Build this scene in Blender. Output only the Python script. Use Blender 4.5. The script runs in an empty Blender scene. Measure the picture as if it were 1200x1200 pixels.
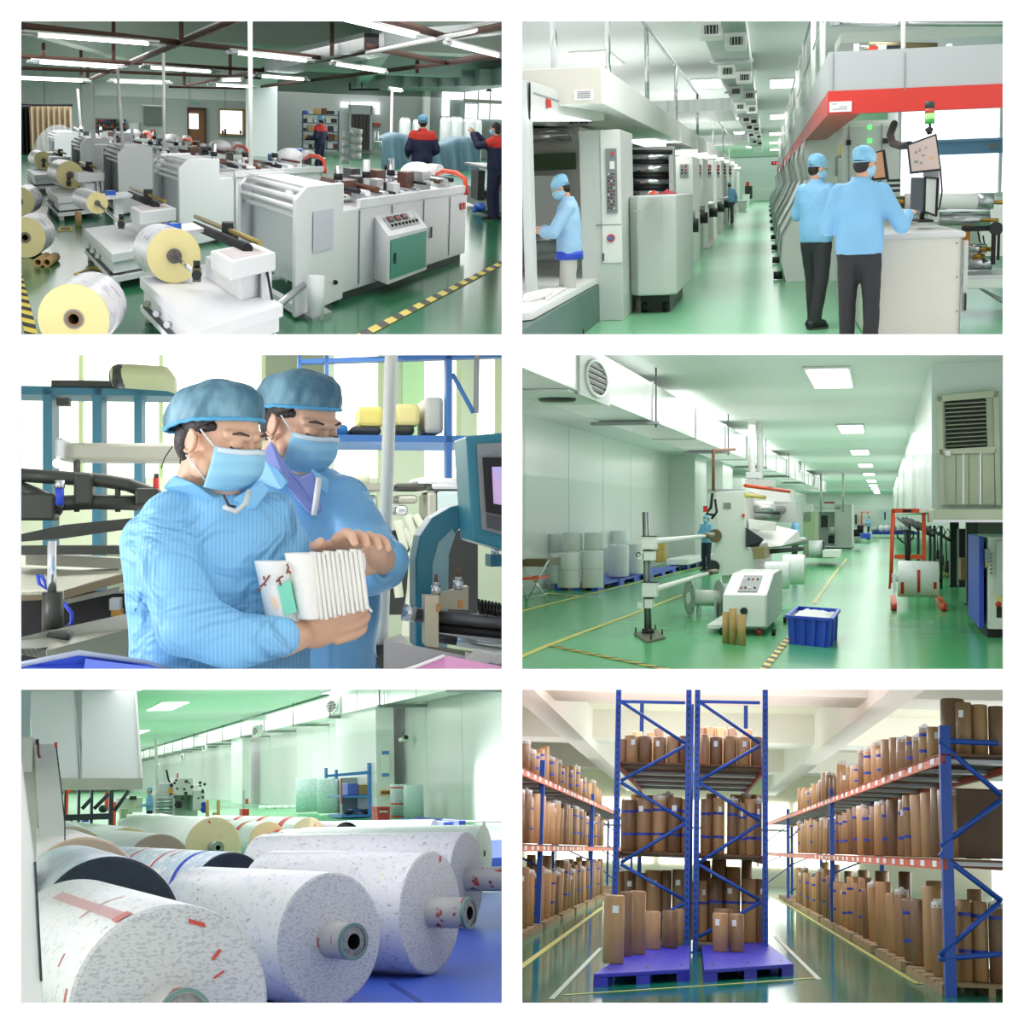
import bpy, bmesh, math, random
from mathutils import Vector, Matrix, noise
PI = math.pi
V = Vector
rnd = random.Random(7)
sc = bpy.context.scene
COL = sc.collection
# ------------------------------------------------------------------ camera, world, exposure
F = 1800.0                                   # focal length in pixels of the 1200 px frame
cam_data = bpy.data.cameras.new('camera'); cam = bpy.data.objects.new('camera', cam_data)
COL.objects.link(cam); sc.camera = cam
cam_data.sensor_width = 36; cam_data.sensor_fit = 'HORIZONTAL'; cam_data.lens = 36 * F / 1200
cam_data.clip_start = .1; cam_data.clip_end = 500
cam.location = (0, 0, 0); cam.rotation_euler = (PI / 2, 0, 0)
world = bpy.data.worlds.new('studio'); sc.world = world; world.use_nodes = True
world.node_tree.nodes['Background'].inputs[0].default_value = (1, 1, 1, 1)
world.node_tree.nodes['Background'].inputs[1].default_value = 1.15
sc.view_settings.view_transform = 'Standard'; sc.view_settings.look = 'None'
sc.view_settings.exposure = 0; sc.view_settings.gamma = 1; sc.view_settings.use_curve_mapping = False

# ------------------------------------------------------------------ rooms: six rigid, right-angled halls behind six openings
class Room:
    """x right, y into the hall, z up, floor at z = 0; eye stands at height H over the floor."""
    def __init__(s, vx, vy, cx, H, col, row):
        d = V((vx - 600, F, 600 - vy))
        dx, dy = vx - 600, 600 - vy
        b = dy / ((cx - 600) / F * dx + F)
        u = V((-b * (cx - 600) / F, -b, 1)).normalized()
        d.normalize(); r = d.cross(u).normalized(); u = r.cross(d)
        s.R = Matrix((r, d, u)).transposed()
        s.M = Matrix.Translation(-H * u) @ s.R.to_4x4()
        s.H = H; s.vy = vy; s.col = col; s.row = row
    def ray(s, px, py): return s.R.transposed() @ V((px - 600, F, 600 - py))
    def fl(s, px, py, z=0.0):
        r = s.ray(px, py); t = (z - s.H) / r.z
        return V((r.x * t, r.y * t, z))
    def at(s, px, py, Y):
        r = s.ray(px, py); t = Y / r.y
        return V((r.x * t, Y, s.H + r.z * t))
    def bx(s, px0, px1, py0, py1, Y0, Y1):          # extents of a box seen as a rectangle at depth Y0
        cy = (py0 + py1) / 2; cx = (px0 + px1) / 2
        return (s.at(px0, cy, Y0).x, s.at(px1, cy, Y0).x, Y0, Y1, s.at(cx, py1, Y0).z, s.at(cx, py0, Y0).z)
    def m(s, Y, px=1.0): return px * Y / F           # metres of so many pixels at depth Y

# ------------------------------------------------------------------ materials
def lin(c):
    if isinstance(c, str): c = tuple(int(c[i:i + 2], 16) / 255 for i in (0, 2, 4))
    return tuple((v / 12.92 if v <= .04045 else ((v + .055) / 1.055) ** 2.4) for v in c) + (1,)
MATS = {}
def mat(name, col, rough=.5, metal=0, bump=0, bscale=30, var=0, vscale=4, col2=None, emit=0, stretch=None, alpha=1, spec=None, coat=0, thr=None):
    """principled material with noise colour variation and noise relief"""
    if name in MATS: return MATS[name]
    m = bpy.data.materials.new(name); MATS[name] = m; m.use_nodes = True
    nt = m.node_tree; N = nt.nodes; L = nt.links; b = N['Principled BSDF']
    c = lin(col); b.inputs['Base Color'].default_value = c; m.diffuse_color = c
    b.inputs['Roughness'].default_value = rough; b.inputs['Metallic'].default_value = metal
    if spec is not None: b.inputs['Specular IOR Level'].default_value = spec
    if coat: b.inputs['Coat Weight'].default_value = coat; b.inputs['Coat Roughness'].default_value = .15
    if emit: b.inputs['Emission Color'].default_value = c; b.inputs['Emission Strength'].default_value = emit
    if alpha < 1: b.inputs['Alpha'].default_value = alpha
    tc = N.new('ShaderNodeTexCoord'); mp = N.new('ShaderNodeMapping'); L.new(tc.outputs['Object'], mp.inputs[0])
    if stretch: mp.inputs['Scale'].default_value = stretch
    if var or col2:
        n = N.new('ShaderNodeTexNoise'); n.inputs['Scale'].default_value = vscale; n.inputs['Detail'].default_value = 5
        L.new(mp.outputs[0], n.inputs['Vector'])
        r = N.new('ShaderNodeValToRGB'); L.new(n.outputs[0], r.inputs[0]); L.new(r.outputs[0], b.inputs['Base Color'])
        c2 = lin(col2) if col2 else tuple(v * (1 - var) for v in c[:3]) + (1,)
        lo, hi = thr if thr else (.35, .65)
        r.color_ramp.elements[0].position = lo; r.color_ramp.elements[1].position = hi
        r.color_ramp.elements[0].color = c2; r.color_ramp.elements[1].color = c
    if bump:
        n2 = N.new('ShaderNodeTexNoise'); n2.inputs['Scale'].default_value = bscale; n2.inputs['Detail'].default_value = 4
        L.new(mp.outputs[0], n2.inputs['Vector'])
        bp = N.new('ShaderNodeBump'); bp.inputs['Strength'].default_value = bump; bp.inputs['Distance'].default_value = .02
        L.new(n2.outputs[0], bp.inputs['Height']); L.new(bp.outputs[0], b.inputs['Normal'])
    return m
def stripe(name, c1, c2, scale, direction='X', rough=.5, thr=.5, soft=.01, rot=None, wave='BANDS', coord='Object', dist=0):
    """two-tone band material (a print, a tape, a woven stripe)"""
    if name in MATS: return MATS[name]
    m = mat(name, c1, rough); nt = m.node_tree; N = nt.nodes; L = nt.links; b = N['Principled BSDF']
    mp = [n for n in N if n.type == 'MAPPING'][0]; tc = [n for n in N if n.type == 'TEX_COORD'][0]
    L.new(tc.outputs[coord], mp.inputs[0])
    if rot: mp.inputs['Rotation'].default_value = rot
    w = N.new('ShaderNodeTexWave'); w.wave_type = wave; w.bands_direction = direction; w.inputs['Scale'].default_value = scale
    w.inputs['Distortion'].default_value = dist
    L.new(mp.outputs[0], w.inputs[0]); r = N.new('ShaderNodeValToRGB'); L.new(w.outputs['Fac'], r.inputs[0]); L.new(r.outputs[0], b.inputs['Base Color'])
    r.color_ramp.elements[0].position = thr - soft; r.color_ramp.elements[1].position = thr + soft
    r.color_ramp.elements[0].color = lin(c1); r.color_ramp.elements[1].color = lin(c2)
    return m
def print_mat(name, base, colors, rough=.35, scale=6, stretch=(1, 1, 1), dens=.62, bands=0):
    """white paper web with scattered coloured print specks"""
    if name in MATS: return MATS[name]
    m = mat(name, base, rough, bump=.05, bscale=12); nt = m.node_tree; N = nt.nodes; L = nt.links; b = N['Principled BSDF']
    tc = [n for n in N if n.type == 'TEX_COORD'][0]
    prev = None
    rgb = N.new('ShaderNodeRGB'); rgb.outputs[0].default_value = lin(base); prev = rgb.outputs[0]
    for i, (c, dn) in enumerate(colors):
        mp = N.new('ShaderNodeMapping'); mp.inputs['Scale'].default_value = stretch; mp.inputs['Location'].default_value = (i * 3.1, i * 1.7, i * 5.3)
        L.new(tc.outputs['Object'], mp.inputs[0])
        n = N.new('ShaderNodeTexNoise'); n.inputs['Scale'].default_value = scale * (1 + .17 * i); n.inputs['Detail'].default_value = 2.5
        L.new(mp.outputs[0], n.inputs['Vector'])
        r = N.new('ShaderNodeValToRGB'); L.new(n.outputs[0], r.inputs[0])
        r.color_ramp.elements[0].position = dn; r.color_ramp.elements[1].position = dn + .04
        r.color_ramp.elements[0].color = (0, 0, 0, 1); r.color_ramp.elements[1].color = (1, 1, 1, 1)
        mx = N.new('ShaderNodeMix'); mx.data_type = 'RGBA'
        L.new(r.outputs[0], mx.inputs[0]); L.new(prev, mx.inputs[6]); mx.inputs[7].default_value = lin(c); prev = mx.outputs[2]
    L.new(prev, b.inputs['Base Color'])
    return m

# ------------------------------------------------------------------ mesh builder
class MB:
    def __init__(s): s.v = []; s.f = []; s.sm = []
    def add(s, vs, fs, smooth=False):
        o = len(s.v); s.v += [V(p) for p in vs]; s.f += [tuple(i + o for i in f) for f in fs]; s.sm += [smooth] * len(fs); return s
    def box(s, x0, x1, y0, y1, z0, z1):
        return s.hexa([(x0, y0, z0), (x1, y0, z0), (x1, y1, z0), (x0, y1, z0), (x0, y0, z1), (x1, y0, z1), (x1, y1, z1), (x0, y1, z1)])
    def hexa(s, p): return s.add(p, [(0, 3, 2, 1), (4, 5, 6, 7), (0, 1, 5, 4), (1, 2, 6, 5), (2, 3, 7, 6), (3, 0, 4, 7)])
    def obox(s, c, ax, ay, az):                       # centre and three half vectors
        c, ax, ay, az = V(c), V(ax), V(ay), V(az)
        return s.hexa([c - ax - ay - az, c + ax - ay - az, c + ax + ay - az, c - ax + ay - az, c - ax - ay + az, c + ax - ay + az, c + ax + ay + az, c - ax + ay + az])
    def quad(s, *p): return s.add(p, [tuple(range(len(p)))])
    def prism(s, pts, vec):
        n = len(pts); vec = V(vec); a = [V(p) for p in pts]
        return s.add(a + [p + vec for p in a], [tuple(range(n))[::-1], tuple(range(n, 2 * n))] + [(i, (i + 1) % n, n + (i + 1) % n, n + i) for i in range(n)])
    def _fr(s, ax):
        ax = V(ax).normalized(); t = V((0, 0, 1)) if abs(ax.z) < .9 else V((1, 0, 0))
        e1 = ax.cross(t).normalized(); return ax, e1, ax.cross(e1).normalized()
    def cyl(s, p0, p1, r0, r1=None, n=16, smooth=True):
        r1 = r0 if r1 is None else r1; p0, p1 = V(p0), V(p1); ax, e1, e2 = s._fr(p1 - p0)
        vs = [p + r * (math.cos(2 * PI * i / n) * e1 + math.sin(2 * PI * i / n) * e2) for p, r in ((p0, r0), (p1, r1)) for i in range(n)]
        s.add(vs, [(i, n + i, n + (i + 1) % n, (i + 1) % n) for i in range(n)], smooth)
        return s.add(vs, [tuple(range(n)), tuple(range(n, 2 * n))[::-1]])
    def lathe(s, p0, ax, prof, n=24, smooth=True):     # prof: (distance along axis, radius)
        p0 = V(p0); ax, e1, e2 = s._fr(ax); k = len(prof)
        vs = [p0 + t * ax + r * (math.cos(2 * PI * i / n) * e1 + math.sin(2 * PI * i / n) * e2) for t, r in prof for i in range(n)]
        return s.add(vs, [(j * n + i, (j + 1) * n + i, (j + 1) * n + (i + 1) % n, j * n + (i + 1) % n) for j in range(k - 1) for i in range(n)], smooth)
    def ring(s, p0, ax, ri, ro, t, n=32):               # a flat washer of thickness t
        return s.lathe(p0, ax, [(0, ri), (0, ro), (t, ro), (t, ri), (0, ri)], n, False)
    def tube(s, path, r, n=8, closed=False):
        path = [V(p) for p in path]; k = len(path); vs = []; pe = None
        rr = r if isinstance(r, (list, tuple)) else [r] * k
        for j, p in enumerate(path):
            a = path[max(j - 1, 0)]; b = path[min(j + 1, k - 1)]
            if closed: a = path[(j - 1) % k]; b = path[(j + 1) % k]
            t = (b - a).normalized()
            if pe is None: _, e1, e2 = s._fr(t)
            else:
                e1 = (pe - t * pe.dot(t)); e1 = e1.normalized() if e1.length > 1e-6 else s._fr(t)[1]; e2 = t.cross(e1)
            pe = e1
            vs += [p + rr[j] * (math.cos(2 * PI * i / n) * e1 + math.sin(2 * PI * i / n) * e2) for i in range(n)]
        kk = k if closed else k - 1
        s.add(vs, [(j * n + i, j * n + (i + 1) % n, ((j + 1) % k) * n + (i + 1) % n, ((j + 1) % k) * n + i) for j in range(kk) for i in range(n)], True)
        if not closed: s.add(vs[:n] + vs[-n:], [tuple(range(n))[::-1], tuple(range(n, 2 * n))])
        return s
    def ell(s, c, r, n=16, m=10, ax=None):
        c = V(c); r = (r, r, r) if not isinstance(r, (tuple, list, Vector)) else r
        A = ax if ax else (V((1, 0, 0)), V((0, 1, 0)), V((0, 0, 1)))
        vs = [c + A[2] * r[2], c - A[2] * r[2]]
        for j in range(1, m):
            th = PI * j / m
            for i in range(n):
                ph = 2 * PI * i / n
                vs.append(c + A[0] * r[0] * math.sin(th) * math.cos(ph) + A[1] * r[1] * math.sin(th) * math.sin(ph) + A[2] * r[2] * math.cos(th))
        fs = [(0, 2 + i, 2 + (i + 1) % n) for i in range(n)] + [(1, 2 + (m - 2) * n + (i + 1) % n, 2 + (m - 2) * n + i) for i in range(n)]
        fs += [(2 + j * n + i, 2 + (j + 1) * n + i, 2 + (j + 1) * n + (i + 1) % n, 2 + j * n + (i + 1) % n) for j in range(m - 2) for i in range(n)]
        return s.add(vs, fs, True)
    def cap(s, p0, p1, r0, r1=None, n=12):              # tapered limb with round ends
        r1 = r0 if r1 is None else r1; p0, p1 = V(p0), V(p1)
        s.ell(p0, r0, n, 8); s.ell(p1, r1, n, 8); return s.cyl(p0, p1, r0, r1, n)
    def chain(s, pts, rs, n=12):
        for a, b, ra, rb in zip(pts, pts[1:], rs, rs[1:]): s.cap(a, b, ra, rb, n)
        return s
    def loft(s, rings, n=20, smooth=True, caps=True):   # rings: (centre, half vector a, half vector b)
        vs = []
        for c, a, b in rings:
            c, a, b = V(c), V(a), V(b)
            vs += [c + a * math.cos(2 * PI * i / n) + b * math.sin(2 * PI * i / n) for i in range(n)]
        k = len(rings)
        s.add(vs, [(j * n + i, j * n + (i + 1) % n, (j + 1) * n + (i + 1) % n, (j + 1) * n + i) for j in range(k - 1) for i in range(n)], smooth)
        if caps: s.add(vs[:n] + vs[-n:], [tuple(range(n))[::-1], tuple(range(n, 2 * n))])
        return s
    def grid(s, fn, nu, nv, smooth=True, flip=False):
        vs = [V(fn(i / nu, j / nv)) for j in range(nv + 1) for i in range(nu + 1)]
        fs = [(j * (nu + 1) + i, j * (nu + 1) + i + 1, (j + 1) * (nu + 1) + i + 1, (j + 1) * (nu + 1) + i) for j in range(nv) for i in range(nu)]
        if flip: fs = [f[::-1] for f in fs]
        return s.add(vs, fs, smooth)
    def xf(s, fn): s.v = [V(fn(p)) for p in s.v]; return s
    def mesh(s, name, off=V((0, 0, 0)), fix=True):
        me = bpy.data.meshes.new(name); me.from_pydata([tuple(p - off) for p in s.v], [], s.f)
        me.polygons.foreach_set('use_smooth', s.sm); me.update()
        if fix:
            b = bmesh.new(); b.from_mesh(me); bmesh.ops.remove_doubles(b, verts=b.verts, dist=1e-5)
            bmesh.ops.recalc_face_normals(b, faces=b.faces); b.to_mesh(me); b.free()
        return me
def B(*a): return MB().box(*(a[0] if len(a) == 1 else a))
PR = lambda *a: MB().prism(*a)
CY = lambda *a, **k: MB().cyl(*a, **k)
LA = lambda *a: MB().lathe(*a)
TU = lambda *a: MB().tube(*a)

ROOM_OF = {}; SKINS = []
class Thing:
    def __init__(s, R, name, label=None, cat=None, group=None, kind=None, solo=False, base=None):
        s.R = R; s.name = name; s.label = label; s.cat = cat; s.group = group; s.kind = kind; s.solo = solo; s.parts = []; s.base = base
    def p(s, name, mb, m, parent=None, label=None, bv=0, sub=0, kind=None, solid=0, voxel=0, smoothit=0, disp=None):
        s.parts.append(dict(n=name, mb=mb, m=m, par=parent, label=label, bv=bv, sub=sub, kind=kind, solid=solid, voxel=voxel, sm=smoothit, disp=disp))
        return len(s.parts) - 1
    def __enter__(s): return s
    def __exit__(s, *a):
        if a[0] is None: s.done()
    def done(s):
        R = s.R
        if s.base is None:
            al = [p for q in s.parts for p in q['mb'].v]
            mn = [min(p[i] for p in al) for i in range(3)]; mx = [max(p[i] for p in al) for i in range(3)]
            s.base = V(((mn[0] + mx[0]) / 2, (mn[1] + mx[1]) / 2, mn[2]))
        base = V(s.base)
        if not s.solo:
            root = bpy.data.objects.new(s.name, None); root.empty_display_size = .1
            COL.objects.link(root); root.matrix_world = R.M @ Matrix.Translation(base); ROOM_OF[root.name] = R
        objs = []
        for q in s.parts:
            me = q['mb'].mesh(q['n'], base, fix=not q['voxel'])
            ms = q['m'] if isinstance(q['m'], (list, tuple)) else [q['m']]
            for m_ in ms: me.materials.append(m_)
            o = bpy.data.objects.new(s.name if s.solo else q['n'], me); COL.objects.link(o)
            if q['voxel']:
                md = o.modifiers.new('skin', 'REMESH'); md.mode = 'VOXEL'; md.voxel_size = q['voxel']; md.use_smooth_shade = True
                if q['sm']: md = o.modifiers.new('soft', 'SMOOTH'); md.factor = .6; md.iterations = q['sm']
                SKINS.append((o, q['disp'], base))
            if q['solid']: md = o.modifiers.new('thick', 'SOLIDIFY'); md.thickness = q['solid']; md.offset = 0
            if q['bv']: md = o.modifiers.new('edge', 'BEVEL'); md.width = q['bv']; md.segments = 2; md.limit_method = 'ANGLE'; md.angle_limit = .7
            if q['sub']: md = o.modifiers.new('round', 'SUBSURF'); md.levels = q['sub']; md.render_levels = q['sub']
            if q['label']: o['label'] = q['label']
            if q['kind']: o['kind'] = q['kind']
            ROOM_OF[o.name] = R; objs.append(o)
            if s.solo and len(objs) == 1: root = o; o.matrix_world = R.M @ Matrix.Translation(base)
            else: o.parent = objs[q['par']] if q['par'] is not None else root
        if s.label: root['label'] = s.label
        if s.cat: root['category'] = s.cat
        if s.group: root['group'] = s.group
        if s.kind: root['kind'] = s.kind
        s.root = root; s.objs = objs
        return root
def solo(R, name, mb, m, label, cat, group=None, **k):
    t = Thing(R, name, label, cat, group, solo=True); t.p(name, mb, m, **k); t.done(); return t
def struct(R, name, mb, m, **k):
    t = Thing(R, name, kind='structure', solo=True); t.p(name, mb, m, **k); t.done(); return t
def dup(t, R, delta, label=None, group=None):
    def cp(o, par):
        c = o.copy(); COL.objects.link(c); ROOM_OF[c.name] = R
        if par: c.parent = par; c.matrix_parent_inverse = o.matrix_parent_inverse
        for ch in kids.get(o.name, []): cp(ch, c)
        return c
    kids = {}
    for o in t.objs:
        if o.parent: kids.setdefault(o.parent.name, []).append(o)
    c = cp(t.root, None); c.matrix_world = R.M @ Matrix.Translation(V(t.base) + V(delta))
    if label: c['label'] = label
    if group: c['group'] = group
    return c
# ------------------------------------------------------------------ the six halls
ORD = ['first', 'second', 'third', 'fourth', 'fifth', 'sixth', 'seventh', 'eighth', 'ninth', 'tenth', 'eleventh', 'twelfth', 'thirteenth', 'fourteenth', 'fifteenth', 'sixteenth', 'seventeenth', 'eighteenth', 'nineteenth', 'twentieth'] + ['twenty-%s' % w for w in ('first', 'second', 'third', 'fourth', 'fifth', 'sixth', 'seventh', 'eighth', 'ninth')]
R1 = Room(306, 138, 306, 1.60, 0, 0)
R2 = Room(899, 216, 894, 1.46, 1, 0)
R3 = Room(306, 600, 306, 3.00, 0, 1)
R4 = Room(1036, 604, 894, 1.65, 1, 1)
R5 = Room(0, 918, 306, 2.04, 0, 2)
R6 = Room(818, 996, 894, 1.60, 1, 2)
class Flat(Room):
    def __init__(s): s.R = Matrix.Identity(3); s.M = Matrix.Identity(4); s.H = 0; s.col = s.row = None
W0 = Flat()
BD = 6.4                                             # the white board stands here, with the six openings in it
m_board = mat('white_board_paint', 'ffffff', .9, bump=.02, bscale=60)
def board():
    k = BD / F; X = lambda p: (p - 600) * k; Z = lambda p: (600 - p) * k
    xs = [X(-500), X(24), X(588), X(612), X(1176), X(1700)]; zs = [Z(1700), Z(1176), Z(808), Z(784), Z(416), Z(392), Z(24), Z(-500)]
    mb = MB()
    for i in range(5):
        for j in range(7):
            if i in (1, 3) and j in (1, 3, 5): continue
            mb.quad((xs[i], BD, zs[j]), (xs[i + 1], BD, zs[j]), (xs[i + 1], BD, zs[j + 1]), (xs[i], BD, zs[j + 1]))
    struct(W0, 'wall_front', mb, m_board, solid=.02)
    # partitions between neighbouring halls, running back from the board
    e = 1.012; L = 26
    t = MB(); a = 6 * k
    def fin(mb, pts, n, t0): mb.prism([V(p) - V(n) * t0 for p in pts], V(n) * 2 * t0)
    y0, y1 = BD + .03, BD * L
    g = lambda px, py, y: V(((px - 600) / F * y, y, (600 - py) / F * y))
    m = MB(); fin(m, [g(600, -100, y0), g(600, 1300, y0), g(600, 1300, y1), g(600, -100, y1)], (1, 0, 0), .015); struct(W0, 'wall_partition_middle', m, m_board)
    for nm, py in (('upper', 404), ('lower', 796)):
        m = MB(); n = V((0, -(600 - py) / F, 1)).normalized()
        fin(m, [g(-100, py, y0), g(1300, py, y0), g(1300, py, y1), g(-100, py, y1)], n, .015); struct(W0, 'wall_partition_' + nm, m, m_board)
board()

# ------------------------------------------------------------------ hall lighting: ceiling lamps (down), unseen fill lamps added to light the ceilings (up), window light
def lamp(R, x, y, z, sx, sy, power, rot=None, col=(1, .955, .975)):
    if R.row: z = min(z, R.H + (R.vy - (404, 404, 796)[R.row]) / F * y - .2)      # stay inside the hall, below its partition
    l = bpy.data.lights.new('hall_or_fill_lamp', 'AREA'); l.shape = 'RECTANGLE'; l.size = sx; l.size_y = sy; l.energy = power; l.color = col
    o = bpy.data.objects.new('hall_or_fill_lamp', l); COL.objects.link(o); o.matrix_world = R.M @ Matrix.Translation((x, y, z)) @ (rot.to_4x4() if rot else Matrix.Identity(4))
UP = Matrix.Rotation(PI, 3, 'X')
for R, z, zu, dn, up in (
    (R1, 2.98, 2.3, ((0, 14, 60), (1, 21, 160), (2, 30, 190), (-5, 42, 460), (6, 46, 460), (-6, 62, 900), (4, 60, 900), (12, 66, 900), (5, 76, 500)), ((-2, 24, 70), (4, 24, 70), (-6, 40, 260), (6, 40, 240), (-4, 60, 420), (12, 60, 420))),
    (R2, 4.08, 2.9, ((0, 15.5, 105), (0, 19, 170), (0, 30, 150), (0, 46, 350), (0, 70, 700), (0, 105, 1200), (0, 140, 1300)), ((-3.5, 22, 60), (0, 26, 30), (-3.5, 40, 110), (1, 40, 80), (0, 65, 220), (0, 100, 400), (0, 140, 400))),
    (R4, 3.63, 2.5, ((-1, 16, 40), (-2.2, 20, 100), (-2.2, 30, 190), (-2.2, 44, 320), (-2.2, 64, 500), (-2.2, 95, 900), (-2.2, 130, 1000)), ((-.4, 22, 55), (-5.5, 26, 60), (-.4, 34, 120), (-5.5, 40, 120), (-2, 50, 220), (-2, 75, 400), (-2, 110, 600))),
    (R5, 6.0, 4.0, ((6, 38, 300), (8, 62, 1100), (13, 90, 2200), (14, 130, 3200), (15, 180, 4500), (16, 250, 7000)), ((8, 40, 220), (11, 62, 450), (13, 90, 500), (14, 130, 900), (15, 180, 1600), (16, 250, 2500))),
    (R6, 4.25, 3.9, ((0, 18, 50), (0, 21, 120), (0, 30, 420), (0, 44, 550), (0, 62, 800)), ((-1, 24, 150), (2.2, 24, 150), (0, 36, 330), (-6, 40, 330), (6, 40, 330), (0, 55, 500)))):
    for x, y, p in dn: lamp(R, x, y, z, y * .12, y * .28, p)
    for x, y, p in up: lamp(R, x, y, zu, 2 + y * .08, y * .5, p * .55, UP)  # added up-facing fill lamps, out of sight, to brighten the ceilings
aim = lambda v: V((0, 0, -1)).rotation_difference(V(v)).to_matrix()
for a in ((1.5, 10.5, 3, 2, 2, 12), (3, 13.5, 3, 3, 2.5, 30), (2.5, 18, 4, 4, 4, 75), (4, 28, 5, 4, 6, 160)): lamp(R5, *a)  # added fill lamps, hung low to brighten the near jumbo rolls
lamp(R3, -3.6, 7.6, 3.5, 1.6, 1.6, 85, aim((.85, .05, -.25))); lamp(R3, .2, 13.5, 4.2, 3, 5, 110); lamp(R3, -1, 24, 5.2, 6, 8, 300)
for x in (-9, 9): lamp(R6, x, 45, 3, 3, 30, 900, aim((-x, 0, -1)))
# ------------------------------------------------------------------ people
m_skin = mat('skin', 'd9a98c', .5, var=.06, vscale=20)
m_hair = mat('black_hair', '1c1715', .5, bump=.4, bscale=60)
m_coat = mat('sky_blue_work_coat', '83bfe6', .55, bump=1, bscale=5, var=.1, vscale=3)
m_navy = mat('navy_work_jacket', '1d2246', .7, bump=.3, bscale=8)
m_redyoke = mat('red_cloth', 'd5352b', .7, bump=.2, bscale=8)
m_blackt = mat('charcoal_trousers', '2b2d30', .75, bump=.4, bscale=8)
m_greyt = mat('pale_grey_trousers', 'c2c3bb', .75, bump=.3, bscale=8)
m_shoe = mat('black_shoe', '17181b', .5)
m_mask = mat('pale_blue_mask', '9dd3ea', .6)
m_net = mat('blue_hair_net', '6fb4d8', .6, bump=.9, bscale=22, col2='a8d8ee', vscale=9)
m_white_sole = mat('grey_sole', '55585c', .6)
def person(R, foot, h, rot, label, lh=(-.25, .1, .85), rh=(.25, .1, .85), le=(-.27, -.03, 1.1), re=(.27, -.03, 1.1), head=(0, .02, 1.575), hturn=0, hdown=0,
           lf=(-.1, 0), rf=(.1, 0), lk=None, rk=None, coat=None, tr=None, net='net', yoke=False, vest=None, cat='person', group=None, mask=True, sleeve=1.0, lean=0, vox=.014, cuts=None, stripes=None):
    coat = coat or m_coat; tr = tr or m_blackt; k = h / 1.7; c_, s_ = math.cos(rot), math.sin(rot); foot = V(foot)
    def W(p):
        p = V(p); p.y += lean * max(0, p.z - .95)
        return foot + V((p.x * c_ - p.y * s_, p.x * s_ + p.y * c_, p.z)) * k
    with Thing(R, 'person', label, cat, group, base=foot) as T:
        sk = MB(); hc = V(head); f = V((math.sin(-hturn) , math.cos(hturn), 0)); f = (f * math.cos(hdown) + V((0, 0, -math.sin(hdown)))).normalized(); rt = f.cross(V((0, 0, 1))).normalized(); up = rt.cross(f)
        H = lambda a, b, c: hc + rt * a + f * b + up * c
        sk.ell(hc + up * .03, (.075, .09, .095), 20, 14, (rt, f, up)); sk.ell(H(0, .03, -.045), (.056, .062, .072), 16, 10, (rt, f, up))
        sk.cap(H(0, .088, .015), H(0, .108, -.018), .009, .013, 8)                         # nose
        sk.cap(H(-.03, .083, -.052) - rt * -.008, H(.022, .083, -.052), .009, .009, 8)        # lips
        for q in (-1, 1): sk.ell(H(q * .078, -.005, 0), (.012, .02, .032), 10, 8, (rt, f, up)); sk.ell(H(q * .03, .075, .022), (.018, .012, .012), 8, 6, (rt, f, up))
        sk.cap((hc.x * .5, -.01, 1.38), hc + up * -.05 - f * .01, .055, .052)
        sk.ell((0, 0, 1.22), (.12, .08, .2), 14, 10); sk.ell((0, 0, .98), (.13, .09, .13), 14, 10)
        for q, e, w_, ft in ((-1, le, lh, lf), (1, re, rh, rf)):
            sh = V((q * .17, 0, 1.38)); e = V(e); w_ = V(w_)
            sk.chain([sh, e, w_], [.045, .038, .026]); d = (w_ - e).normalized()
            px = V((0, 0, 1)).cross(d); px = px.normalized() if px.length > .3 else V((1, 0, 0)).cross(d).normalized(); up2 = d.cross(px)
            cur = -up2 if abs(d.z) < .7 else V((0, 1, 0))
            sk.ell(w_ + d * .055, (.036, .05, .016), 12, 8, (px, d, up2))
            for i, (o_, L_) in enumerate(((-.027, .062), (-.009, .072), (.009, .068), (.027, .052))):
                b0 = w_ + d * .09 + px * o_; b1 = b0 + d * L_ * .5 + cur * L_ * .2; b2 = b1 + d * L_ * .25 + cur * L_ * .45
                sk.chain([b0, b1, b2], [.0095, .009, .008], 8)
            tb = w_ + d * .035 - px * q * .03; sk.chain([tb, tb + d * .035 - px * q * .022, tb + d * .06 - px * q * .02 + cur * .01], [.012, .01, .009], 8)
            kn = V((ft[0] * .98, ft[1] * .5 + .03, .49)); sk.chain([(q * .085, 0, .92), kn, (ft[0], ft[1], .09)], [.075, .05, .035])
        sk.xf(W); T.p('body', sk, m_skin, voxel=.0085 * k, smoothit=1)
        # jacket
        j = MB(); hz = .86
        j.loft([((0, 0, hz), (.185, 0, 0), (0, .135, 0)), ((0, -.005, .95), (.195, 0, 0), (0, .14, 0)), ((0, 0, 1.1), (.19, 0, 0), (0, .135, 0)), ((0, 0, 1.25), (.2, 0, 0), (0, .135, 0)), ((0, 0, 1.36), (.195, 0, 0), (0, .115, 0)), ((0, -.005, 1.43), (.12, 0, 0), (0, .085, 0)), ((0, -.005, 1.455), (.07, 0, 0), (0, .065, 0))], 24)
        for q, e, w_ in ((-1, le, lh), (1, re, rh)):
            e = V(e); w_ = V(w_); w2 = e.lerp(w_, .96 * sleeve); j.chain([(q * .165, 0, 1.36), e, w2], [.078, .068, .052 if sleeve > .9 else .06], 14)
            j.cyl(w2, w2 + (w_ - e).normalized() * .02, .05, .046, 12)
        j.xf(W)
        fold = lambda p: .007 * noise.noise(p * 9) + .004 * noise.noise(p * 21)
        body = T.p('jacket', j, coat, voxel=vox * k, smoothit=2, disp=fold)
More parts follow.
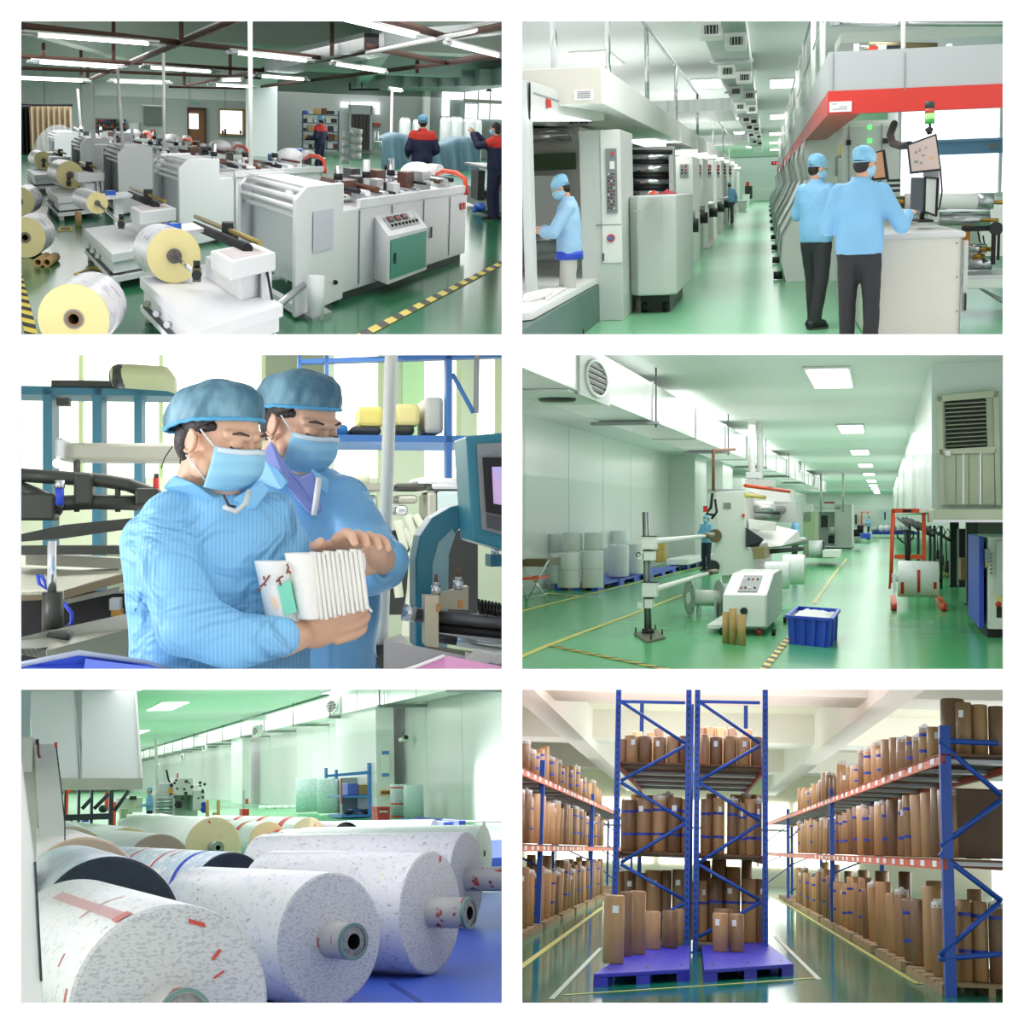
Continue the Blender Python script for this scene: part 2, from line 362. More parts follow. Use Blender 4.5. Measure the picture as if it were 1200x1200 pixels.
        if yoke:
            y = MB(); y.loft([((0, 0, 1.27), (.205, 0, 0), (0, .142, 0)), ((0, 0, 1.37), (.2, 0, 0), (0, .125, 0)), ((0, 0, 1.425), (.125, 0, 0), (0, .095, 0)), ((0, 0, 1.46), (.075, 0, 0), (0, .07, 0))], 24)
            for q, e in ((-1, le), (1, re)): j2 = V((q * .165, 0, 1.36)); y.cap(j2, j2.lerp(V(e), .22), .083, .081, 14)
            y.xf(W); T.p('yoke', y, m_redyoke, voxel=.012 * k, smoothit=1, label='red shoulder yoke')
        cl = MB(); cl.loft([((0, .0, 1.43), (.085, 0, 0), (0, .078, 0)), ((0, .005, 1.475), (.068, 0, 0), (0, .066, 0))], 20, caps=False); cl.xf(W); T.p('collar', cl, coat if not yoke else m_redyoke, solid=.008)
        if vest: v = MB(); v.loft([((0, 0, .81), (.188, 0, 0), (0, .155, 0)), ((0, 0, .9), (.185, 0, 0), (0, .15, 0))], 24); v.xf(W); T.p('shirt_hem', v, vest, label='royal blue shirt hem under the coat')
        # trousers
        t = MB(); t.ell((0, 0, .9), (.155, .112, .14), 20, 12)
        for q, ft in ((-1, lf), (1, rf)):
            kn = V((ft[0] * .98, ft[1] * .5 + .03, .49)); t.chain([(q * .085, 0, .86), kn, (ft[0], ft[1] - .005, .1)], [.098, .073, .062], 14); t.cyl((ft[0], ft[1] - .005, .1), (ft[0], ft[1] - .005, .055), .062, .066, 14)
        t.xf(W); T.p('trousers', t, tr, voxel=.014 * k, smoothit=2, disp=lambda p: .005 * noise.noise(p * 12))
        for q, ft in ((-1, lf), (1, rf)):
            s2 = MB(); s2.loft([((ft[0], ft[1] - .1, .03), (.03, 0, 0), (0, 0, .03)), ((ft[0], ft[1] - .07, .045), (.04, 0, 0), (0, 0, .045)), ((ft[0], ft[1], .055), (.042, 0, 0), (0, 0, .055)), ((ft[0], ft[1] + .08, .04), (.05, 0, 0), (0, 0, .04)), ((ft[0], ft[1] + .15, .03), (.042, 0, 0), (0, 0, .03)), ((ft[0], ft[1] + .18, .022), (.018, 0, 0), (0, 0, .015))], 16)
            s2.xf(W); sh_ = T.p('shoe', s2, m_shoe)
            so = MB(); so.loft([((ft[0], ft[1] + .04, 0), (.05, 0, 0), (0, .145, 0)), ((ft[0], ft[1] + .04, .018), (.05, 0, 0), (0, .145, 0))], 18); so.xf(W); T.p('sole', so, m_white_sole, parent=sh_)
        # hair, eyes, mask, net
        hr = MB(); hr.ell(H(0, -.012, .045), (.081, .092, .09), 20, 12, (rt, f, up)); hr.ell(H(0, -.045, -.01), (.07, .055, .07), 16, 10, (rt, f, up)); hr.xf(W); T.p('hair', hr, m_hair)
        ey = MB()
        for q in (-1, 1): ey.ell(H(q * .03, .0855, .018), (.012, .005, .005), 8, 6, (rt, f, up)); ey.cap(H(q * .045, .078, .043), H(q * .018, .086, .045), .0035, .0035, 6)
        ey.xf(W); T.p('eyes', ey, m_hair, label='dark eyes and brows')
        if mask:
            mk = MB(); mk.loft([(H(0, .02, .008), rt * .06, f * .08), (H(0, .03, -.02), rt * .068, f * .088), (H(0, .03, -.06), rt * .066, f * .078), (H(0, .025, -.1), rt * .045, f * .055)], 24); mk.xf(W); mp = T.p('mask', mk, m_mask)
            st = MB()
            for q in (-1, 1): st.tube([H(q * .062, .03, 0), H(q * .08, -.005, .02)], .002, 6); st.tube([H(q * .062, .03, -.06), H(q * .08, -.005, -.02)], .002, 6)
            st.xf(W); T.p('strap', st, mat('white_elastic', 'f0f2f0', .6), parent=mp)
        if net:
            nt_ = MB(); nt_.loft([(H(0, -.005, .04) - f * .005 + up * (-.02), rt * .084, f * .096), (H(0, -.012, .055), rt * .092, f * .104), (H(0, -.02, .09), rt * .09, f * .1), (H(0, -.025, .125), rt * .066, f * .075), (H(0, -.025, .146), rt * .025, f * .03)], 28); nt_.xf(W); n0 = T.p('hair_net', nt_, m_net)
            el = MB(); el.tube([H(.086 * math.cos(a), -.008 + .099 * math.sin(a), .022 + .018 * math.sin(a)) for a in [2 * PI * i / 24 for i in range(24)]], .005, 6, True); el.xf(W); T.p('elastic_band', el, m_net, parent=n0)
    return T
# ================================================================== hall 1: bag-making hall
m_fl1 = mat('deep_green_floor', '2f7d55', .16, var=.25, vscale=.35, spec=.15)
m_wh1 = mat('white_machine_paint', 'f1f3f5', .4, var=.03, vscale=1.2)
m_wall1 = mat('pale_tile_wall', 'c3cdc9', .3, var=.05, vscale=.4)
m_conc = mat('painted_concrete', 'b5bdb6', .7, var=.08, vscale=.3)
m_rust = mat('rust_brown_tray', '5d4034', .7, var=.2, vscale=6)
m_galv = mat('galvanised_sheet', '9fa9a6', .35, .6, var=.15, vscale=.8)
m_tube = mat('lit_tube', 'ffffff', .5, emit=6)
m_film_y = mat('cream_yellow_film', 'f4e7a4', .35, var=.05, vscale=3, coat=.3)
m_film_w = print_mat('printed_white_film', 'eeeef2', [('c9b9cf', .6), ('b9c4d8', .62)], .25, 8, (1, 1, 1))
m_gear = mat('greasy_core', '77706c', .5, .4, var=.4, vscale=30)
m_tealdoor = mat('teal_door_paint', '2f9f88', .4)
m_brownm = mat('brown_machine_block', '6a4030', .5)
m_bluetape = mat('blue_tape_roll', '2a62c4', .4)
m_tarp = mat('slate_blue_tarpaulin', '5f7f8e', .6, bump=.3, bscale=3)
m_sack = mat('silver_wrap', 'cfd6d4', .25, .3, bump=.3, bscale=8)
A1 = V((.358, 1, 0)); B1 = V((-.185, 1, 0))
def room1():
    R = R1; CZ = 4.1; YW = 74
    struct(R, 'floor', B(-18, 26, 10.5, 96, -.05, 0), m_fl1)
    struct(R, 'ceiling', B(-20, 26, 14, 98, CZ, CZ + .2), m_conc)
    # walls
    xe = R.at(322, 150, YW).x
    t = Thing(R, 'wall_back', kind='structure'); t.p('wall_sheet', B(-16, xe, YW + .05, YW + .3, 0, CZ), m_wall1); x = -16
    while x < xe - 1.5: t.p('wall_panel', B(x, min(x + 1.55, xe), YW, YW + .05, 0, CZ), m_wall1); x += 1.6
    t.done()
    struct(R, 'trim_23', B(R.at(288, 150, YW - 6).x, R.at(325, 150, YW - 6).x, YW - 6, YW, 0, CZ), mat('white_column', 'dfe5e8', .3))
    Y2 = 84
    struct(R, 'wall_rear', B(xe - 1, R.at(457, 150, Y2).x, Y2, Y2 + .3, 0, CZ), m_wall1)
    struct(R, 'wall_right', B(R.at(457, 150, Y2).x, R.at(640, 150, Y2).x, Y2 - 2, Y2 - 1.7, 0, CZ), mat('grey_green_wall', '9daaa4', .5, var=.06, vscale=.5))
    # door, windows
    t = Thing(R, 'door_1', kind='structure'); bx = R.bx
    t.p('door_leaf', B(bx(221, 240, 129, 171, YW - .2, YW)), mat('brown_wood_door', '8a5a35', .5, var=.15, vscale=3)); t.p('door_glass', B(bx(221.5, 232.5, 133, 151, YW - .24, YW - .2)), m_winglow)
    for a, b, c, d in ((219.5, 221.5, 127, 171), (239.5, 241.5, 127, 171), (219.5, 241.5, 126, 129)): t.p('door_frame', B(bx(a, b, c, d, YW - .3, YW)), m_rust)
    t.done()
    t = Thing(R, 'window_6', kind='structure'); t.p('pane', B(bx(258, 286, 130, 157, YW - .15, YW - .1)), m_winglow)
    for a, b, c, d in ((256.5, 258, 128, 159), (284, 287, 128, 159), (256.5, 287, 127.5, 129.5), (256.5, 287, 157, 159)): t.p('window_frame', B(bx(a, b, c, d, YW - .3, YW)), mat('ochre_frame', 'a98d54', .5))
    for px, h in ((261, 4), (264, 6), (282, 4)): t.p('bottle', CY(R.at(px, 157, YW - .4), R.at(px, 157 - h, YW - .4), .05, n=8), m_brownm)
    t.done()
    t = Thing(R, 'door_2', kind='structure'); t.p('dark_opening', B(bx(411, 435, 134, 175, Y2 - .3, Y2)), m_dark)
    for a, b, c, d in ((409, 411.5, 125, 176), (433.5, 436, 125, 176), (408, 437, 123, 134)): t.p('door_frame', B(bx(a, b, c, d, Y2 - .5, Y2)), m_galv)
    for j in range(5): t.p('strip_curtain', B(bx(412 + j * 4.4, 415.8 + j * 4.4, 134, 175, Y2 - .4, Y2 - .35)), mat('smoked_strip', '2a2622', .3))
    t.done()
    t = Thing(R, 'window_7', kind='structure')
    for a, b in ((399, 409), (411, 420), (421, 430), (431, 439)): t.p('pane', B(bx(a, b, 119.5, 126, Y2 - .2, Y2 - .1)), m_winglow)
    t.p('pane', B(bx(440, 445, 120, 134, Y2 - .2, Y2 - .1)), m_winglow); t.done()
    Yw2 = Y2 - 2.2
    t = Thing(R, 'window_8', kind='structure'); t.p('pane', B(bx(528, 600, 99, 118, Yw2, Yw2 + .05)), m_winglow); t.p('pane', B(bx(518, 527, 105, 136, Yw2, Yw2 + .05)), m_winglow)
    t.p('pane', B(bx(545, 560, 122, 140, Yw2, Yw2 + .05)), m_winglow); t.p('pane', B(bx(561, 600, 122, 140, Yw2, Yw2 + .05)), m_winglow); t.p('sill_wall', B(bx(543, 600, 117, 121, Yw2 - .2, Yw2)), m_cream1())
    for px in (544, 560, 574): t.p('mullion', B(bx(px, px + 1, 99, 140, Yw2 - .1, Yw2)), m_galv)
    t.done()
    struct(R, 'trim_24', B(bx(497, 504, 102, 160, Yw2 - 1, Yw2)), white)
    # roof beams (across) and haunches
    for i, (Y, z, w) in enumerate(((20.5, 3.6, 1.0), (29, 3.5, 1.5), (42, 3.45, 2), (60, 3.4, 2))): struct(R, 'trim_%d' % (25 + i), B(-20, 26, Y, Y + w, z, CZ), m_conc)
    for i, x in enumerate((-7, 1.5, 11)): struct(R, 'trim_%d' % (29 + i), PR([V((x, 15, 3.35)), V((x + .5, 15, 3.35)), V((x + .5 + 4, 96, 3.35)), V((x + 4, 96, 3.35))], (0, 0, CZ - 3.35)), m_conc)
    # ducts
    with Thing(R, 'air_duct', 'big galvanised duct with dark open end under the ceiling, bag hall', 'duct') as T:
        zt = 3.25; a, b_, c_, d_ = R.at(310, 64, 40), R.at(427, 38, 27), R.at(427, 57, 27), R.at(310, 84, 40)
        T.p('side_sheet', PR([a, b_, c_, d_], (.6, 2, 0)), m_galv); T.p('open_end', B(bx(427, 444, 39, 58, 26.9, 27.1)), m_dark)
        for j in range(8): u = j / 8; p, q = a.lerp(b_, u), d_.lerp(c_, u); T.p('seam', PR([p, p + V((.03, 0, 0)), q + V((.03, 0, 0)), q], (0, -.04, 0)), m_alu)
    with Thing(R, 'air_duct', 'long galvanised duct above the bright window, right end', 'duct') as T:
        for j in range(7): T.p('duct_section', B(bx(452 + j * 22, 473 + j * 22, 84 - j * .7, 103 - j * .5, 66 - j * 1.5, 72)), m_galv, bv=.02)
    with Thing(R, 'air_duct', 'second galvanised duct high across the ceiling, right side', 'duct') as T:
        T.p('duct_body', PR([R.at(450, 36, 24), R.at(600, 24, 20), R.at(600, 36, 20), R.at(450, 54, 24)], (0, 1, 0)), m_galv); T.p('white_pipe', CY(R.at(430, 62, 24), R.at(600, 27, 19.5), .03), white)
    with Thing(R, 'wire_guard', 'thin black pipe rack hanging on the rear wall', 'pipe') as T: T.p('pipe', TU([R.at(410, 106, 70), R.at(410, 97, 70), R.at(410, 105, 70), R.at(445, 105, 70), R.at(445, 95, 70)], .05, 6), m_dark); T.p('rod', CY(R.at(424, 105, 70), R.at(424, 96, 70), .03), m_dark)
    # tube lamps
    tubes = [((44, 41), (173, 51)), ((46, 73), (137, 79)), ((24, 92), (97, 95)), ((20, 103), (84, 105)), ((176, 79), (246, 84)), ((135, 95.5), (193, 97.5)), ((125, 106), (174, 107.5)), ((208, 109.5), (251, 111)), ((253, 99.5), (291, 101.5)), ((278, 62), (358, 71)), ((403, 22), (485, 42)), ((393, 75), (449, 84)), ((528, 51), (583, 65)), ((306, 89), (355, 93)), ((458, 105), (469, 106.5)), ((262, 94), (283, 93.5))]
    wh = ['largest, upper left', 'second down at the left', 'third down at the left edge', 'fourth down at the left edge', 'left of the tall middle post, upper', 'left of the tall middle post, lower', 'low, above the grey wall board', 'just above the brown door', 'above the small window', 'beside the near white post, upper middle', 'top middle, cut by the ceiling edge', 'middle right, over the dark doorway', 'upper right', 'middle, left of the duct', 'tiny one before the rear wall', 'tiny one above the window']
    for i, (a, b) in enumerate(tubes):
        z = 2.6; p, q = R.fl(*a, z), R.fl(*b, z); r = .018 + .0004 * p.y; d = (q - p).normalized()
        with Thing(R, 'tube_light', 'lit white tube lamp hanging in the bag hall, ' + wh[i], 'lamp', 'tube lamps of the bag hall') as T:
            T.p('tube', CY(p, q, r, n=10), m_tube); T.p('housing', CY(p - d * .2 + V((0, 0, r * 1.5)), q + d * .2 + V((0, 0, r * 1.5)), r * .8, n=8), white)
            for e in (p - d * .15, q + d * .15): T.p('end_cap', CY(e - d * .15, e + d * .15, r * 1.1, n=8), m_alu)
    # cable trays: perforated brown rails
    trays = [((20, 34.2), (376, 70)), ((20, 68.5), (306, 84)), ((306, 84), (370, 97)), ((20, 81.5), (306, 93)), ((20, 99), (306, 105.5)), ((94, 99.5), (290, 22)), ((217, 101.5), (306, 85)), ((306, 85), (600, 33)), ((428, 58), (526, 77)), ((436, 23), (526, 48)), ((306, 103), (600, 67)), ((526, 77), (600, 62))]
    for i, (a, b) in enumerate(trays):
        z = 2.75; p, q = R.fl(*a, z), R.fl(*b, z); L = (q - p).length; d = (q - p) / L; s = V((-d.y, d.x, 0)); w = .014 + .0004 * (p.y + q.y) / 2
        with Thing(R, 'cable_tray', 'rust-brown hanging cable rail under the ceiling, %s of twelve counted from the upper left' % ORD1[i], 'cable tray', 'brown cable rails') as T:
            T.p('rail', PR([p - s * w, q - s * w, q + s * w, p + s * w], (0, 0, .05)), m_rust); T.p('side_lip', PR([p - s * w, q - s * w, q - s * w + V((0, 0, .08)), p - s * w + V((0, 0, .11))], s * .015), m_rust)
            if i in (0, 5, 7):
                h = MB(); n = 60
                for k in range(n): c = p + d * L * (k + .5) / n; h.obox(c + V((0, 0, -.002)), d * L / n * .22, s * w * .5, V((0, 0, .002)))
                T.p('slots', h, m_dark, kind='stuff')
        if i in (5, 7): pp = CY(p + V((0, 0, .15)) + s * .1, q + V((0, 0, .15)) + s * .1, .03, n=8); solo(R, 'white_conduit', pp, white, 'white conduit along the brown rail, %s' % ('upper left' if i == 5 else 'right half'), 'pipe', 'white conduits')
    for i, (px, y0, y1) in enumerate(((133, 20, 72), (212.5, 18, 48), (103, 52, 96), (269.6, 31, 90), (389, 20, 66), (95, 52, 88), (216, 60, 100), (489, 67, 86), (51, 50, 70))):
        Y = 1.6 * F / (138 - y1) if y1 < 90 else 60; Y = R.fl(px, min(y1, 100), 2.75).y
        solo(R, 'hanger_rod', CY(R.at(px, y0, Y), R.at(px, y1, Y), .022 + .0006 * Y, n=8), m_rust, 'brown drop rod holding the cable rails, %s of nine' % ORD1[i], 'rod', 'brown drop rods')
    posts = [((293, 20), (294, 198), 5.2, 15.5), ((191.5, 62), (192, 180), 3.4, 24), ((137.5, 80), (144, 176), 3.4, 26), ((109, 96), (110.5, 168), 3, 34), ((91, 104), (95, 152), 2.6, 44)]
    for i, (a, b, w, Y) in enumerate(posts):
        with Thing(R, 'white_post', 'white cable post rising from a machine to the rails, %s from the viewer' % ORD1[i], 'post', 'white cable posts') as T:
            T.p('post', CY(R.at(b[0], b[1], Y), R.at(a[0], a[1], Y), w / 2 * Y / F, n=12), white); T.p('post_foot', CY(R.at(b[0], b[1], Y), R.at(b[0], b[1] - 3, Y), w * Y / F, n=12), m_wh1)
    # ---------------- machines
    def P(O, u, v, z): return O + A1 * u + B1 * v + V((0, 0, z))
    def slab(mb, O, u0, u1, v0, v1, z0, z1): return mb.prism([P(O, u0, v0, z0), P(O, u1, v0, z0), P(O, u1, v1, z0), P(O, u0, v1, z0)], (0, 0, z1 - z0))
    def machine(O, lb, detail=2, ln=6.2):
        rd = random.Random(int(O.y * 7))
        with Thing(R, 'bag_machine', lb, 'machine', 'row of bag-making machines', base=O) as T:
            # hood
            for v in (0, 2.55): T.p('hood_side', PR([P(O, 0, v, 0.02), P(O, 0, v, .97), P(O, .28, v, 1.07), P(O, 1.25, v, 1.07), P(O, 1.25, v, .05)], B1 * .12), m_wh1, bv=.008)
            T.p('hood_front', slab(MB(), O, .3, .34, .12, 2.55, .22, .92), mat('clear_guard_sheet', 'dfe4e8', .15)); T.p('hood_crossbar', slab(MB(), O, .05, .2, .1, 2.55, .03, .1), m_wh1); T.p('hood_roof', slab(MB(), O, .45, 1.2, .12, 2.55, 1.03, 1.05), m_wh1)
            for (u, z) in ((.04, .9), (.1, .97), (.22, 1.03), (.12, .82)): T.p('guide_roller', CY(P(O, u, .1, z), P(O, u, 2.55, z), .022, n=12), m_wroll1())
            if detail > 1:
                T.p('paper_notice', PR([P(O, .42, -.012, .52), P(O, .95, -.012, .52), P(O, .95, -.012, .86), P(O, .42, -.012, .86)], -B1 * .01), mat('notice_sheet', 'd9dae8', .4), label='pale notice sheet')
                T.p('jack_foot', CY(P(O, .35, -.25, 0), P(O, .35, -.25, .36), .07, n=14), m_wh1); T.p('jack_plate', slab(MB(), O, .2, .7, -.35, 0, 0, .04), m_alu)
                T.p('push_bar', CY(P(O, -.5, -.1, .18), P(O, .2, .0, .27), .03), m_alu)
                c = P(O, 1.02, -.02, .22); T.p('cap_bolt', CY(c, c - B1 * .02, .022, n=10), m_black)
            # body
            T.p('body', slab(MB(), O, 1.25, ln, .1, 2.6, .08, .82), m_wh1, bv=.01); T.p('plinth', slab(MB(), O, 1.3, ln - .1, .2, 2.5, 0, .08), m_dark)
            T.p('deck_rail', slab(MB(), O, 1.8, ln, .05, .2, .82, .9), m_wh1); T.p('deck_rail', slab(MB(), O, 1.8, ln, 2.4, 2.6, .82, .9), m_wh1)
            for u in (1.8, 2.9, 4.15, 5.35): T.p('door_seam', PR([P(O, u, .09, .12), P(O, u + .03, .09, .12), P(O, u + .03, .09, .8), P(O, u, .09, .8)], -B1 * .008), m_mgrey)
            T.p('door_handle', PR([P(O, 4.45, .07, .38), P(O, 4.5, .07, .38), P(O, 4.5, .07, .5), P(O, 4.45, .07, .5)], -B1 * .03), m_black)
            n = 14 if detail > 1 else 9
            for j in range(n):
                u = 1.5 + (ln - 1.9) * j / n; z = .9 + rd.uniform(0, .08); r = rd.uniform(.018, .045)
                T.p('deck_roller', CY(P(O, u, .15, z), P(O, u, 2.5, z), r * .75, n=10), [m_steel, m_dark, m_wh1, m_brownm][j % 4])
            for j in range(16 if detail > 1 else 8):
                u = rd.uniform(1.5, ln - .3); v = rd.uniform(.2, 2.2); h = rd.uniform(.05, .2); w = rd.uniform(.08, .25)
                T.p('deck_block', slab(MB(), O, u, u + w * 1.6, v, v + w * 2, .88, .88 + h), [m_brownm, m_wh1, m_dark, m_alu][j % 4])
            for j in range(5 if detail > 1 else 3):
                u = 1.7 + j * .9; v = rd.uniform(.3, 2.0); q = P(O, u, v, .95); T.p('cylinder', CY(q, q + V((0, 0, rd.uniform(.12, .3))), .035, n=12), m_wh1 if j % 2 else m_steel); T.p('black_cap', CY(q + V((0, 0, .1)), q + V((0, 0, .16)), .045, n=12), m_black)
            T.p('red_hose', TU([P(O, ln - .3, 1.2, .98), P(O, ln - .3, .8, 1.05), P(O, ln - .15, .4, 1.04), P(O, ln - .1, .1, .98), P(O, ln - .1, .02, .8)], .03, 8), mat('orange_red_hose', 'e4502f', .4))
            T.p('motor_hood', MB().ell(P(O, ln - .9, 1.4, 1.02), (.22, .4, .13)), m_wh1); T.p('end_reel', CY(P(O, ln - .1, 1.6, 1.0), P(O, ln + .1, 1.3, 1.0), .11, n=20), m_wroll1()); T.p('reel_shaft', CY(P(O, ln, 1.4, 1.0), P(O, ln + .5, .8, .98), .02), m_steel)
            T.p('switch', PR([P(O, ln - .32, .08, .62), P(O, ln - .22, .08, .62), P(O, ln - .22, .08, .7), P(O, ln - .32, .08, .7)], -B1 * .03), m_red); T.p('switch', PR([P(O, ln - .18, .08, .62), P(O, ln - .08, .08, .62), P(O, ln - .08, .08, .7), P(O, ln - .18, .08, .7)], -B1 * .03), m_red)
            # control box
            bx0 = MB(); bx0.hexa([P(O, 2.3, -.42, .12), P(O, 3.75, -.42, .14), P(O, 3.75, .1, .14), P(O, 2.3, .1, .12), P(O, 2.3, -.42, .57), P(O, 3.75, -.42, .57), P(O, 3.75, .1, .72), P(O, 2.3, .1, .72)]); cb = T.p('control_box', bx0, m_wh1)
            T.p('teal_door', PR([P(O, 2.38, -.425, .16), P(O, 3.7, -.425, .17), P(O, 3.7, -.425, .54), P(O, 2.38, -.425, .53)], -B1 * .012), m_tealdoor, parent=cb, label='teal door')
            T.p('door_lock', PR([P(O, 2.5, -.44, .3), P(O, 2.56, -.44, .3), P(O, 2.56, -.44, .4), P(O, 2.5, -.44, .4)], -B1 * .02), m_dark, parent=cb)
            sl = lambda u, w: P(O, u, -.42 + .5 * w, .574 + .145 * w)
            T.p('switch_plate', PR([sl(2.5, .25), sl(3.6, .25), sl(3.6, .85), sl(2.5, .85)], (0, 0, .006)), mat('grey_plate', 'b4b5b4', .4), parent=cb)
            if detail > 1:
                for j in range(4): T.p('red_meter', PR([sl(2.6 + j * .25, .55), sl(2.78 + j * .25, .55), sl(2.78 + j * .25, .8), sl(2.6 + j * .25, .8)], (0, 0, .02)), m_dark if j != 3 else m_paper, parent=cb); T.p('led', PR([sl(2.64 + j * .25, .62), sl(2.74 + j * .25, .62), sl(2.74 + j * .25, .72), sl(2.64 + j * .25, .72)], (0, 0, .024)), m_red if j != 3 else m_paper, parent=cb)
                for j in range(8): q = sl(2.6 + j * .13, .36); T.p('knob', CY(q, q + V((0, 0, .03)), .014, n=8), m_black, parent=cb)
        return T
    O1 = V((.275, 12.7, 0)); machine(O1, 'nearest white bag machine with teal control door', 2, 6.2)
    offs = [(-1.25, 6.6), (-2.5, 12.8), (-3.8, 19.5), (-5.3, 27.5)]
    for i, o in enumerate(offs): machine(O1 + V((o[0], o[1], 0)), ['second bag machine from the viewer, hood beside the middle post', 'third bag machine from the viewer, behind the second hood', 'fourth bag machine from the viewer, small white hood at the left', 'farthest bag machine in the row'][i], 1, 5.6)
    # unwind stands with film rolls
    def froll(O, R0, L, lb, grp='cream-faced film rolls', yaw=-.18, base=None, core=True, pitch=0):
        d = V((math.sin(yaw), math.cos(yaw), pitch)).normalized(); c = V(O)
        with Thing(R, 'film_roll', lb, 'film roll', grp, base=base or c - V((0, 0, R0))) as T:
            T.p('film_web', LA(c, d, [(.004, R0), (L, R0)], 48), m_film_w); T.p('end_face', LA(c, d, [(0, R0 * .2), (0, R0 * .985), (.006, R0)], 48, False), m_film_y, label='cream yellow end face'); T.p('rear_face', LA(c, d, [(L, R0), (L, R0 * .2)], 48, False), m_film_y)
            cr = T.p('core', LA(c - d * .01, d, [(L * .9, R0 * .15), (0, R0 * .15), (0, R0 * .23), (.012, R0 * .23)], 28, False), mat('cardboard_core', '8c7257', .7)); T.p('core_ring', LA(c - d * .008, d, [(0, R0 * .23), (0, R0 * .28)], 28, False), m_mgrey, parent=cr)
        return T
    def stand(S, lb, rr, with_box=True, rlb=''):
        with Thing(R, 'unwind_stand', lb, 'machine', 'unwind stands on casters', base=V((S.x, S.y, 0))) as T:
            T.p('deck_plate', slab(MB(), S, 0, 1.45, 0, 3.1, .26, .35), m_wh1, bv=.01); T.p('skirt', slab(MB(), S, .04, 1.4, .05, 3.0, .16, .26), m_wh1); T.p('dark_slot', slab(MB(), S, -.005, .3, .2, 2.9, .13, .16), m_dark); T.p('base_frame', slab(MB(), S, 0, 1.4, 0, 3.1, .08, .13), m_wh1)
            for u, v in ((.1, .1), (.1, 2.9), (1.3, .1), (1.3, 2.9)): q = P(S, u, v, .04); T.p('caster', CY(q - V((.03, 0, 0)), q + V((.03, 0, 0)), .045, n=14), m_lgrey); T.p('caster_bracket', CY(q, q + V((0, 0, .06)), .02, n=6), m_dark)
            for j in range(3): q = P(S, .0, 1.4 + j * .6, .2); T.p('bolt', CY(q, q - A1 * .03, .025, n=8), m_alu)
            # upper tray and control box
            T.p('small_tray', slab(MB(), S, .4, 1.2, 2.7, 3.4, .66, .69), m_wh1); T.p('tray_leg', slab(MB(), S, .7, .9, 2.9, 3.1, .35, .66), m_wh1); T.p('side_column', slab(MB(), S, .95, 1.4, .6, 2.2, .35, .52), m_wh1, bv=.01)
            cb = T.p('control_box', slab(MB(), S, .7, 1.55, .45, 1.3, .53, .66), m_wh1, bv=.01); T.p('plate', slab(MB(), S, .8, 1.4, .55, 1.15, .66, .664), mat('pale_pink_plate', 'd9cfcb', .4), parent=cb); T.p('box_leg', slab(MB(), S, 1.3, 1.5, .5, 1.0, .05, .53), m_wh1)
            T.p('black_roller', CY(P(S, 1.18, 3.4, .66), P(S, 1.18, .8, .68), .038, n=16), m_black)
            a, b = P(S, 1.27, 3.6, .72), P(S, 1.36, .67, .72); T.p('brass_bar', CY(a, b, .02, n=12), mat('brass_bar', 'a5935c', .35, .6)); c = a.lerp(b, .55); T.p('bar_block', MB().obox(c, (.045, 0, 0), (0, .1, 0), (0, 0, .06)), m_dark)
            q = P(S, .56, 1.6, .47); T.p('chuck', MB().obox(q, (.03, 0, 0), (0, .05, 0), (0, 0, .05)), m_brown); T.p('chuck_knob', CY(q + V((.0, 0, .05)), q + V((0, 0, .1)), .025, n=12), m_dark); T.p('chuck_hub', CY(q + V((0, -.06, 0)), q + V((0, .05, 0)), .035, n=16), m_dark)
            yy = P(S, .34, 2.3, 0).y; f0 = R.at(rr[0], rr[1], yy); rr = rr[2] * yy / F; T.p('shaft', CY(f0, q, .018, n=12), m_steel); T.p('gear_core', CY(f0 + B1 * .02, f0 - B1 * .05, rr * .25, n=20), m_gear)
            T.p('cable', TU([P(S, 1.4, .5, .54), P(S, 1.4, .3, .35), P(S, 1.3, .1, .12), P(S, 1.0, -.2, .04)], .01, 6), m_black)
        t = froll(f0, rr, .5 if yy < 13 else .9, rlb, yaw=-.28)
        q = P(S, .62, 3.0, .69)
        with Thing(R, 'tape_roll', 'blue tape roll on the tray of the %s' % lb.split(' with')[0].split(' carrying')[0], 'tape', 'blue tape rolls') as T2:
            T2.p('tape', MB().ring(q, V((0, 0, 1)), .035, .06, .05, 20), m_bluetape); T2.p('core', MB().ring(q, V((0, 0, 1)), .03, .035, .05, 20), m_paper)
    S1 = V((-.367, 9.3, 0)); S1 = V((R.fl(233, 387, .35).x, R.fl(233, 387, .35).y, 0))
    stand(S1, 'nearest unwind stand carrying a big film roll', (204, 300, 31), rlb='big film roll mounted on the nearest unwind stand')
    c = R.fl(131, 297, .35); stand(V((c.x, c.y, 0)), 'second unwind stand from the viewer', (114, 238, 12), rlb='small film roll on the second unwind stand')
    c = R.fl(68, 232, .35); stand(V((c.x, c.y, 0)), 'third unwind stand from the viewer', (82, 205, 15), rlb='film roll on the third unwind stand')
    c = R.fl(40, 205, .35); stand(V((c.x, c.y, 0)), 'farthest unwind stand, behind the third', (51, 188, 10), rlb='distant film roll on the farthest unwind stand')
    for i, (cx, cy, r, L) in enumerate(((96, 368, 40, .85), (46, 278, 22.5, .8), (41, 239, 16.5, .9), (29, 208, 9, .7))):
        Y = 1.6 * F / (cy + r - 138); k = Y / F; froll(V(((cx - 306) * k, Y, r * k)), r * k, L, ['largest film roll on the floor at the bottom left', 'second film roll on the floor from the front', 'third film roll on the floor from the front', 'farthest small film roll on the floor at the left edge'][i], 'cream-faced film rolls on the floor', yaw=.05 if i == 0 else .0)
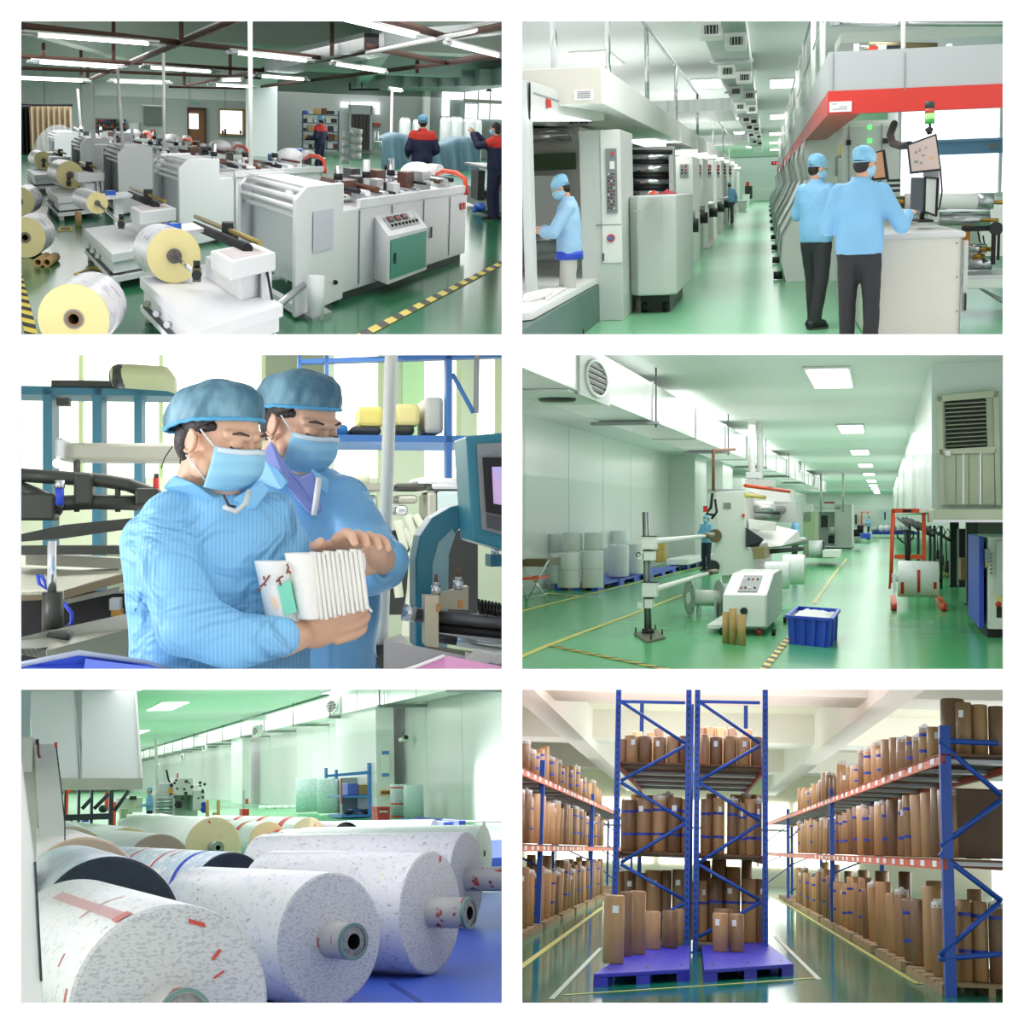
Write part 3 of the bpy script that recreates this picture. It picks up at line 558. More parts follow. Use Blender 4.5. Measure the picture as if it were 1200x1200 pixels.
    for i, (px, py) in enumerate(((44.5, 309), (55, 307.5))):
        Y = R.fl(px, 313).y; q = R.fl(px, 313); q.z = .045 + .0; solo(R, 'cardboard_tube', LA(q, V((0, 1, 0)), [(0, .03), (0, .05), (.7, .05), (.7, .03), (0, .03)], 20), m_kraft, 'short cardboard tube under the second floor roll, %s' % ['left', 'right'][i], 'cardboard tube', 'short tubes under the roll')
    q = R.fl(92, 265); solo(R, 'cardboard_tube', LA(q, V((0, 0, 1)), [(0, 0), (0, .045), (.2, .045), (.2, .03), (.02, .03)], 20), m_kraft, 'short cardboard tube standing beside the second unwind stand', 'cardboard tube')
    # floor marks
    def frame(p, nm):
        a = [R.fl(*q, .004) for q in p]; c = sum(a, V()) / 4; i_ = [c + (q - c) * .72 for q in a]; t = Thing(R, nm, kind='structure')
        t.p('plate', PR(i_, (0, 0, .003)), mat('brown_hatch', '7d7158', .6))
        for j in range(4): t.p('edge_tape', PR([a[j], a[(j + 1) % 4], i_[(j + 1) % 4], i_[j]], (0, 0, .004)), mat('yellow_tape', 'e8d24e', .45))
        t.done()
    frame([(86, 321), (99, 324), (124, 319), (110, 312)], 'trim_32'); frame([(68, 271), (85, 270.5), (84, 266), (69, 266)], 'trim_33')
    hazard(R, (R.fl(420, 395, .005), R.fl(600, 302, .005)), .05, 'trim_34', 14); hazard(R, (R.fl(38, 398, .005), R.fl(20, 320, .005)), .045, 'trim_35', 9)
    # ---------------- background
    with Thing(R, 'curtain', 'cream pleated curtain on the left wall', 'curtain') as T:
        a, b = R.at(33, 130, 60), R.at(84, 130, 60); m = MB(); m.grid(lambda u, v: V((a.x + (b.x - a.x) * u, 60 + .25 * math.sin(u * 50), R.at(60, 197, 60).z * (1 - v) + R.at(60, 124, 60).z * v)), 90, 2); T.p('cloth', m, mat('cream_curtain', 'ddcbb0', .8)); T.p('rail', CY(R.at(20, 123, 59.8), R.at(85, 123, 59.8), .05), m_dark)
    with Thing(R, 'black_curtain', 'black hanging curtain at the left edge', 'curtain') as T: m = MB(); a, b = R.at(14, 130, 58), R.at(35, 130, 58); m.grid(lambda u, v: V((a.x + (b.x - a.x) * u, 58 + .2 * math.sin(u * 30), R.at(60, 189, 58).z * (1 - v) + R.at(60, 126, 58).z * v)), 50, 2); T.p('cloth', m, mat('black_cloth', '17181b', .8)); T.p('rail', CY(R.at(10, 125, 57.8), R.at(36, 125, 57.8), .04), m_dark)
    with Thing(R, 'clear_cover', 'clear plastic cover over a machine before the cream curtain', 'plastic cover') as T:
        m = MB(); m.grid(lambda u, v: R.at(40 + 62 * u, 186 - (14 + 26 * math.sin(PI * min(1, u * 1.1)) ** .6) * v, 46 + .5 * math.sin(u * 20)), 30, 10); T.p('cover', m, mat('milky_film', 'e8eef0', .2, alpha=.6)); T.p('frame_rod', TU([R.at(86, 150, 45.5), R.at(104, 159, 45.5), R.at(105, 190, 45.5)], .06, 6), m_alu)
    for i, (a, b, t, bt, Y) in enumerate(((107, 136, 170, 215, 30), (134, 156, 155, 200, 36), (95, 108, 160, 200, 40))):
        with Thing(R, 'white_cover_frame', 'tall white sheeted frame among the rear machines, %s' % ORD1[i], 'machine frame', 'white frames of the rear machines') as T: T.p('sheet', B(bx(a, b, t, bt, Y, Y + 1)), m_wh1, bv=.03); T.p('upright', B(bx(a, a + 2.5, t - 18 if i == 0 else t - 4, bt, Y - .1, Y)), m_wh1); T.p('upright', B(bx(b - 2.5, b, t - 12 if i == 0 else t - 4, bt, Y - .1, Y)), m_wh1)
    with Thing(R, 'tool_board', 'tool rack with many small hanging tools on the far wall', 'tool rack') as T:
        T.p('board', B(bx(112, 147, 139, 165, YW - .3, YW - .1)), mat('grey_pegboard', '7c817f', .6)); rd = random.Random(3)
        for j in range(4): T.p('shelf', B(bx(112, 147, 144 + j * 6, 145 + j * 6, YW - .6, YW - .3)), m_dark)
        for j in range(34): px = rd.uniform(113, 146); py = rd.choice((140, 146, 152, 158)); w = rd.uniform(.8, 2.2); T.p('tool', B(bx(px, px + w, py, py + rd.uniform(2.5, 4), YW - .55, YW - .35)), rd.choice((m_dark, m_alu, m_red, m_bluep, m_black, m_paper)))
    with Thing(R, 'wall_board', 'grey-green board on the far wall', 'board') as T: T.p('board', B(bx(168, 190, 124, 146, YW - .25, YW - .1)), mat('grey_green_board', '6d7b75', .4)); T.p('frame', B(bx(167, 191, 123, 124.5, YW - .3, YW - .1)), m_alu)
    with Thing(R, 'wall_cabinet', 'small white switch cabinet on the far wall', 'switch box') as T: T.p('box', B(bx(151, 163, 144, 153, YW - .5, YW - .1)), m_lgrey); T.p('door', B(bx(153, 161, 145.5, 151.5, YW - .55, YW - .5)), m_alu)
    solo(R, 'red_sign', B(bx(175, 182, 152.5, 156, YW - .2, YW - .1)), m_red, 'small red sign under the grey board', 'sign'); solo(R, 'green_exit_sign', B(bx(224, 234, 120, 121.5, YW - .2, YW - .1)), mat('aqua_sign', '7ac5c0', .4), 'thin aqua sign over the brown door', 'sign')
    solo(R, 'orange_sign', B(bx(437, 446, 144, 148, Y2 - .2, Y2)), mat('orange_brown_sign', 'b8563a', .5), 'orange-brown sign right of the dark doorway', 'sign')
    with Thing(R, 'storage_shelf', 'blue-grey shelf stacked with boxes by the dark doorway', 'shelf') as T:
        rd = random.Random(4)
        for px in (354, 396): T.p('post', B(bx(px, px + 1.5, 130, 178, 78, 78.3)), m_ink1())
        for j in range(5): T.p('shelf_board', B(bx(354, 397, 134 + j * 10, 135 + j * 10, 78, 80)), m_ink1())
        for j in range(5):
            px = 355
            while px < 393: w = rd.uniform(4, 8); T.p('box', B(bx(px, px + w, 134 + j * 10 - rd.uniform(4, 8), 134 + j * 10, 78.1, 79.5)), rd.choice((m_brownm, m_kraft, m_dark, m_bluep, m_lgrey))); px += w + rd.uniform(.3, 3)
    with Thing(R, 'blue_bin', 'blue plastic bins on the floor behind the machines', 'bin') as T: T.p('bin', B(bx(314, 335, 182, 193, 45, 47)), m_bluetape); T.p('bin', B(bx(336, 356, 175, 184, 52, 54)), m_bluetape)
    for i, (a, b, t, bt) in enumerate(((400, 409, 153, 192), (410, 423, 153, 188))):
        Y = 40; c = R.at((a + b) / 2, bt, Y); r = (b - a) / 2 * Y / F
        with Thing(R, 'white_canister', 'white wrapped roll standing behind the deck, %s' % ('left' if i == 0 else 'right'), 'roll', 'white rolls behind the deck') as T:
            for j in range(4): T.p('roll', CY(c + V((0, 0, j * .2)), c + V((.01 * j, 0, .19 + j * .2)), r, n=20), m_wh1)
    # tarpaulin and silver drums
    with Thing(R, 'tarpaulin', 'slate blue tarpaulin draped over a long low stack, right', 'tarpaulin') as T:
        m = MB(); X0, X1 = R.at(443, 180, 60).x, R.at(572, 180, 56).x; zt = lambda u: .95 + .22 * math.sin(u * 9) * (1 - u * .3) + .1
        m.grid(lambda u, v: V((X0 + (X1 - X0) * u, 58 + (3 * max(0, v - .6) / .4) + .15 * math.sin(u * 40 + v * 3), min(1, v / .6) * zt(u) + .03 * noise.noise(V((u * 20, v * 6, 0))))), 80, 14); T.p('cloth', m, m_tarp)
        T.p('pallet_load', B(X0 + .2, X1 - .2, 58.6, 61, 0, .7), m_ink1())
    for i, (px, w, t) in enumerate(((474, 13, 139), (522, 14, 138), (534, 16, 138), (549, 15, 139), (559, 10, 141), (488, 10, 141))):
        Y = 66; c = R.at(px, 170, Y); r = w / 2 * Y / F
        with Thing(R, 'silver_drum', 'silver wrapped drum behind the tarpaulin, %s from the left' % ORD1[[0, 2, 3, 4, 5, 1][i]], 'drum', 'silver drums') as T: h = R.at(px, t, Y).z; T.p('drum', LA((c.x, Y, 0), V((0, 0, 1)), [(0, 0), (0, r * .9), (.1, r), (h * .5, r * 1.03), (h - .15, r), (h, r * .8), (h, 0)], 20), m_sack); T.p('lid', CY((c.x, Y, h), (c.x, Y, h + .04), r * .7, n=16), m_alu)
    solo(R, 'folding_chair', TU([R.at(439, 175, 70), R.at(440, 154, 70), R.at(443, 154, 70), R.at(443, 175, 70)], .05, 6).tube([R.at(439, 166, 69), R.at(447, 166, 69), R.at(446, 176, 69)], .05, 6), m_alu, 'thin metal folding chair by the rear wall', 'chair')
    with Thing(R, 'work_bench', 'grey bench with brown planks at the right edge of the bag hall', 'bench') as T:
        Y = R.fl(575, 250).y; T.p('frame', B(bx(571, 605, 225, 247, Y, Y + 3)), m_galv); T.p('top', B(bx(569, 605, 196, 199, Y - .2, Y + 3)), m_alu)
        for j in range(9): T.p('plank', B(bx(572 + j * 3, 574.4 + j * 3, 206, 225, Y - .05, Y)), m_brownm if j % 2 else m_kraft)
        T.p('dark_bundle', B(bx(560, 568, 200, 235, Y, Y + 1)), m_dark)
    with Thing(R, 'blue_bag', 'bright blue bag on the floor beside the bench', 'bag') as T: Y = R.fl(562, 251).y; T.p('bag', MB().ell(R.at(562, 243, Y + .1), (.12, .25, .09)), m_bluetape); T.p('knot', MB().ell(R.at(556, 247, Y), (.05, .1, .04)), m_bluetape)
    person(R, R.fl(493, 248), 1.76, .1, 'man in navy and red jacket, blue cap, back turned, before the tarpaulin', coat=m_navy, yoke=True, tr=m_navy, mask=False, lh=(-.2, .3, 1.0), rh=(.2, .3, 1.0), vox=.02)
    person(R, R.fl(578, 258), 1.68, .95, 'bare-headed man in navy and red jacket raising a phone, right edge', coat=m_navy, yoke=True, tr=m_navy, net=None, lh=(-.12, .42, 1.5), rh=(.1, .45, 1.5), le=(-.25, .22, 1.28), re=(.22, .25, 1.25), vox=.02)
    person(R, (R.at(375, 170, 46).x, 46, 0), 1.72, .9, 'distant man in navy and red jacket standing behind the machines', coat=m_navy, yoke=True, tr=m_navy, lh=(-.2, .35, 1.05), rh=(.15, .35, 1.05), vox=.03)
    with Thing(R, 'spotlight', 'small dark lamp hanging before the bright window', 'lamp') as T: T.p('shade', CY(R.at(573, 107, 78), R.at(573, 102, 78), .17, .03), m_dark); T.p('cord', CY(R.at(573, 102, 78), R.at(573, 95, 78), .02), m_dark)
ORD1 = ['first', 'second', 'third', 'fourth', 'fifth', 'sixth', 'seventh', 'eighth', 'ninth', 'tenth', 'eleventh', 'twelfth']
def m_cream1(): return mat('cream_sill', 'e6e2d2', .5)
def m_wroll1(): return mat('white_reel', 'e9eaec', .4)
def m_ink1(): return mat('blue_grey_steel', '47566b', .5)
# ================================================================== hall 2: printing hall with the long press line
white = mat('white_paint', 'eef0ec', .35, var=.03, vscale=.6)
m_green = mat('green_epoxy_floor', '86cf9f', .2, var=.1, vscale=.25, spec=.1)
m_ceil = mat('pale_ceiling_panel', 'dfe8e3', .5)
m_led = mat('lit_panel', 'ffffff', .5, emit=3.2)
m_alu = mat('brushed_aluminium', 'b9bfc0', .3, .8)
m_steel = mat('polished_steel', 'd2d6d8', .18, .9)
m_dark = mat('dark_machine_metal', '2c2f31', .45, .3)
m_black = mat('black_rubber', '141517', .6)
m_beige = mat('warm_grey_cabinet', 'd3d3c6', .4, var=.03, vscale=.8)
m_lgrey = mat('light_grey_cabinet', 'cdd3cf', .4, var=.03, vscale=.8)
m_mgrey = mat('grey_control_panel', '8b9192', .45)
m_red = mat('red_painted_metal', 'd83a2e', .4, var=.08, vscale=3)
m_kraft = mat('kraft_tube', 'c3a168', .7, var=.1, vscale=8)
m_teal_d = mat('dark_green_grey_panel', '55716b', .5, var=.08, vscale=1)
m_winglow = mat('daylit_window_film', 'f4f6ff', .5, emit=1.3)
m_blue_bl = mat('blue_roller_blind', '7fa9d6', .6, bump=.1)
m_paper = mat('white_paper', 'f4f5f2', .6)
m_screen = mat('screen_glass', '8d9ba0', .2)
m_brown = mat('bronze_roller', '6d6547', .35, .6)
m_bluep = mat('royal_blue', '2a49c8', .45)
def room2():
    R = R2; CZ = 4.2; YE = 158
    struct(R, 'floor', B(-24, 26, 12.5, YE, -.05, 0), m_green)
    struct(R, 'ceiling', B(-24, 26, 16, YE, CZ, CZ + .1), m_ceil)
    struct(R, 'wall_back', B(-24, 26, YE, YE + .3, 0, CZ), mat('cool_white_wall', 'd5dedd', .4))
    # ceiling LED panels
    pan = [(709, 61, 75, 40), (832, 93, 102, 30), (857, 137, 139.5, 18), (868, 154, 157, 14), (880, 171, 173, 10), (917, 93, 102, 29), (912, 134, 139, 19), (910, 155, 158, 17), (909, 166, 168, 15), (908, 174, 176, 12)]
    for i, (cx, y0, y1, w) in enumerate(pan):
        a = R.fl(cx, y0, CZ - .02); b = R.fl(cx, y1, CZ - .02); hw = w / 2 * b.y / F * .9
        wh = ('nearest left of the ceiling duct, above the handrail', 'second left of the ceiling duct', 'left of the duct just past the silver crossing duct', 'small, far left of the duct', 'tiny, farthest left of the duct', 'nearest right of the ceiling duct', 'second right of the ceiling duct', 'third right of the ceiling duct', 'fourth right of the ceiling duct', 'farthest right of the ceiling duct')[i]
        with Thing(R, 'ceiling_light', 'square lit ceiling panel, ' + wh, 'ceiling light', 'square panel lights of the printing hall') as T:
            f = MB(); f.box(b.x - hw - .05, b.x + hw + .05, a.y - .3, b.y + .3, CZ - .03, CZ - .004); T.p('frame', f, white)
            T.p('diffuser', B(b.x - hw, b.x + hw, a.y, b.y, CZ - .05, CZ - .031), m_led)
    # hanging centre duct with paired air vents
    zD = 3.75; p0 = R.fl(816, 24, zD); p1 = R.fl(873, 24, zD)
    xa, xb = p0.x, p1.x
    with Thing(R, 'air_duct', 'long flat grey duct under the middle of the printing hall ceiling', 'duct') as T:
        T.p('duct_body', B(xa, xb, 17, 120, zD, zD + .28), mat('galvanised_duct', 'a9b5b0', .4, .5, var=.08, vscale=.5))
        for y in (22, 30, 40, 54, 72, 95): T.p('hanger', B(xa - .06, xb + .06, y - .15, y + .15, zD - .05, zD), m_alu)
    T.root['label'] = 'long flat grey duct hanging under the printing hall ceiling'
    vents = [(-1, 833, 36), (1, 862, 49), (-1, 852, 84), (1, 872, 91), (-1, 862, 107), (1, 878, 112), (-1, 867, 125), (1, 881, 128), (-1, 874, 140), (1, 883, 142), (-1, 878, 149), (1, 886, 151), (-1, 880, 158), (1, 889, 160), (-1, 884, 166), (1, 890, 168)]
    for i, (sd, px, py) in enumerate(vents):
        q = R.fl(px, py, zD - .1); k = 24 * (1 - (py - 36) / 175) * q.y / F * .55; k = max(k, .13)
        nm = ['nearest', 'second', 'third', 'fourth', 'fifth', 'sixth', 'seventh', 'eighth'][i // 2]
        with Thing(R, 'air_vent', 'white angled air outlet under the ceiling duct, %s on its %s side' % (nm, 'left' if sd < 0 else 'right'), 'air vent', 'paired air outlets on the ceiling duct') as T:
            m = MB(); m.obox(q, (k * .95, 0, 0), (0, k * 2.2, 0), (0, -.3 * k, k * .62)); T.p('housing', m, white, bv=.01)
            g = MB(); g.obox(q + V((k * .1, -k * 2.25, -k * .12)), (k * .55, 0, 0), (0, .02, 0), (0, 0, k * .34)); gi = T.p('grille', g, m_dark)
            if i < 8:
                for j in range(4): T.p('slat', MB().obox(q + V((k * .1 - k * .42 + j * k * .28, -k * 2.3, -k * .12)), (k * .035, 0, 0), (0, .02, 0), (0, 0, k * .36)), m_lgrey, parent=gi)
    # crossing silver ducts, left
    for (x0, x1, y0, y1, Y, lb) in ((750, 857, 117, 131, 36, 'silver duct crossing behind the handrail, nearer one'), (818, 876, 158, 166, 62, 'silver duct crossing under the ceiling, farther one')):
        with Thing(R, 'cross_duct', lb, 'duct', 'ducts crossing the printing hall') as T:
            T.p('duct_body', B(R.bx(x0, x1, y0, y1, Y, Y + 6)), mat('shiny_galvanised', 'c8d0ce', .3, .5, var=.1, vscale=3, stretch=(4, 1, .3)))
            for j in range(5): xx = R.at(x0 + (x1 - x0) * (j + .5) / 5, y0, Y).x; b = R.bx(x0, x1, y0, y1, Y - .03, Y); T.p('seam', B(xx - .02, xx + .02, Y - .04, Y, b[4], b[5]), m_alu)
    # ---------------- left overhead gantry with handrail
    X0 = R.at(706, 100, 15.5).x; zb = R.at(706, 122, 15.5).z; zt = R.at(706, 77, 15.5).z
    with Thing(R, 'press_gantry', 'long overhead white casing above the left press line, handrail on top', 'machine casing') as T:
        T.p('casing', B(X0 - 4.5, X0, 15.5, 78, zb, zt), white, bv=.01)
        T.p('end_panel', B(X0 - 4.5, X0 - .01, 15.46, 15.5, zb + .01, zt - .01), m_beige, label='beige end panel')
        pl = MB(); pl.box(*R.bx(673, 695, 105, 117, 15.44, 15.46)); w_ = T.p('placard', pl, m_paper)
        for j in range(4): T.p('print_line', B(R.bx(676, 692, 107 + j * 2.4, 107.7 + j * 2.4, 15.43, 15.44)), m_mgrey, parent=w_)
        hz = zt + 1.0
        # rail: across, then away
        ye = 70
        r = MB(); r.tube([(X0 - 4.4, 15.8, hz), (X0 - .25, 15.8, hz), (X0 - .05, 16.3, hz - .02), (X0 - .05, ye, hz - .02)], .03); T.p('handrail', r, m_steel)
        r = MB(); r.tube([(X0 - 4.4, 15.8, zt + .5), (X0 - .05, 15.8, zt + .5), (X0 - .05, ye, zt + .5)], .012)
        for y in (16.6, 22, 29, 38, 49, 60, 70): T.p('rail_post', CY((X0 - .05, y, zt), (X0 - .05, y, hz), .03), m_steel)
        for x in (R.at(649, 50, 15.8).x,): T.p('rail_post', CY((x, 15.8, zt), (x, 15.8, hz), .035), m_steel)
        T.p('tape_marker', CY((X0 - .05, 18.6, hz - .02), (X0 - .05, 18.95, hz - .02), .04), m_red, label='red tape round the rail')
        for j in range(5): T.p('underside_lamp', B(X0 - .7, X0 - .3, 27 + j * 9, 30 + j * 9, zb - .05, zb), m_led)
    # ---------------- inspection hood and table, left foreground
    Y = 14.6
    with Thing(R, 'inspection_booth', 'tall white open inspection frame at the left edge, lit panel in its hood', 'inspection frame') as T:
        T.p('post', B(R.bx(612, 621.5, 94, 372, Y, Y + .3)), m_lgrey, bv=.01)
        T.p('dark_window', B(R.bx(600, 614, 110, 296, Y + .01, Y + .2)), m_teal_d)
        zt2 = R.at(620, 95, Y).z; x0 = R.at(622, 100, Y).x; x1 = R.at(708, 100, Y + 2.6).x
        hd = MB(); hd.hexa([R.at(622, 140, Y), R.at(708, 141, Y + 2.5), R.at(660, 152, Y + 6), R.at(600, 148, Y + 6), R.at(622, 95, Y), R.at(708, 124, Y + 2.5), R.at(680, 128, Y + 6), R.at(600, 96, Y + 6)]); T.p('hood', hd, m_lgrey)
        lp = MB(); a_, b_, c_, d_ = R.at(624, 141.5, Y + .1), R.at(697, 142, Y + 2.2), R.at(676, 133, Y + 2.0), R.at(624, 128, Y)
        lp.prism([R.at(623.5, 142, Y - .05), R.at(694, 142, Y + 1.95), R.at(623.5, 129, Y - .05)], (0, -.03, 0)); T.p('light_panel', lp, m_led)
        T.p('red_mark', PR([R.at(641, 116, Y + .5), R.at(646, 117, Y + .5), R.at(647, 126, Y + .5), R.at(642, 127, Y + .5)], (0, -.05, 0)), m_red)
        T.p('trim_strip', PR([R.at(626, 108, Y + .1), R.at(680, 126, Y + 1.6), R.at(680, 128, Y + 1.6), R.at(626, 110, Y + .1)], (0, -.03, 0)), m_mgrey)
        T.p('clip', MB().obox(R.at(687, 124, Y + 1.7), (.045, 0, 0), (0, .05, 0), (0, 0, .02)), m_black)
        T.p('switch', B(R.bx(667, 677, 142, 145, Y + 1.5, Y + 1.6)), m_black); T.p('switch', B(R.bx(679, 688, 142, 145, Y + 1.7, Y + 1.8)), m_black)
    with Thing(R, 'inspection_table', 'white topped inspection table with dark green side in front of the standing worker', 'table') as T:
        zt = R.fl(719, 325, 0).z + .0; Yf = 13.2; z1 = R.at(612, 361, Yf).z
        A = R.fl(612, 369, z1); Bp = R.fl(719, 312, z1); C = R.fl(664, 305, z1); D = R.fl(600, 305, z1)
        pts = [R.fl(596, 369, z1), R.fl(624, 366, z1), R.fl(719, 316, z1), R.fl(700, 307, z1), R.fl(596, 303, z1)]
        T.p('tabletop', PR([p - V((0, 0, .06)) for p in pts], (0, 0, .06)), white)
        sd = [V((p.x, p.y, 0)) for p in (R.fl(613, 376, z1), R.fl(716, 318, z1))]
        s = MB(); s.hexa([sd[0], sd[1], sd[1] + V((-3, 3, 0)), sd[0] + V((-1.5, 3, 0))] + [p + V((0, 0, z1 - .07)) for p in (sd[0], sd[1], sd[1] + V((-3, 3, 0)), sd[0] + V((-1.5, 3, 0)))]); T.p('side_panel', s, m_teal_d)
        T.p('corner_bracket', B(R.bx(713, 718.5, 318, 331, R.fl(719, 316, z1).y - .05, R.fl(719, 316, z1).y + .05)), m_alu)
        zz = z1 + .003
        T.p('glass_sheet', PR([R.fl(625, 322, zz), R.fl(664, 325, zz), R.fl(697, 309, zz), R.fl(640, 308, zz)], (0, 0, .005)), mat('clear_sheet', 'dde6ea', .08))
    with Thing(R, 'paper_roll', 'small white paper roll lying on the inspection table', 'paper roll') as T:
        a = R.fl(618, 349, z1 + .04); b = R.fl(643, 343, z1 + .04)
        m = MB(); m.cyl(a, b, .045, n=24); T.p('paper', m, m_paper)
        m = MB(); m.cyl(b, b + (b - a).normalized() * .006, .03, n=20); T.p('core', m, m_kraft)
    solo(R, 'paper_sheet', PR([R.fl(640, 352, z1 + .008), R.fl(677, 330, z1 + .008), R.fl(660, 328, z1 + .008), R.fl(636, 342, z1 + .008)], (0, 0, .004)), m_paper, 'loose white sheet beside the small roll on the inspection table', 'paper')
    # ---------------- left press: near cabinet tower, rollers, repeated columns
    with Thing(R, 'control_tower', 'tall grey control tower with dark button panel behind the standing worker', 'machine') as T:
        Yc = 17.5; b = R.bx(680, 728, 152, 312, Yc, 19.5)
        T.p('cabinet', B(b[0], b[1], Yc, Yc + 1.6, 0, b[5]), m_lgrey, bv=.01)
        T.p('front_strip', B(R.bx(705, 728, 152, 308, Yc - .02, Yc)), white)
        pn = T.p('button_panel', B(R.bx(710.5, 723, 174, 250, Yc - .05, Yc - .02)), m_mgrey, label='dark grey button panel')
        T.p('display', B(R.bx(714.5, 720, 189, 198, Yc - .06, Yc - .05)), m_paper, parent=pn)
        for j in range(11):
            for i in range(3):
                py = 204 + j * 4; c = R.at(713.3 + i * 3.2, py, Yc - .06); k = m_black if (i + j) % 3 else (m_red if j % 2 else m_paper)
                T.p('button', CY(c, c + V((0, -.02, 0)), .009, n=8), k, parent=pn)
        c = R.at(718, 180, Yc - .06); T.p('stop_button', CY(c, c + V((0, -.04, 0)), .018, n=12), m_red, parent=pn)
        c = R.at(716, 279, Yc - .02); T.p('round_emblem', CY(c, c + V((0, -.02, 0)), .045, n=24), m_red, label='round red and blue emblem'); T.p('emblem_centre', CY(c + V((0, -.02, 0)), c + V((0, -.03, 0)), .028, n=20), mat('blue_enamel', '4a78b5', .4))
        T.p('seam', B(R.bx(698, 728, 263, 264, Yc - .025, Yc)), m_mgrey)
        T.p('handle', B(R.bx(706, 707.5, 297, 306, Yc - .05, Yc - .02)), m_dark)
    with Thing(R, 'printing_press', 'cream press unit with rollers and lit web behind the worker at the left', 'printing press') as T:
        Yc = 19.5
        T.p('back_frame', B(R.bx(596, 681, 150, 320, Yc, Yc + 2)), mat('cream_casting', 'e4e2d6', .5))
        T.p('olive_panel', B(R.bx(622, 674, 180, 199, Yc - .1, Yc)), mat('dark_olive_panel', '5d6b4e', .5))  # dark olive panel set on the press frame
        T.p('web', B(R.bx(620, 656, 206, 268, Yc - .6, Yc - .5)), m_paper)
        for (py, r, k) in ((159, .05, m_steel), (271, .07, m_alu), (280, .06, m_steel), (291, .08, m_lgrey), (301, .07, m_lgrey)):
            a = R.at(606, py, Yc - .5); c = R.at(666, py, Yc - .5); T.p('roller', CY(a, c, r, n=20), k)
        T.p('arm', PR([R.at(660, 152, Yc - .3), R.at(670, 152, Yc - .3), R.at(680, 165, Yc - .3), R.at(680, 172, Yc - .3)], (0, .1, 0)), m_lgrey)
        T.p('top_recess', B(R.bx(622, 668, 153, 166, Yc - .2, Yc)), m_mgrey)
        T.p('emission_lamp', B(R.bx(640, 650, 155, 157, Yc - .25, Yc - .2)), m_led)
    # worker reading at the left
    person(R, (R.at(667, 300, 15.9).x, 15.9, 0), 1.62, PI / 2 + .1, 'man in pale blue coat and grey trousers working at the inspection table', lh=(-.1, .42, 1.13), rh=(.06, .48, 1.17), le=(-.24, .16, 1.1), re=(.24, .16, 1.1), hdown=.5, head=(0, .07, 1.56), tr=m_greyt, vest=m_bluep, lf=(-.08, -.04), rf=(.08, .05), sleeve=.35, coat=mat('faded_blue_coat', '9fc9ea', .6, bump=.35, bscale=7, var=.08, vscale=3))
    # rollers between tower and white cabinet
    with Thing(R, 'roller_bank', 'bank of long horizontal steel rollers above the white cabinet', 'rollers') as T:
        Yc = 22
        T.p('frame', B(R.bx(727, 790, 172, 232, Yc + .6, Yc + 1)), m_lgrey)
        for i, (py, r) in enumerate(((178, .03), (184, .045), (190, .03), (198, .06), (206, .035), (213, .05), (220, .04), (227, .055))):
            T.p('roller', CY(R.at(729, py, Yc), R.at(788, py, Yc), r, n=16), m_steel if i % 2 else m_dark)
        T.p('bracket', B(R.bx(737, 741, 208, 232, Yc - .2, Yc)), m_dark); T.p('bracket', B(R.bx(784, 789, 182, 228, Yc - .2, Yc)), m_lgrey)
        T.p('dark_gap', B(R.bx(728, 738, 212, 300, Yc, Yc + .3)), m_dark)
    with Thing(R, 'ink_cabinet', 'big rounded off-white press cabinet with red rags on top', 'cabinet') as T:
        Yc = 18.3; b = R.bx(737, 792, 229, 314, Yc, 22); z0 = .22
        x2 = R.at(807, 270, 20.6).x
        T.p('body', PR([(b[0], Yc + .15, z0), (b[0] + .1, Yc, z0), (b[1] - .15, Yc, z0), (b[1], Yc + .12, z0), (x2, 21.8, z0), (b[0], 21.8, z0)], (0, 0, b[5] - z0)), m_lgrey, bv=.02)
        T.p('plinth', B(b[0] + .1, b[1] - .1, Yc + .3, 21.5, 0, z0), m_dark)
        T.p('hatch_line', B(R.bx(742, 752, 247, 248, Yc - .01, Yc)), m_alu)
        for j in range(2): T.p('wheel', CY((b[0] + .12 + j * .25, Yc + .3, .06), (b[0] + .18 + j * .25, Yc + .3, .06), .06), m_black)
    zc = b[5]
    def rag(px, py, w, c, lb): 
        m = MB(); q = R.fl(px, py, zc + .015); m.grid(lambda u, v: q + V(((u - .5) * w, (v - .5) * w * 3, .035 * (1 + noise.noise(V((u * 4, v * 4, px)))) * math.sin(PI * u) * math.sin(PI * v))), 10, 10); solo(R, 'cleaning_rag', m, c, lb, 'rag', 'rags on the press cabinet', solid=.006)
    rag(766, 227.5, .12, m_red, 'small red rag on the white press cabinet, left one'); rag(783, 227, .18, mat('dark_red_rag', 'a32b33', .8), 'dark red rag on the white press cabinet, right one')
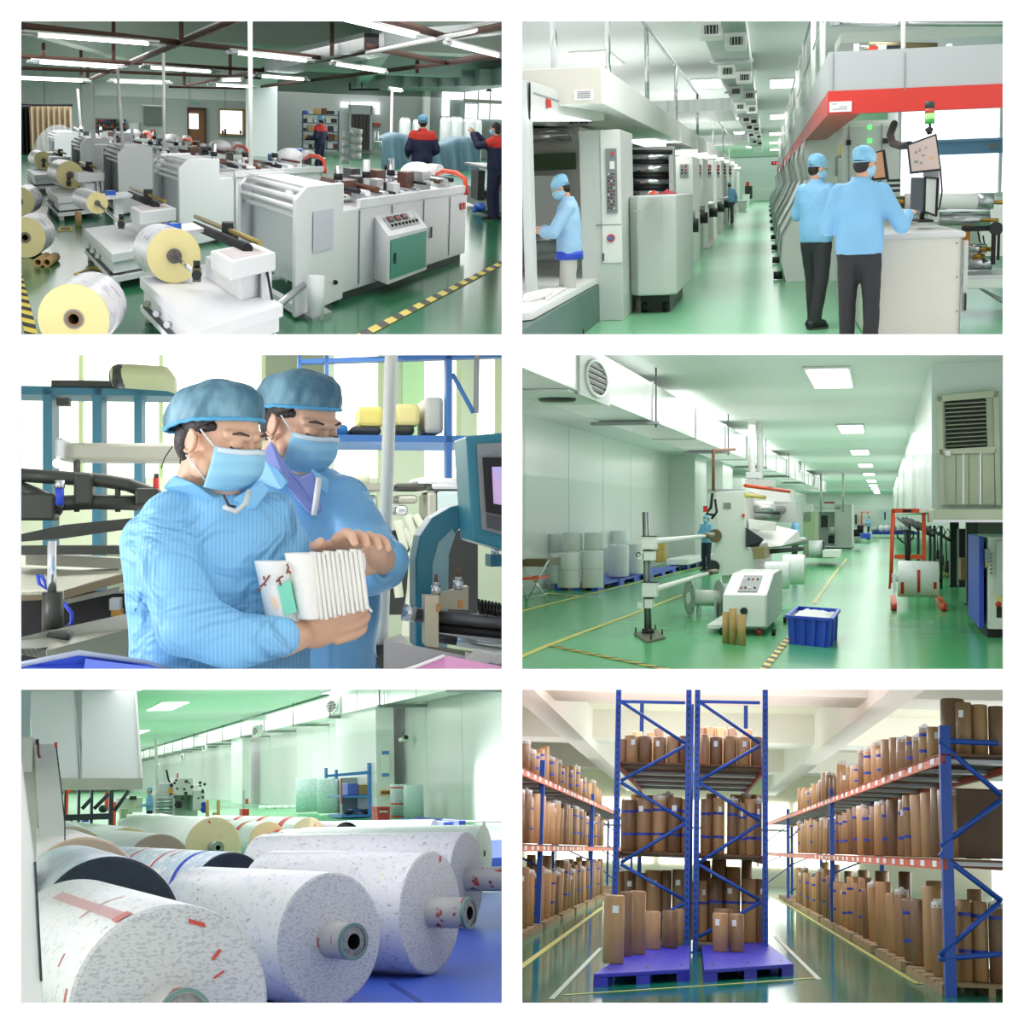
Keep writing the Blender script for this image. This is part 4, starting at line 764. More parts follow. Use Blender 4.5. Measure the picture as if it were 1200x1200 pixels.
    # red fire box
    def firebox(px0, px1, py0, py1, Y, lb, big=True):
        with Thing(R, 'fire_extinguisher_box', lb, 'fire box', 'red extinguisher boxes') as T:
            b = R.bx(px0, px1, py0, py1, Y, Y + .5); z1 = b[5]; x1 = b[1]; xs = R.at(px0 + (px1 - px0) * .62, py1, Y).x
            T.p('box', B(b[0], xs, Y, Y + 1.6, .12, z1 - .03), m_red, bv=.006)
            T.p('door', PR([(xs, Y, .12), (x1, Y + .9, .12), (x1, Y + 1.6, .12), (xs, Y + 1.6, .12)], (0, 0, z1 - .15)), m_red, label='door side with white lettering')
            T.p('lid', PR([(b[0] - .02, Y - .02, z1 - .03), (xs + .01, Y - .02, z1 - .03), (x1 + .02, Y + .9, z1 - .03), (x1 + .02, Y + 1.6, z1 - .03), (b[0] - .02, Y + 1.6, z1 - .03)], (0, 0, .03)), m_red)
            for (x, y) in ((b[0] + .05, Y + .05), (xs - .04, Y + .05), (x1 - .05, Y + .95)): T.p('leg', B(x - .04, x + .04, y - .02, y + .04, 0, .12), m_red)
            if big:
                d = V((x1 - xs, .9, 0)).normalized()
                c = (V((xs, Y, 0)) + V((x1, Y + .9, 0))) / 2 - V((d.y, -d.x, 0)) * -.006
                for (z, sz) in ((z1 - .17, .05), (z1 - .24, .03), (.3, .05), (.24, .03)):
                    for j in range(4): T.p('letter', MB().obox(c + V((0, -.012, z)) + d * (j - 1.5) * .15 * 1.4, d * .05, V((.0, .004, 0)), V((0, 0, sz * .4))), m_paper)
        return T
    firebox(711, 742, 292, 352, R.fl(726, 352).y, 'red fire extinguisher box with yellow gloves on top, beside the near cabinet')
    m = MB(); q = R.fl(722, 292, .62)
    zb_ = R.at(725, 292, R.fl(726, 352).y).z; q = V((R.at(725, 292, 19).x, R.fl(726, 352).y + .6, zb_ + .02))
    m = MB(); m.cap(q + V((-.14, 0, .02)), q + V((.1, .1, .02)), .03, .025); m.cap(q + V((-.1, .3, .03)), q + V((.14, -.1, .02)), .028, .02)
    for j in range(4): m.cap(q + V((.08, .1, .02)), q + V((.13 + .02 * j, .12 - .08 * j, .03)), .014, .01, 8)
    solo(R, 'work_gloves', m, mat('pale_yellow_cotton', 'd9cf9a', .9, bump=.5), 'crumpled pale yellow work gloves on the near red box', 'gloves')
    firebox(807, 820, 255, 282, R.fl(812, 282).y, 'smaller red box standing on the floor beyond the white cabinet', False)
    # receding press columns
    cols = [(790, 812, 183, 30), (814, 824, 185, 37), (826, 836, 187, 44), (838, 845, 189, 52), (846, 852, 191, 61), (853, 858, 193, 71), (858, 862, 195, 84), (862, 866, 198, 98)]
    for i, (a, c, top, Y) in enumerate(cols):
        nm = ['nearest, right beside the white cabinet', 'second from the white cabinet', 'third, beside the tall kraft tubes', 'fourth, past the kraft tubes', 'fifth in the receding row', 'sixth in the receding row', 'seventh in the receding row', 'eighth and farthest'][i]
        with Thing(R, 'press_column', 'white press column with gauges in the left line, ' + nm, 'printing press', 'left row of press columns') as T:
            b = R.bx(a, c, top, 240, Y, Y + 4); T.p('column', B(b[0], b[1], Y, Y + 3, 0, zb if b[5] > zb else b[5]), white, bv=.01)
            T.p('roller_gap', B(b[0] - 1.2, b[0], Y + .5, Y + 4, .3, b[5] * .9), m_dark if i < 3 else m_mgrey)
            for j in range(4):
                T.p('roller', CY((b[0] - 1.2, Y + .2, .7 + j * .35), (b[0], Y + .2, .7 + j * .35), .07, n=12), m_steel)
            if i < 6:
                pn = T.p('gauge_panel', B(R.bx(a + (c - a) * .3, a + (c - a) * .75, 192, 207, Y - .04, Y)), m_alu)
                for j in range(6):
                    q = R.at(a + (c - a) * (.42 + .2 * (j % 2)), 195 + 4 * (j // 2), Y - .05); T.p('gauge', CY(q, q + V((0, -.02, 0)), .02 * Y / 30, n=8), m_dark if j % 3 else m_red, parent=pn)
                T.p('shaft', CY(((b[0] + b[1]) / 2 - .4, Y - .3, .95), (b[1] + .05, Y - .3, .95), .1, n=14), m_alu)
                T.p('motor', CY((b[1] - .1, Y - .5, .75), (b[1] + .12, Y - .5, .75), .13, n=14), m_dark)
            T.p('lamp', B(b[0] - .3, b[1] + .1, Y - .6, Y - .3, b[5] + .02, b[5] + .1), m_led)
    # kraft tubes on floor
    for i, (px, py0, py1, w) in enumerate(((834.5, 240, 269.5, 7.5), (839.7, 241, 261.5, 4), (844.5, 239, 260.5, 6), (849.2, 238, 256, 4))):
        q = R.fl(px, py1); r = w / 2 * q.y / F; h = R.at(px, py0, q.y).z
        m = MB(); m.lathe(q, V((0, 0, 1)), [(0, r * .8), (0, r), (h, r), (h, r * .8), (h - .05, r * .78), (0, r * .78)], 20)
        solo(R, 'cardboard_tube', m, m_kraft, 'tall kraft cardboard tube standing by the left press line, %s' % ['front and thickest', 'thin one second from the front', 'third from the front', 'thin rear one'][i], 'cardboard tube', 'kraft tubes by the press line')
    solo(R, 'red_drum', LA(R.fl(852, 254), V((0, 0, 1)), [(0, 0), (0, .2), (.9, .2), (.9, .1), (1.05, .1), (1.05, 0)], 16), m_red, 'narrow red canister behind the kraft tubes', 'canister')
    person(R, R.fl(855, 262), 1.6, .12, 'distant man in blue coat and dark trousers walking away beside the left press line', lf=(-.09, .06), rf=(.1, -.05), lh=(-.22, .2, .95), rh=(.28, .02, .85), mask=False, tr=mat('slate_trousers', '4a4f52', .8), vox=.03)
    for i, (px0, px1, py0, py1) in enumerate(((864, 875, 236, 248), (870, 878, 229, 243))):
        q = R.fl((px0 + px1) / 2, py1); b = R.bx(px0, px1, py0, py1, q.y, q.y + 3)
        with Thing(R, 'white_bin', 'white plastic bin beyond the walking man, %s' % ('front one' if i == 0 else 'rear one'), 'bin', 'white bins down the hall') as T:
            T.p('tub', MB().hexa([(b[0] + .06, b[2], 0), (b[1] - .06, b[2], 0), (b[1] - .06, b[3], 0), (b[0] + .06, b[3], 0), (b[0], b[2], b[5]), (b[1], b[2], b[5]), (b[1], b[3], b[5]), (b[0], b[3], b[5])]), m_paper); T.p('rim', B(b[0] - .03, b[1] + .03, b[2] - .03, b[3], b[5], b[5] + .05), white)
    # far end clutter
    with Thing(R, 'end_machine', 'dark machine parts with red lamp at the far end of the hall', 'machine') as T:
        T.p('frame', B(R.bx(873, 881, 218, 233, 128, 134)), m_dark); T.p('red_lamp', B(R.bx(874, 878, 213, 218, 129, 131)), m_red); T.p('bench', B(R.bx(881, 905, 222, 233, 140, 146)), m_lgrey)
    with Thing(R, 'exit_display', 'small black display board with red digits on the far wall', 'sign') as T:
        T.p('board', B(R.bx(904, 920, 189, 193, 150, 151)), m_black)
        for j in range(4): T.p('digit', B(R.bx(906 + j * 3.3, 908 + j * 3.3, 190, 192, 149.7, 150)), mat('red_led', 'ff3040', .5, emit=1.5))
    # floor grating mat
    struct(R, 'trim_1', PR([R.fl(806, 291, .005), R.fl(831, 291, .005), R.fl(869, 240, .005), R.fl(850, 240, .005)], (0, 0, .01)), mat('pink_grey_steel_plate', 'bdb7bb', .3, .3, var=.15, vscale=2))
    struct(R, 'trim_2', PR([R.fl(918, 299, .005), R.fl(945, 299, .005), R.fl(916, 235, .005), R.fl(908, 235, .005)], (0, 0, .01)), mat('white_grid_plate', 'd8dcda', .3, .2, var=.3, vscale=12))
    # ---------------- right press
    Yr = 15.2
    with Thing(R, 'press_housing', 'grey overhead press housing with broad red band, right side', 'machine casing') as T:
        xl = R.at(971, 90, Yr).x; z0 = R.at(971, 134, Yr).z; z1 = R.at(971, 107, Yr).z; z2 = R.at(971, 61, Yr).z; xr = R.at(1230, 90, Yr).x
        T.p('upper_casing', B(xl, xr, Yr, Yr + 1.2, z1, z2).box(xl, xl + .6, Yr + 1.2, 95, z1, z2), mat('silver_grey_paint', 'b4bcbb', .4, var=.02, vscale=1))
        T.p('red_band', B(xl - .005, xr, Yr - .01, Yr + .15, z0, z1).box(xl - .005, xl + .3, Yr + .15, 95, z0, z1), m_red, label='broad red lower band')
        for px in (976, 1060): T.p('seam', B(R.bx(px, px + .8, 62, 107, Yr - .012, Yr)), m_mgrey)
        pl = T.p('placard', B(R.bx(972, 998, 119, 131, Yr - .03, Yr - .01)), m_paper, label='white maker plate')
        for j in range(3): T.p('print_line', B(R.bx(975 + 8 * (j == 1), 981 + 12 * (j > 0), 121.5 + j * 3, 122.3 + j * 3, Yr - .035, Yr - .03)), m_mgrey, parent=pl)
        # handrail on the left edge
        for y in (17.5, 21, 26, 32, 40, 50, 62, 78): T.p('rail_post', CY((xl + .02, y, z2), (xl + .02, y, z2 + 1.0), .025 + .0004 * y), white)
        T.p('handrail', TU([(xl + .02, 17, z2 + 1), (xl + .02, 88, z2 + 1)], .02, 6), m_steel); T.p('handrail', TU([(xl + .02, 17, z2 + .5), (xl + .02, 88, z2 + .5)], .015, 6), m_steel)
    with Thing(R, 'top_roller', 'bronze roller with brackets on top of the right press housing', 'roller') as T:
        Y2 = 16.5; T.p('roller', CY(R.at(1018, 55, Y2), R.at(1098, 56, Y2), .05, n=20), m_brown)
        T.p('lower_roller', CY(R.at(1014, 59.5, Y2 - .1), R.at(1096, 60, Y2 - .1), .035, n=16), m_brown)
        T.p('shaft', CY(R.at(1001, 55, Y2), R.at(1113, 56, Y2), .012, n=8), m_steel)
        for px in (1001, 1110): T.p('bracket', B(R.bx(px, px + 6, 51, 62, Y2 - .05, Y2 + .05)), white)
        T.p('gearbox', B(R.bx(1027, 1039, 52, 61, Y2 - .3, Y2 - .1)), m_lgrey); T.p('red_cap', B(R.bx(1019, 1029, 54, 59, Y2 - .3, Y2 - .15)), m_red); T.p('bolt_block', B(R.bx(1040, 1055, 53, 60, Y2 - .25, Y2 - .12)), m_dark)
    m = CY(R.at(1058.5, 61, 16), R.at(1058.5, 10, 16), .022, n=12)
    solo(R, 'roof_pole', m, white, 'white vertical pole from the press housing to the ceiling', 'pole')
    with Thing(R, 'ceiling_pipe', 'grey pipe running across under the ceiling, upper right', 'pipe') as T:
        T.p('pipe', CY(R.at(975, 27, 18), R.at(1220, 28, 18), .03, n=12), m_alu); T.p('pipe_clamp', B(R.bx(1053, 1064, 24, 29, 17.9, 18.1)), m_mgrey); T.p('pipe_end', B(R.bx(974, 984, 24, 29, 17.9, 18.1)), m_mgrey)
    solo(R, 'cross_beam', B(R.bx(985, 1220, 33, 45, 24, 26)), white, 'broad white beam under the ceiling above the red band housing', 'beam')
    with Thing(R, 'upper_machine', 'dark bracket and motor at the top right corner of the housing', 'machine') as T:
        T.p('motor', CY(R.at(1168, 59, 16.6), R.at(1190, 59, 16.6), .05), m_dark); T.p('arm', CY(R.at(1162, 62, 16.4), R.at(1176, 52, 16.4), .015), m_black); T.p('foot_plate', B(R.bx(1160, 1185, 60.5, 62, 16.2, 16.8)), m_dark)
    # enclosure under the red band
    with Thing(R, 'press_enclosure', 'pale grey tall press enclosure doors behind the two men', 'machine casing') as T:
        Ye = 19; b = R.bx(987, 1053, 135, 330, Ye, 24)
        T.p('body', B(b[0], b[1], Ye, Ye + 1.5, 0, z0), m_lgrey)
        for px in (994, 1032): T.p('door_seam', B(R.bx(px, px + .8, 145, 320, Ye - .02, Ye)), m_mgrey)
        T.p('top_trim', B(R.bx(987, 1053, 141, 145, Ye - .05, Ye)), white)
        for py in (149, 165): c = R.at(1019, py, Ye); T.p('lamp_reflection', CY(c, c + V((0, -.03, 0)), .028, n=16), mat('green_reflection_glow', '60ff70', .4, emit=1.2), label='glowing disc painted as a green lamp reflection')  # reflections of a green lamp, put in as small emissive discs
        T.p('latch', B(R.bx(992, 997, 164, 170, Ye - .06, Ye)), m_black); T.p('latch', B(R.bx(1035, 1041, 162, 168, Ye - .06, Ye)), m_dark)
        T.p('yellow_handle', B(R.bx(984, 986.5, 170, 181, Ye - .4, Ye - .3)), mat('yellow_plastic', 'e8c23a', .4))
        T.p('door_frame', TU([R.at(980, 206, Ye - .5), R.at(980, 185, Ye - .5), R.at(986, 183, Ye - .5)], .02, 6), m_mgrey)
    for i in range(9):      # curved white press bays, receding on the right
        Y = [24, 29, 35, 42, 50, 60, 72, 86, 102][i]; x = xl - .25 - .0 * i
        nm = ['nearest', 'second', 'third', 'fourth', 'fifth', 'sixth', 'seventh', 'eighth', 'farthest'][i]
        with Thing(R, 'press_bay', 'white curved press bay in the right row, %s' % nm, 'printing press', 'right row of curved press bays') as T:
            pr = [(x + .28, 2.3), (x + .22, 1.9), (x + .3, 1.5), (x + .12, 1.1), (x - .1, .7), (x - .12, .3), (x - .05, 0)]
            m = MB(); m.prism([V((a, Y, z)) for a, z in pr] + [V((x + 1.6, Y, 0)), V((x + 1.6, Y, 2.3))], (0, 3.2, 0)); T.p('cover', m, white)
            m = MB(); m.tube([V((a, Y - .03, z)) for a, z in pr], .022 * Y / 30, 6); T.p('edge_trim', m, m_alu)
            T.p('foot_motor', CY((x - .22, Y + .5, .07), (x - .08, Y + .5, .07), .06, n=12), m_dark)
    for i, (px0, px1, py0, py1) in enumerate(((911.5, 917, 238, 250), (908, 912, 229, 241))):
        q = R.fl(px0, py1); b = R.bx(px0, px1, py0, py1, q.y, q.y + 1)
        with Thing(R, 'red_bin', 'red waste bin beside the right row of bays, %s' % ('front' if i == 0 else 'rear'), 'bin', 'red bins') as T: T.p('tub', B(b[0], b[1], b[2], b[3], 0, b[5]), m_red); T.p('lid', B(b[0] - .02, b[1] + .02, b[2] - .05, b[3], b[5], b[5] + .06), m_red)
    with Thing(R, 'hand_tool_case', 'small green and red tool case on the floor by the right bays', 'tool case') as T:
        q = R.fl(933, 272); T.p('case', B(q.x - .1, q.x + .12, q.y, q.y + .8, 0, .12), m_red); T.p('base_tray', B(q.x - .14, q.x + .14, q.y - .05, q.y + .9, 0, .05), mat('dark_green_plastic', '2f7a4d', .5)); 
    with Thing(R, 'cable_coil', 'coiled dark cable on the floor by the right bays', 'cable') as T:
        q = R.fl(925, 262, .03); m = MB()
        for k in range(3): m.tube([q + V(((.16 - .03 * k) * math.cos(a), .6 * (1 - .15 * k) * math.sin(a), .02 * k)) for a in [2 * PI * i / 16 for i in range(16)]], .015, 6, True)
        T.p('coil', m, m_dark); T.p('plug', B(q.x + .15, q.x + .3, q.y - .1, q.y + .3, 0, .08), mat('dark_green_plastic', '2f7a4d', .5))
    # window behind
    Yw = 34; fr = R.bx(1053, 1200, 118, 232, Yw, Yw + .3)
    struct(R, 'wall_right', B(R.at(1040, 200, Yw + .5).x, R.at(1260, 200, Yw + .5).x, Yw + .5, Yw + .7, 0, CZ), mat('white_wall_r2', 'e8ecea', .5))
    t = Thing(R, 'window_1', kind='structure')
    t.p('pane', B(R.bx(1055, 1176, 120, 227, Yw + .2, Yw + .25)), m_winglow); t.p('window_frame', B(R.bx(1053, 1056, 118, 230, Yw, Yw + .3)), m_lgrey); t.p('window_sill', B(R.bx(1050, 1200, 227, 231, Yw - .2, Yw + .3)), white)
    t.p('mullion', B(R.bx(1171, 1175, 118, 230, Yw - .05, Yw + .2)), white); t.done()
    with Thing(R, 'roller_blind', 'pale blue blind band across the bright window', 'blind') as T:
        T.p('blind', B(R.bx(1098, 1200, 163, 180, Yw - .2, Yw - .15)), m_blue_bl); T.p('rail', B(R.bx(1098, 1200, 162, 165, Yw - .25, Yw - .12)), mat('paler_blue', '93b7df', .5)); T.p('label_plate', B(R.bx(1159, 1170, 168, 174, Yw - .26, Yw - .2)), m_mgrey)
    # monitors and console
    Yk = 13.5
    def slab(T, nm, pts, Y, th, m, **k): return T.p(nm, PR([R.at(a, b, Y + (c if len(q) > 2 else 0)) for q in pts for a, b, c in [(q + (0,))[:3]]], (0, th, 0)), m, **k)
    with Thing(R, 'operator_monitor', 'large tilted beige-faced screen on a bent black arm above the console', 'monitor') as T:
        Ym = 13.9
        T.p('bezel', PR([R.at(1063, 169, Ym), R.at(1097.5, 156.5, Ym), R.at(1103.5, 200, Ym), R.at(1067, 204, Ym)], (0, .06, 0)), m_dark)
        sc_ = T.p('screen', PR([R.at(1065, 170.5, Ym - .01), R.at(1096, 159, Ym - .01), R.at(1101.5, 197.5, Ym - .01), R.at(1068.5, 201, Ym - .01)], (0, .01, 0)), mat('pinkish_screen', 'c9b8ae', .35, var=.1, vscale=3), label='pale screen with small icons')
        for (a, b, w, h) in ((1072, 177, 3, 3), (1077, 174, 2, 4), (1080, 181, 4, 2), (1071, 188, 5, 3), (1084, 172, 2, 2), (1090, 184, 3, 3), (1078, 190, 3, 2)): T.p('icon', B(R.bx(a, a + w, b, b + h, Ym - .015, Ym - .01)), m_mgrey if a < 1088 else mat('amber', 'd9a95a', .5), parent=sc_)
        T.p('arm', TU([R.at(1048, 145, 15.5), R.at(1043, 158, 15.2), R.at(1046, 168, 14.8), R.at(1056, 171, 14.4), R.at(1066, 170, 14.0)], .035, 10), m_dark)
        T.p('neck', CY(R.at(1090, 157, 14), R.at(1086, 150, 14), .02), m_dark)
    with Thing(R, 'signal_lamp', 'stack light with dark top, red middle and glowing green base', 'signal light') as T:
        Ym = 14.6; seg = [(119, 127, mat('dark_green_cap', '21443c', .4)), (127, 133, mat('red_lens', 'c8563a', .3)), (133, 139, mat('green_lens', '7dff6a', .3, emit=1.6)), (139, 145, mat('green_base', '3fae4e', .3))]
        for a, b, k in seg: T.p('lens', CY(R.at(1089.5, a, Ym), R.at(1089.5, b, Ym), .042, n=20), k)
        T.p('stem', CY(R.at(1089.5, 145, Ym), R.at(1091, 157, Ym), .01), m_dark); T.p('joint', MB().ell(R.at(1091, 152, Ym), .02), m_dark)
    with Thing(R, 'side_monitor', 'brown-screened monitor seen past the nearer man\'s head', 'monitor') as T:
        Ym = 14.9; T.p('bezel', PR([R.at(1018, 180, Ym), R.at(1037, 175, Ym), R.at(1042, 210, Ym), R.at(1022, 212, Ym)], (0, .08, 0)), m_black)
        T.p('screen', PR([R.at(1020, 181, Ym - .01), R.at(1034, 177.5, Ym - .01), R.at(1037.5, 207.5, Ym - .01), R.at(1024, 209, Ym - .01)], (0, .008, 0)), mat('tan_screen', 'b98c69', .4))
        T.p('stand', CY(R.at(1031, 212, Ym + .05), R.at(1031, 262, Ym + .05), .02), m_dark)
    # console cabinet
    z1c = R.at(1070, 272, Yk).z; b = R.bx(1026, 1128, 272, 392, Yk, Yk + 1)
    with Thing(R, 'console_cabinet', 'beige console cabinet the nearer man leans on', 'cabinet') as T:
        xl2, xr2 = b[0], b[1]; Yb = R.fl(1040, 257, z1c).y
        T.p('body', B(xl2 + .01, xr2 - .01, Yk, Yb - .1, .02, z1c - .06), m_beige)
        T.p('worktop', B(xl2 - .03, xr2 + .02, Yk - .03, Yb, z1c - .06, z1c), mat('console_top', 'c9cdc8', .3), bv=.03)
        for px in (1027, 1125): T.p('edge_trim', B(R.bx(px, px + 1.2, 276, 400, Yk - .015, Yk)), m_mgrey)
        for (px, py) in ((1029, 322), (1029, 364), (1121, 285), (1121, 365), (1121, 325)): c = R.at(px, py, Yk - .01); T.p('screw', CY(c, c + V((0, -.008, 0)), .006, n=8), m_dark)
        T.p('side_post', B(R.bx(1129, 1134, 282, 366, Yk + .5, Yk + .6)), m_lgrey); T.p('hinge', B(R.bx(1130.5, 1132.5, 344, 364, Yk + .45, Yk + .5)), m_dark)
    with Thing(R, 'lower_monitor', 'dark and white split monitor unit standing on the console', 'monitor') as T:
        Ym = 14.3
        T.p('dark_face', PR([R.at(1068, 208, Ym - .1), R.at(1084, 208, Ym - .3), R.at(1083, 248, Ym - .3), R.at(1067, 245, Ym - .1)], (0, .05, 0)), mat('charcoal_glass', '474d52', .2))
        T.p('side_case', PR([R.at(1084, 208, Ym - .3), R.at(1099, 209, Ym), R.at(1097, 253, Ym), R.at(1083, 248, Ym - .3)], (0, .05, 0)), m_lgrey)
        T.p('bezel', TU([R.at(1084, 208, Ym - .32), R.at(1099, 209, Ym - .03), R.at(1097, 253, Ym - .03), R.at(1083, 248, Ym - .32)], .012, 6, True), m_black)
        T.p('stand', TU([R.at(1082, 247, Ym), R.at(1080, 254, Ym), R.at(1082, 259, Ym)], .022, 8), m_black); T.p('foot', B(R.bx(1076, 1094, 258, 260.5, Ym - .3, Ym + .3)), m_black); T.p('rear_mast', B(R.bx(1090, 1101, 200, 260, Ym + .1, Ym + .25)), m_lgrey)
        T.p('cable', TU([R.at(1102, 195, Ym), R.at(1104, 225, Ym), R.at(1101, 243, Ym), R.at(1095, 250, Ym)], .008, 6), m_black); T.p('upper_bracket', B(R.bx(1083, 1100, 199, 207, Ym, Ym + .1)), m_mgrey)
    pz = z1c + .005
    with Thing(R, 'open_notebook', 'open notebook with red cover edge on the console', 'notebook') as T: T.p('pages', PR([R.fl(1046, 262, pz), R.fl(1066, 262, pz), R.fl(1071, 259.5, pz), R.fl(1050, 258.5, pz)], (0, 0, .02)), m_paper); T.p('cover', PR([R.fl(1062, 260, pz + .02), R.fl(1069, 260, pz + .02), R.fl(1071, 258.5, pz + .02), R.fl(1063, 258.5, pz + .02)], (0, 0, .01)), m_red)
    # rollers at the far right
    with Thing(R, 'unwind_rollers', 'bank of steel rollers and brass shafts at the right edge behind the console', 'rollers') as T:
        Y3 = 17.5
        T.p('side_frame', B(R.bx(1150, 1200, 240, 300, Y3 + 1.2, Y3 + 1.4)), white)
        for (x0, x1, py, r, k) in ((1060, 1145, 236, .085, m_paper), (1144, 1164, 236, .08, m_alu), (1040, 1060, 237, .06, m_brown), (1044, 1160, 247, .05, m_steel), (1100, 1160, 258, .06, m_alu), (1134, 1156, 291, .05, m_steel), (1134, 1150, 299, .06, m_alu), (1134, 1162, 308, .075, m_steel)):
            T.p('roller', CY(R.at(x0, py, Y3), R.at(x1, py, Y3), r, n=20), k)
        br = mat('brass_shaft', 'b98c3c', .3, .7)
        for (x0, x1, py, r) in ((1046, 1060, 236, .025), (1160, 1180, 237, .02), (1040, 1048, 246, .03), (1148, 1162, 292, .025), (1140, 1154, 300, .025), (1150, 1170, 258, .02)): T.p('shaft', CY(R.at(x0, py, Y3 - .05), R.at(x1, py, Y3 - .05), r, n=12), br)
        T.p('black_arm', B(R.bx(1128, 1166, 265, 271, Y3 - .2, Y3 - .1)), m_black); T.p('black_arm', B(R.bx(1163, 1167, 262, 310, Y3 - .25, Y3 - .15)), m_black); T.p('black_arm', B(R.bx(1170, 1172, 262, 305, Y3 - .2, Y3 - .1)), m_black)
        c = R.at(1168, 268, Y3 - .3); T.p('hub', CY(c, c + V((0, .1, 0)), .07, n=16), m_dark)
        T.p('orange_motor', B(R.bx(1130, 1137, 262, 290, Y3, Y3 + .2)), mat('orange_paint', 'e08a2c', .5))
        T.p('cable', TU([R.at(1146, 271, Y3), R.at(1148, 283, Y3), R.at(1154, 289, Y3), R.at(1152, 276, Y3)], .01, 6), m_black)
        T.p('lower_deck', B(R.bx(1133, 1200, 322, 338, Y3 - .8, Y3 + .5)), m_alu); T.p('leg', PR([R.at(1146, 338, Y3), R.at(1152, 338, Y3), R.at(1200, 372, Y3), R.at(1200, 362, Y3)], (0, .3, 0)), m_lgrey)
        T.p('front_lip', B(R.bx(1133, 1200, 327, 337, Y3 - .85, Y3 - .8)), white)
        for j in range(3): T.p('black_strip', B(R.bx(1040, 1055, 210 + 6 * j, 213 + 6 * j, Y3 + .5, Y3 + .6)), m_dark)
    # men at the console
    q = R.fl(957, 388); person(R, q + V((0, .35, 0)), 1.72, -.75, 'man in blue coat, farther of the two at the console, standing left', lh=(-.16, .2, 1.2), rh=(.3, .04, .88), le=(-.27, .02, 1.13), re=(.31, .02, 1.13), lf=(-.13, .12), rf=(.1, -.12), hturn=-.35, hdown=.25)
    T = None
    q = V((R.at(1006, 390, 13.15).x, 13.15, 0)); person(R, q, 1.72, -.15, 'nearer man in blue coat, back to the viewer, arm on the console', lh=(-.2, .25, 1.05), rh=(.36, .3, 1.16), le=(-.26, 0, 1.08), re=(.33, .03, 1.08), hturn=-.6, hdown=.15, head=(.03, .02, 1.575), lf=(-.1, .05), rf=(.1, -.02))
    # light

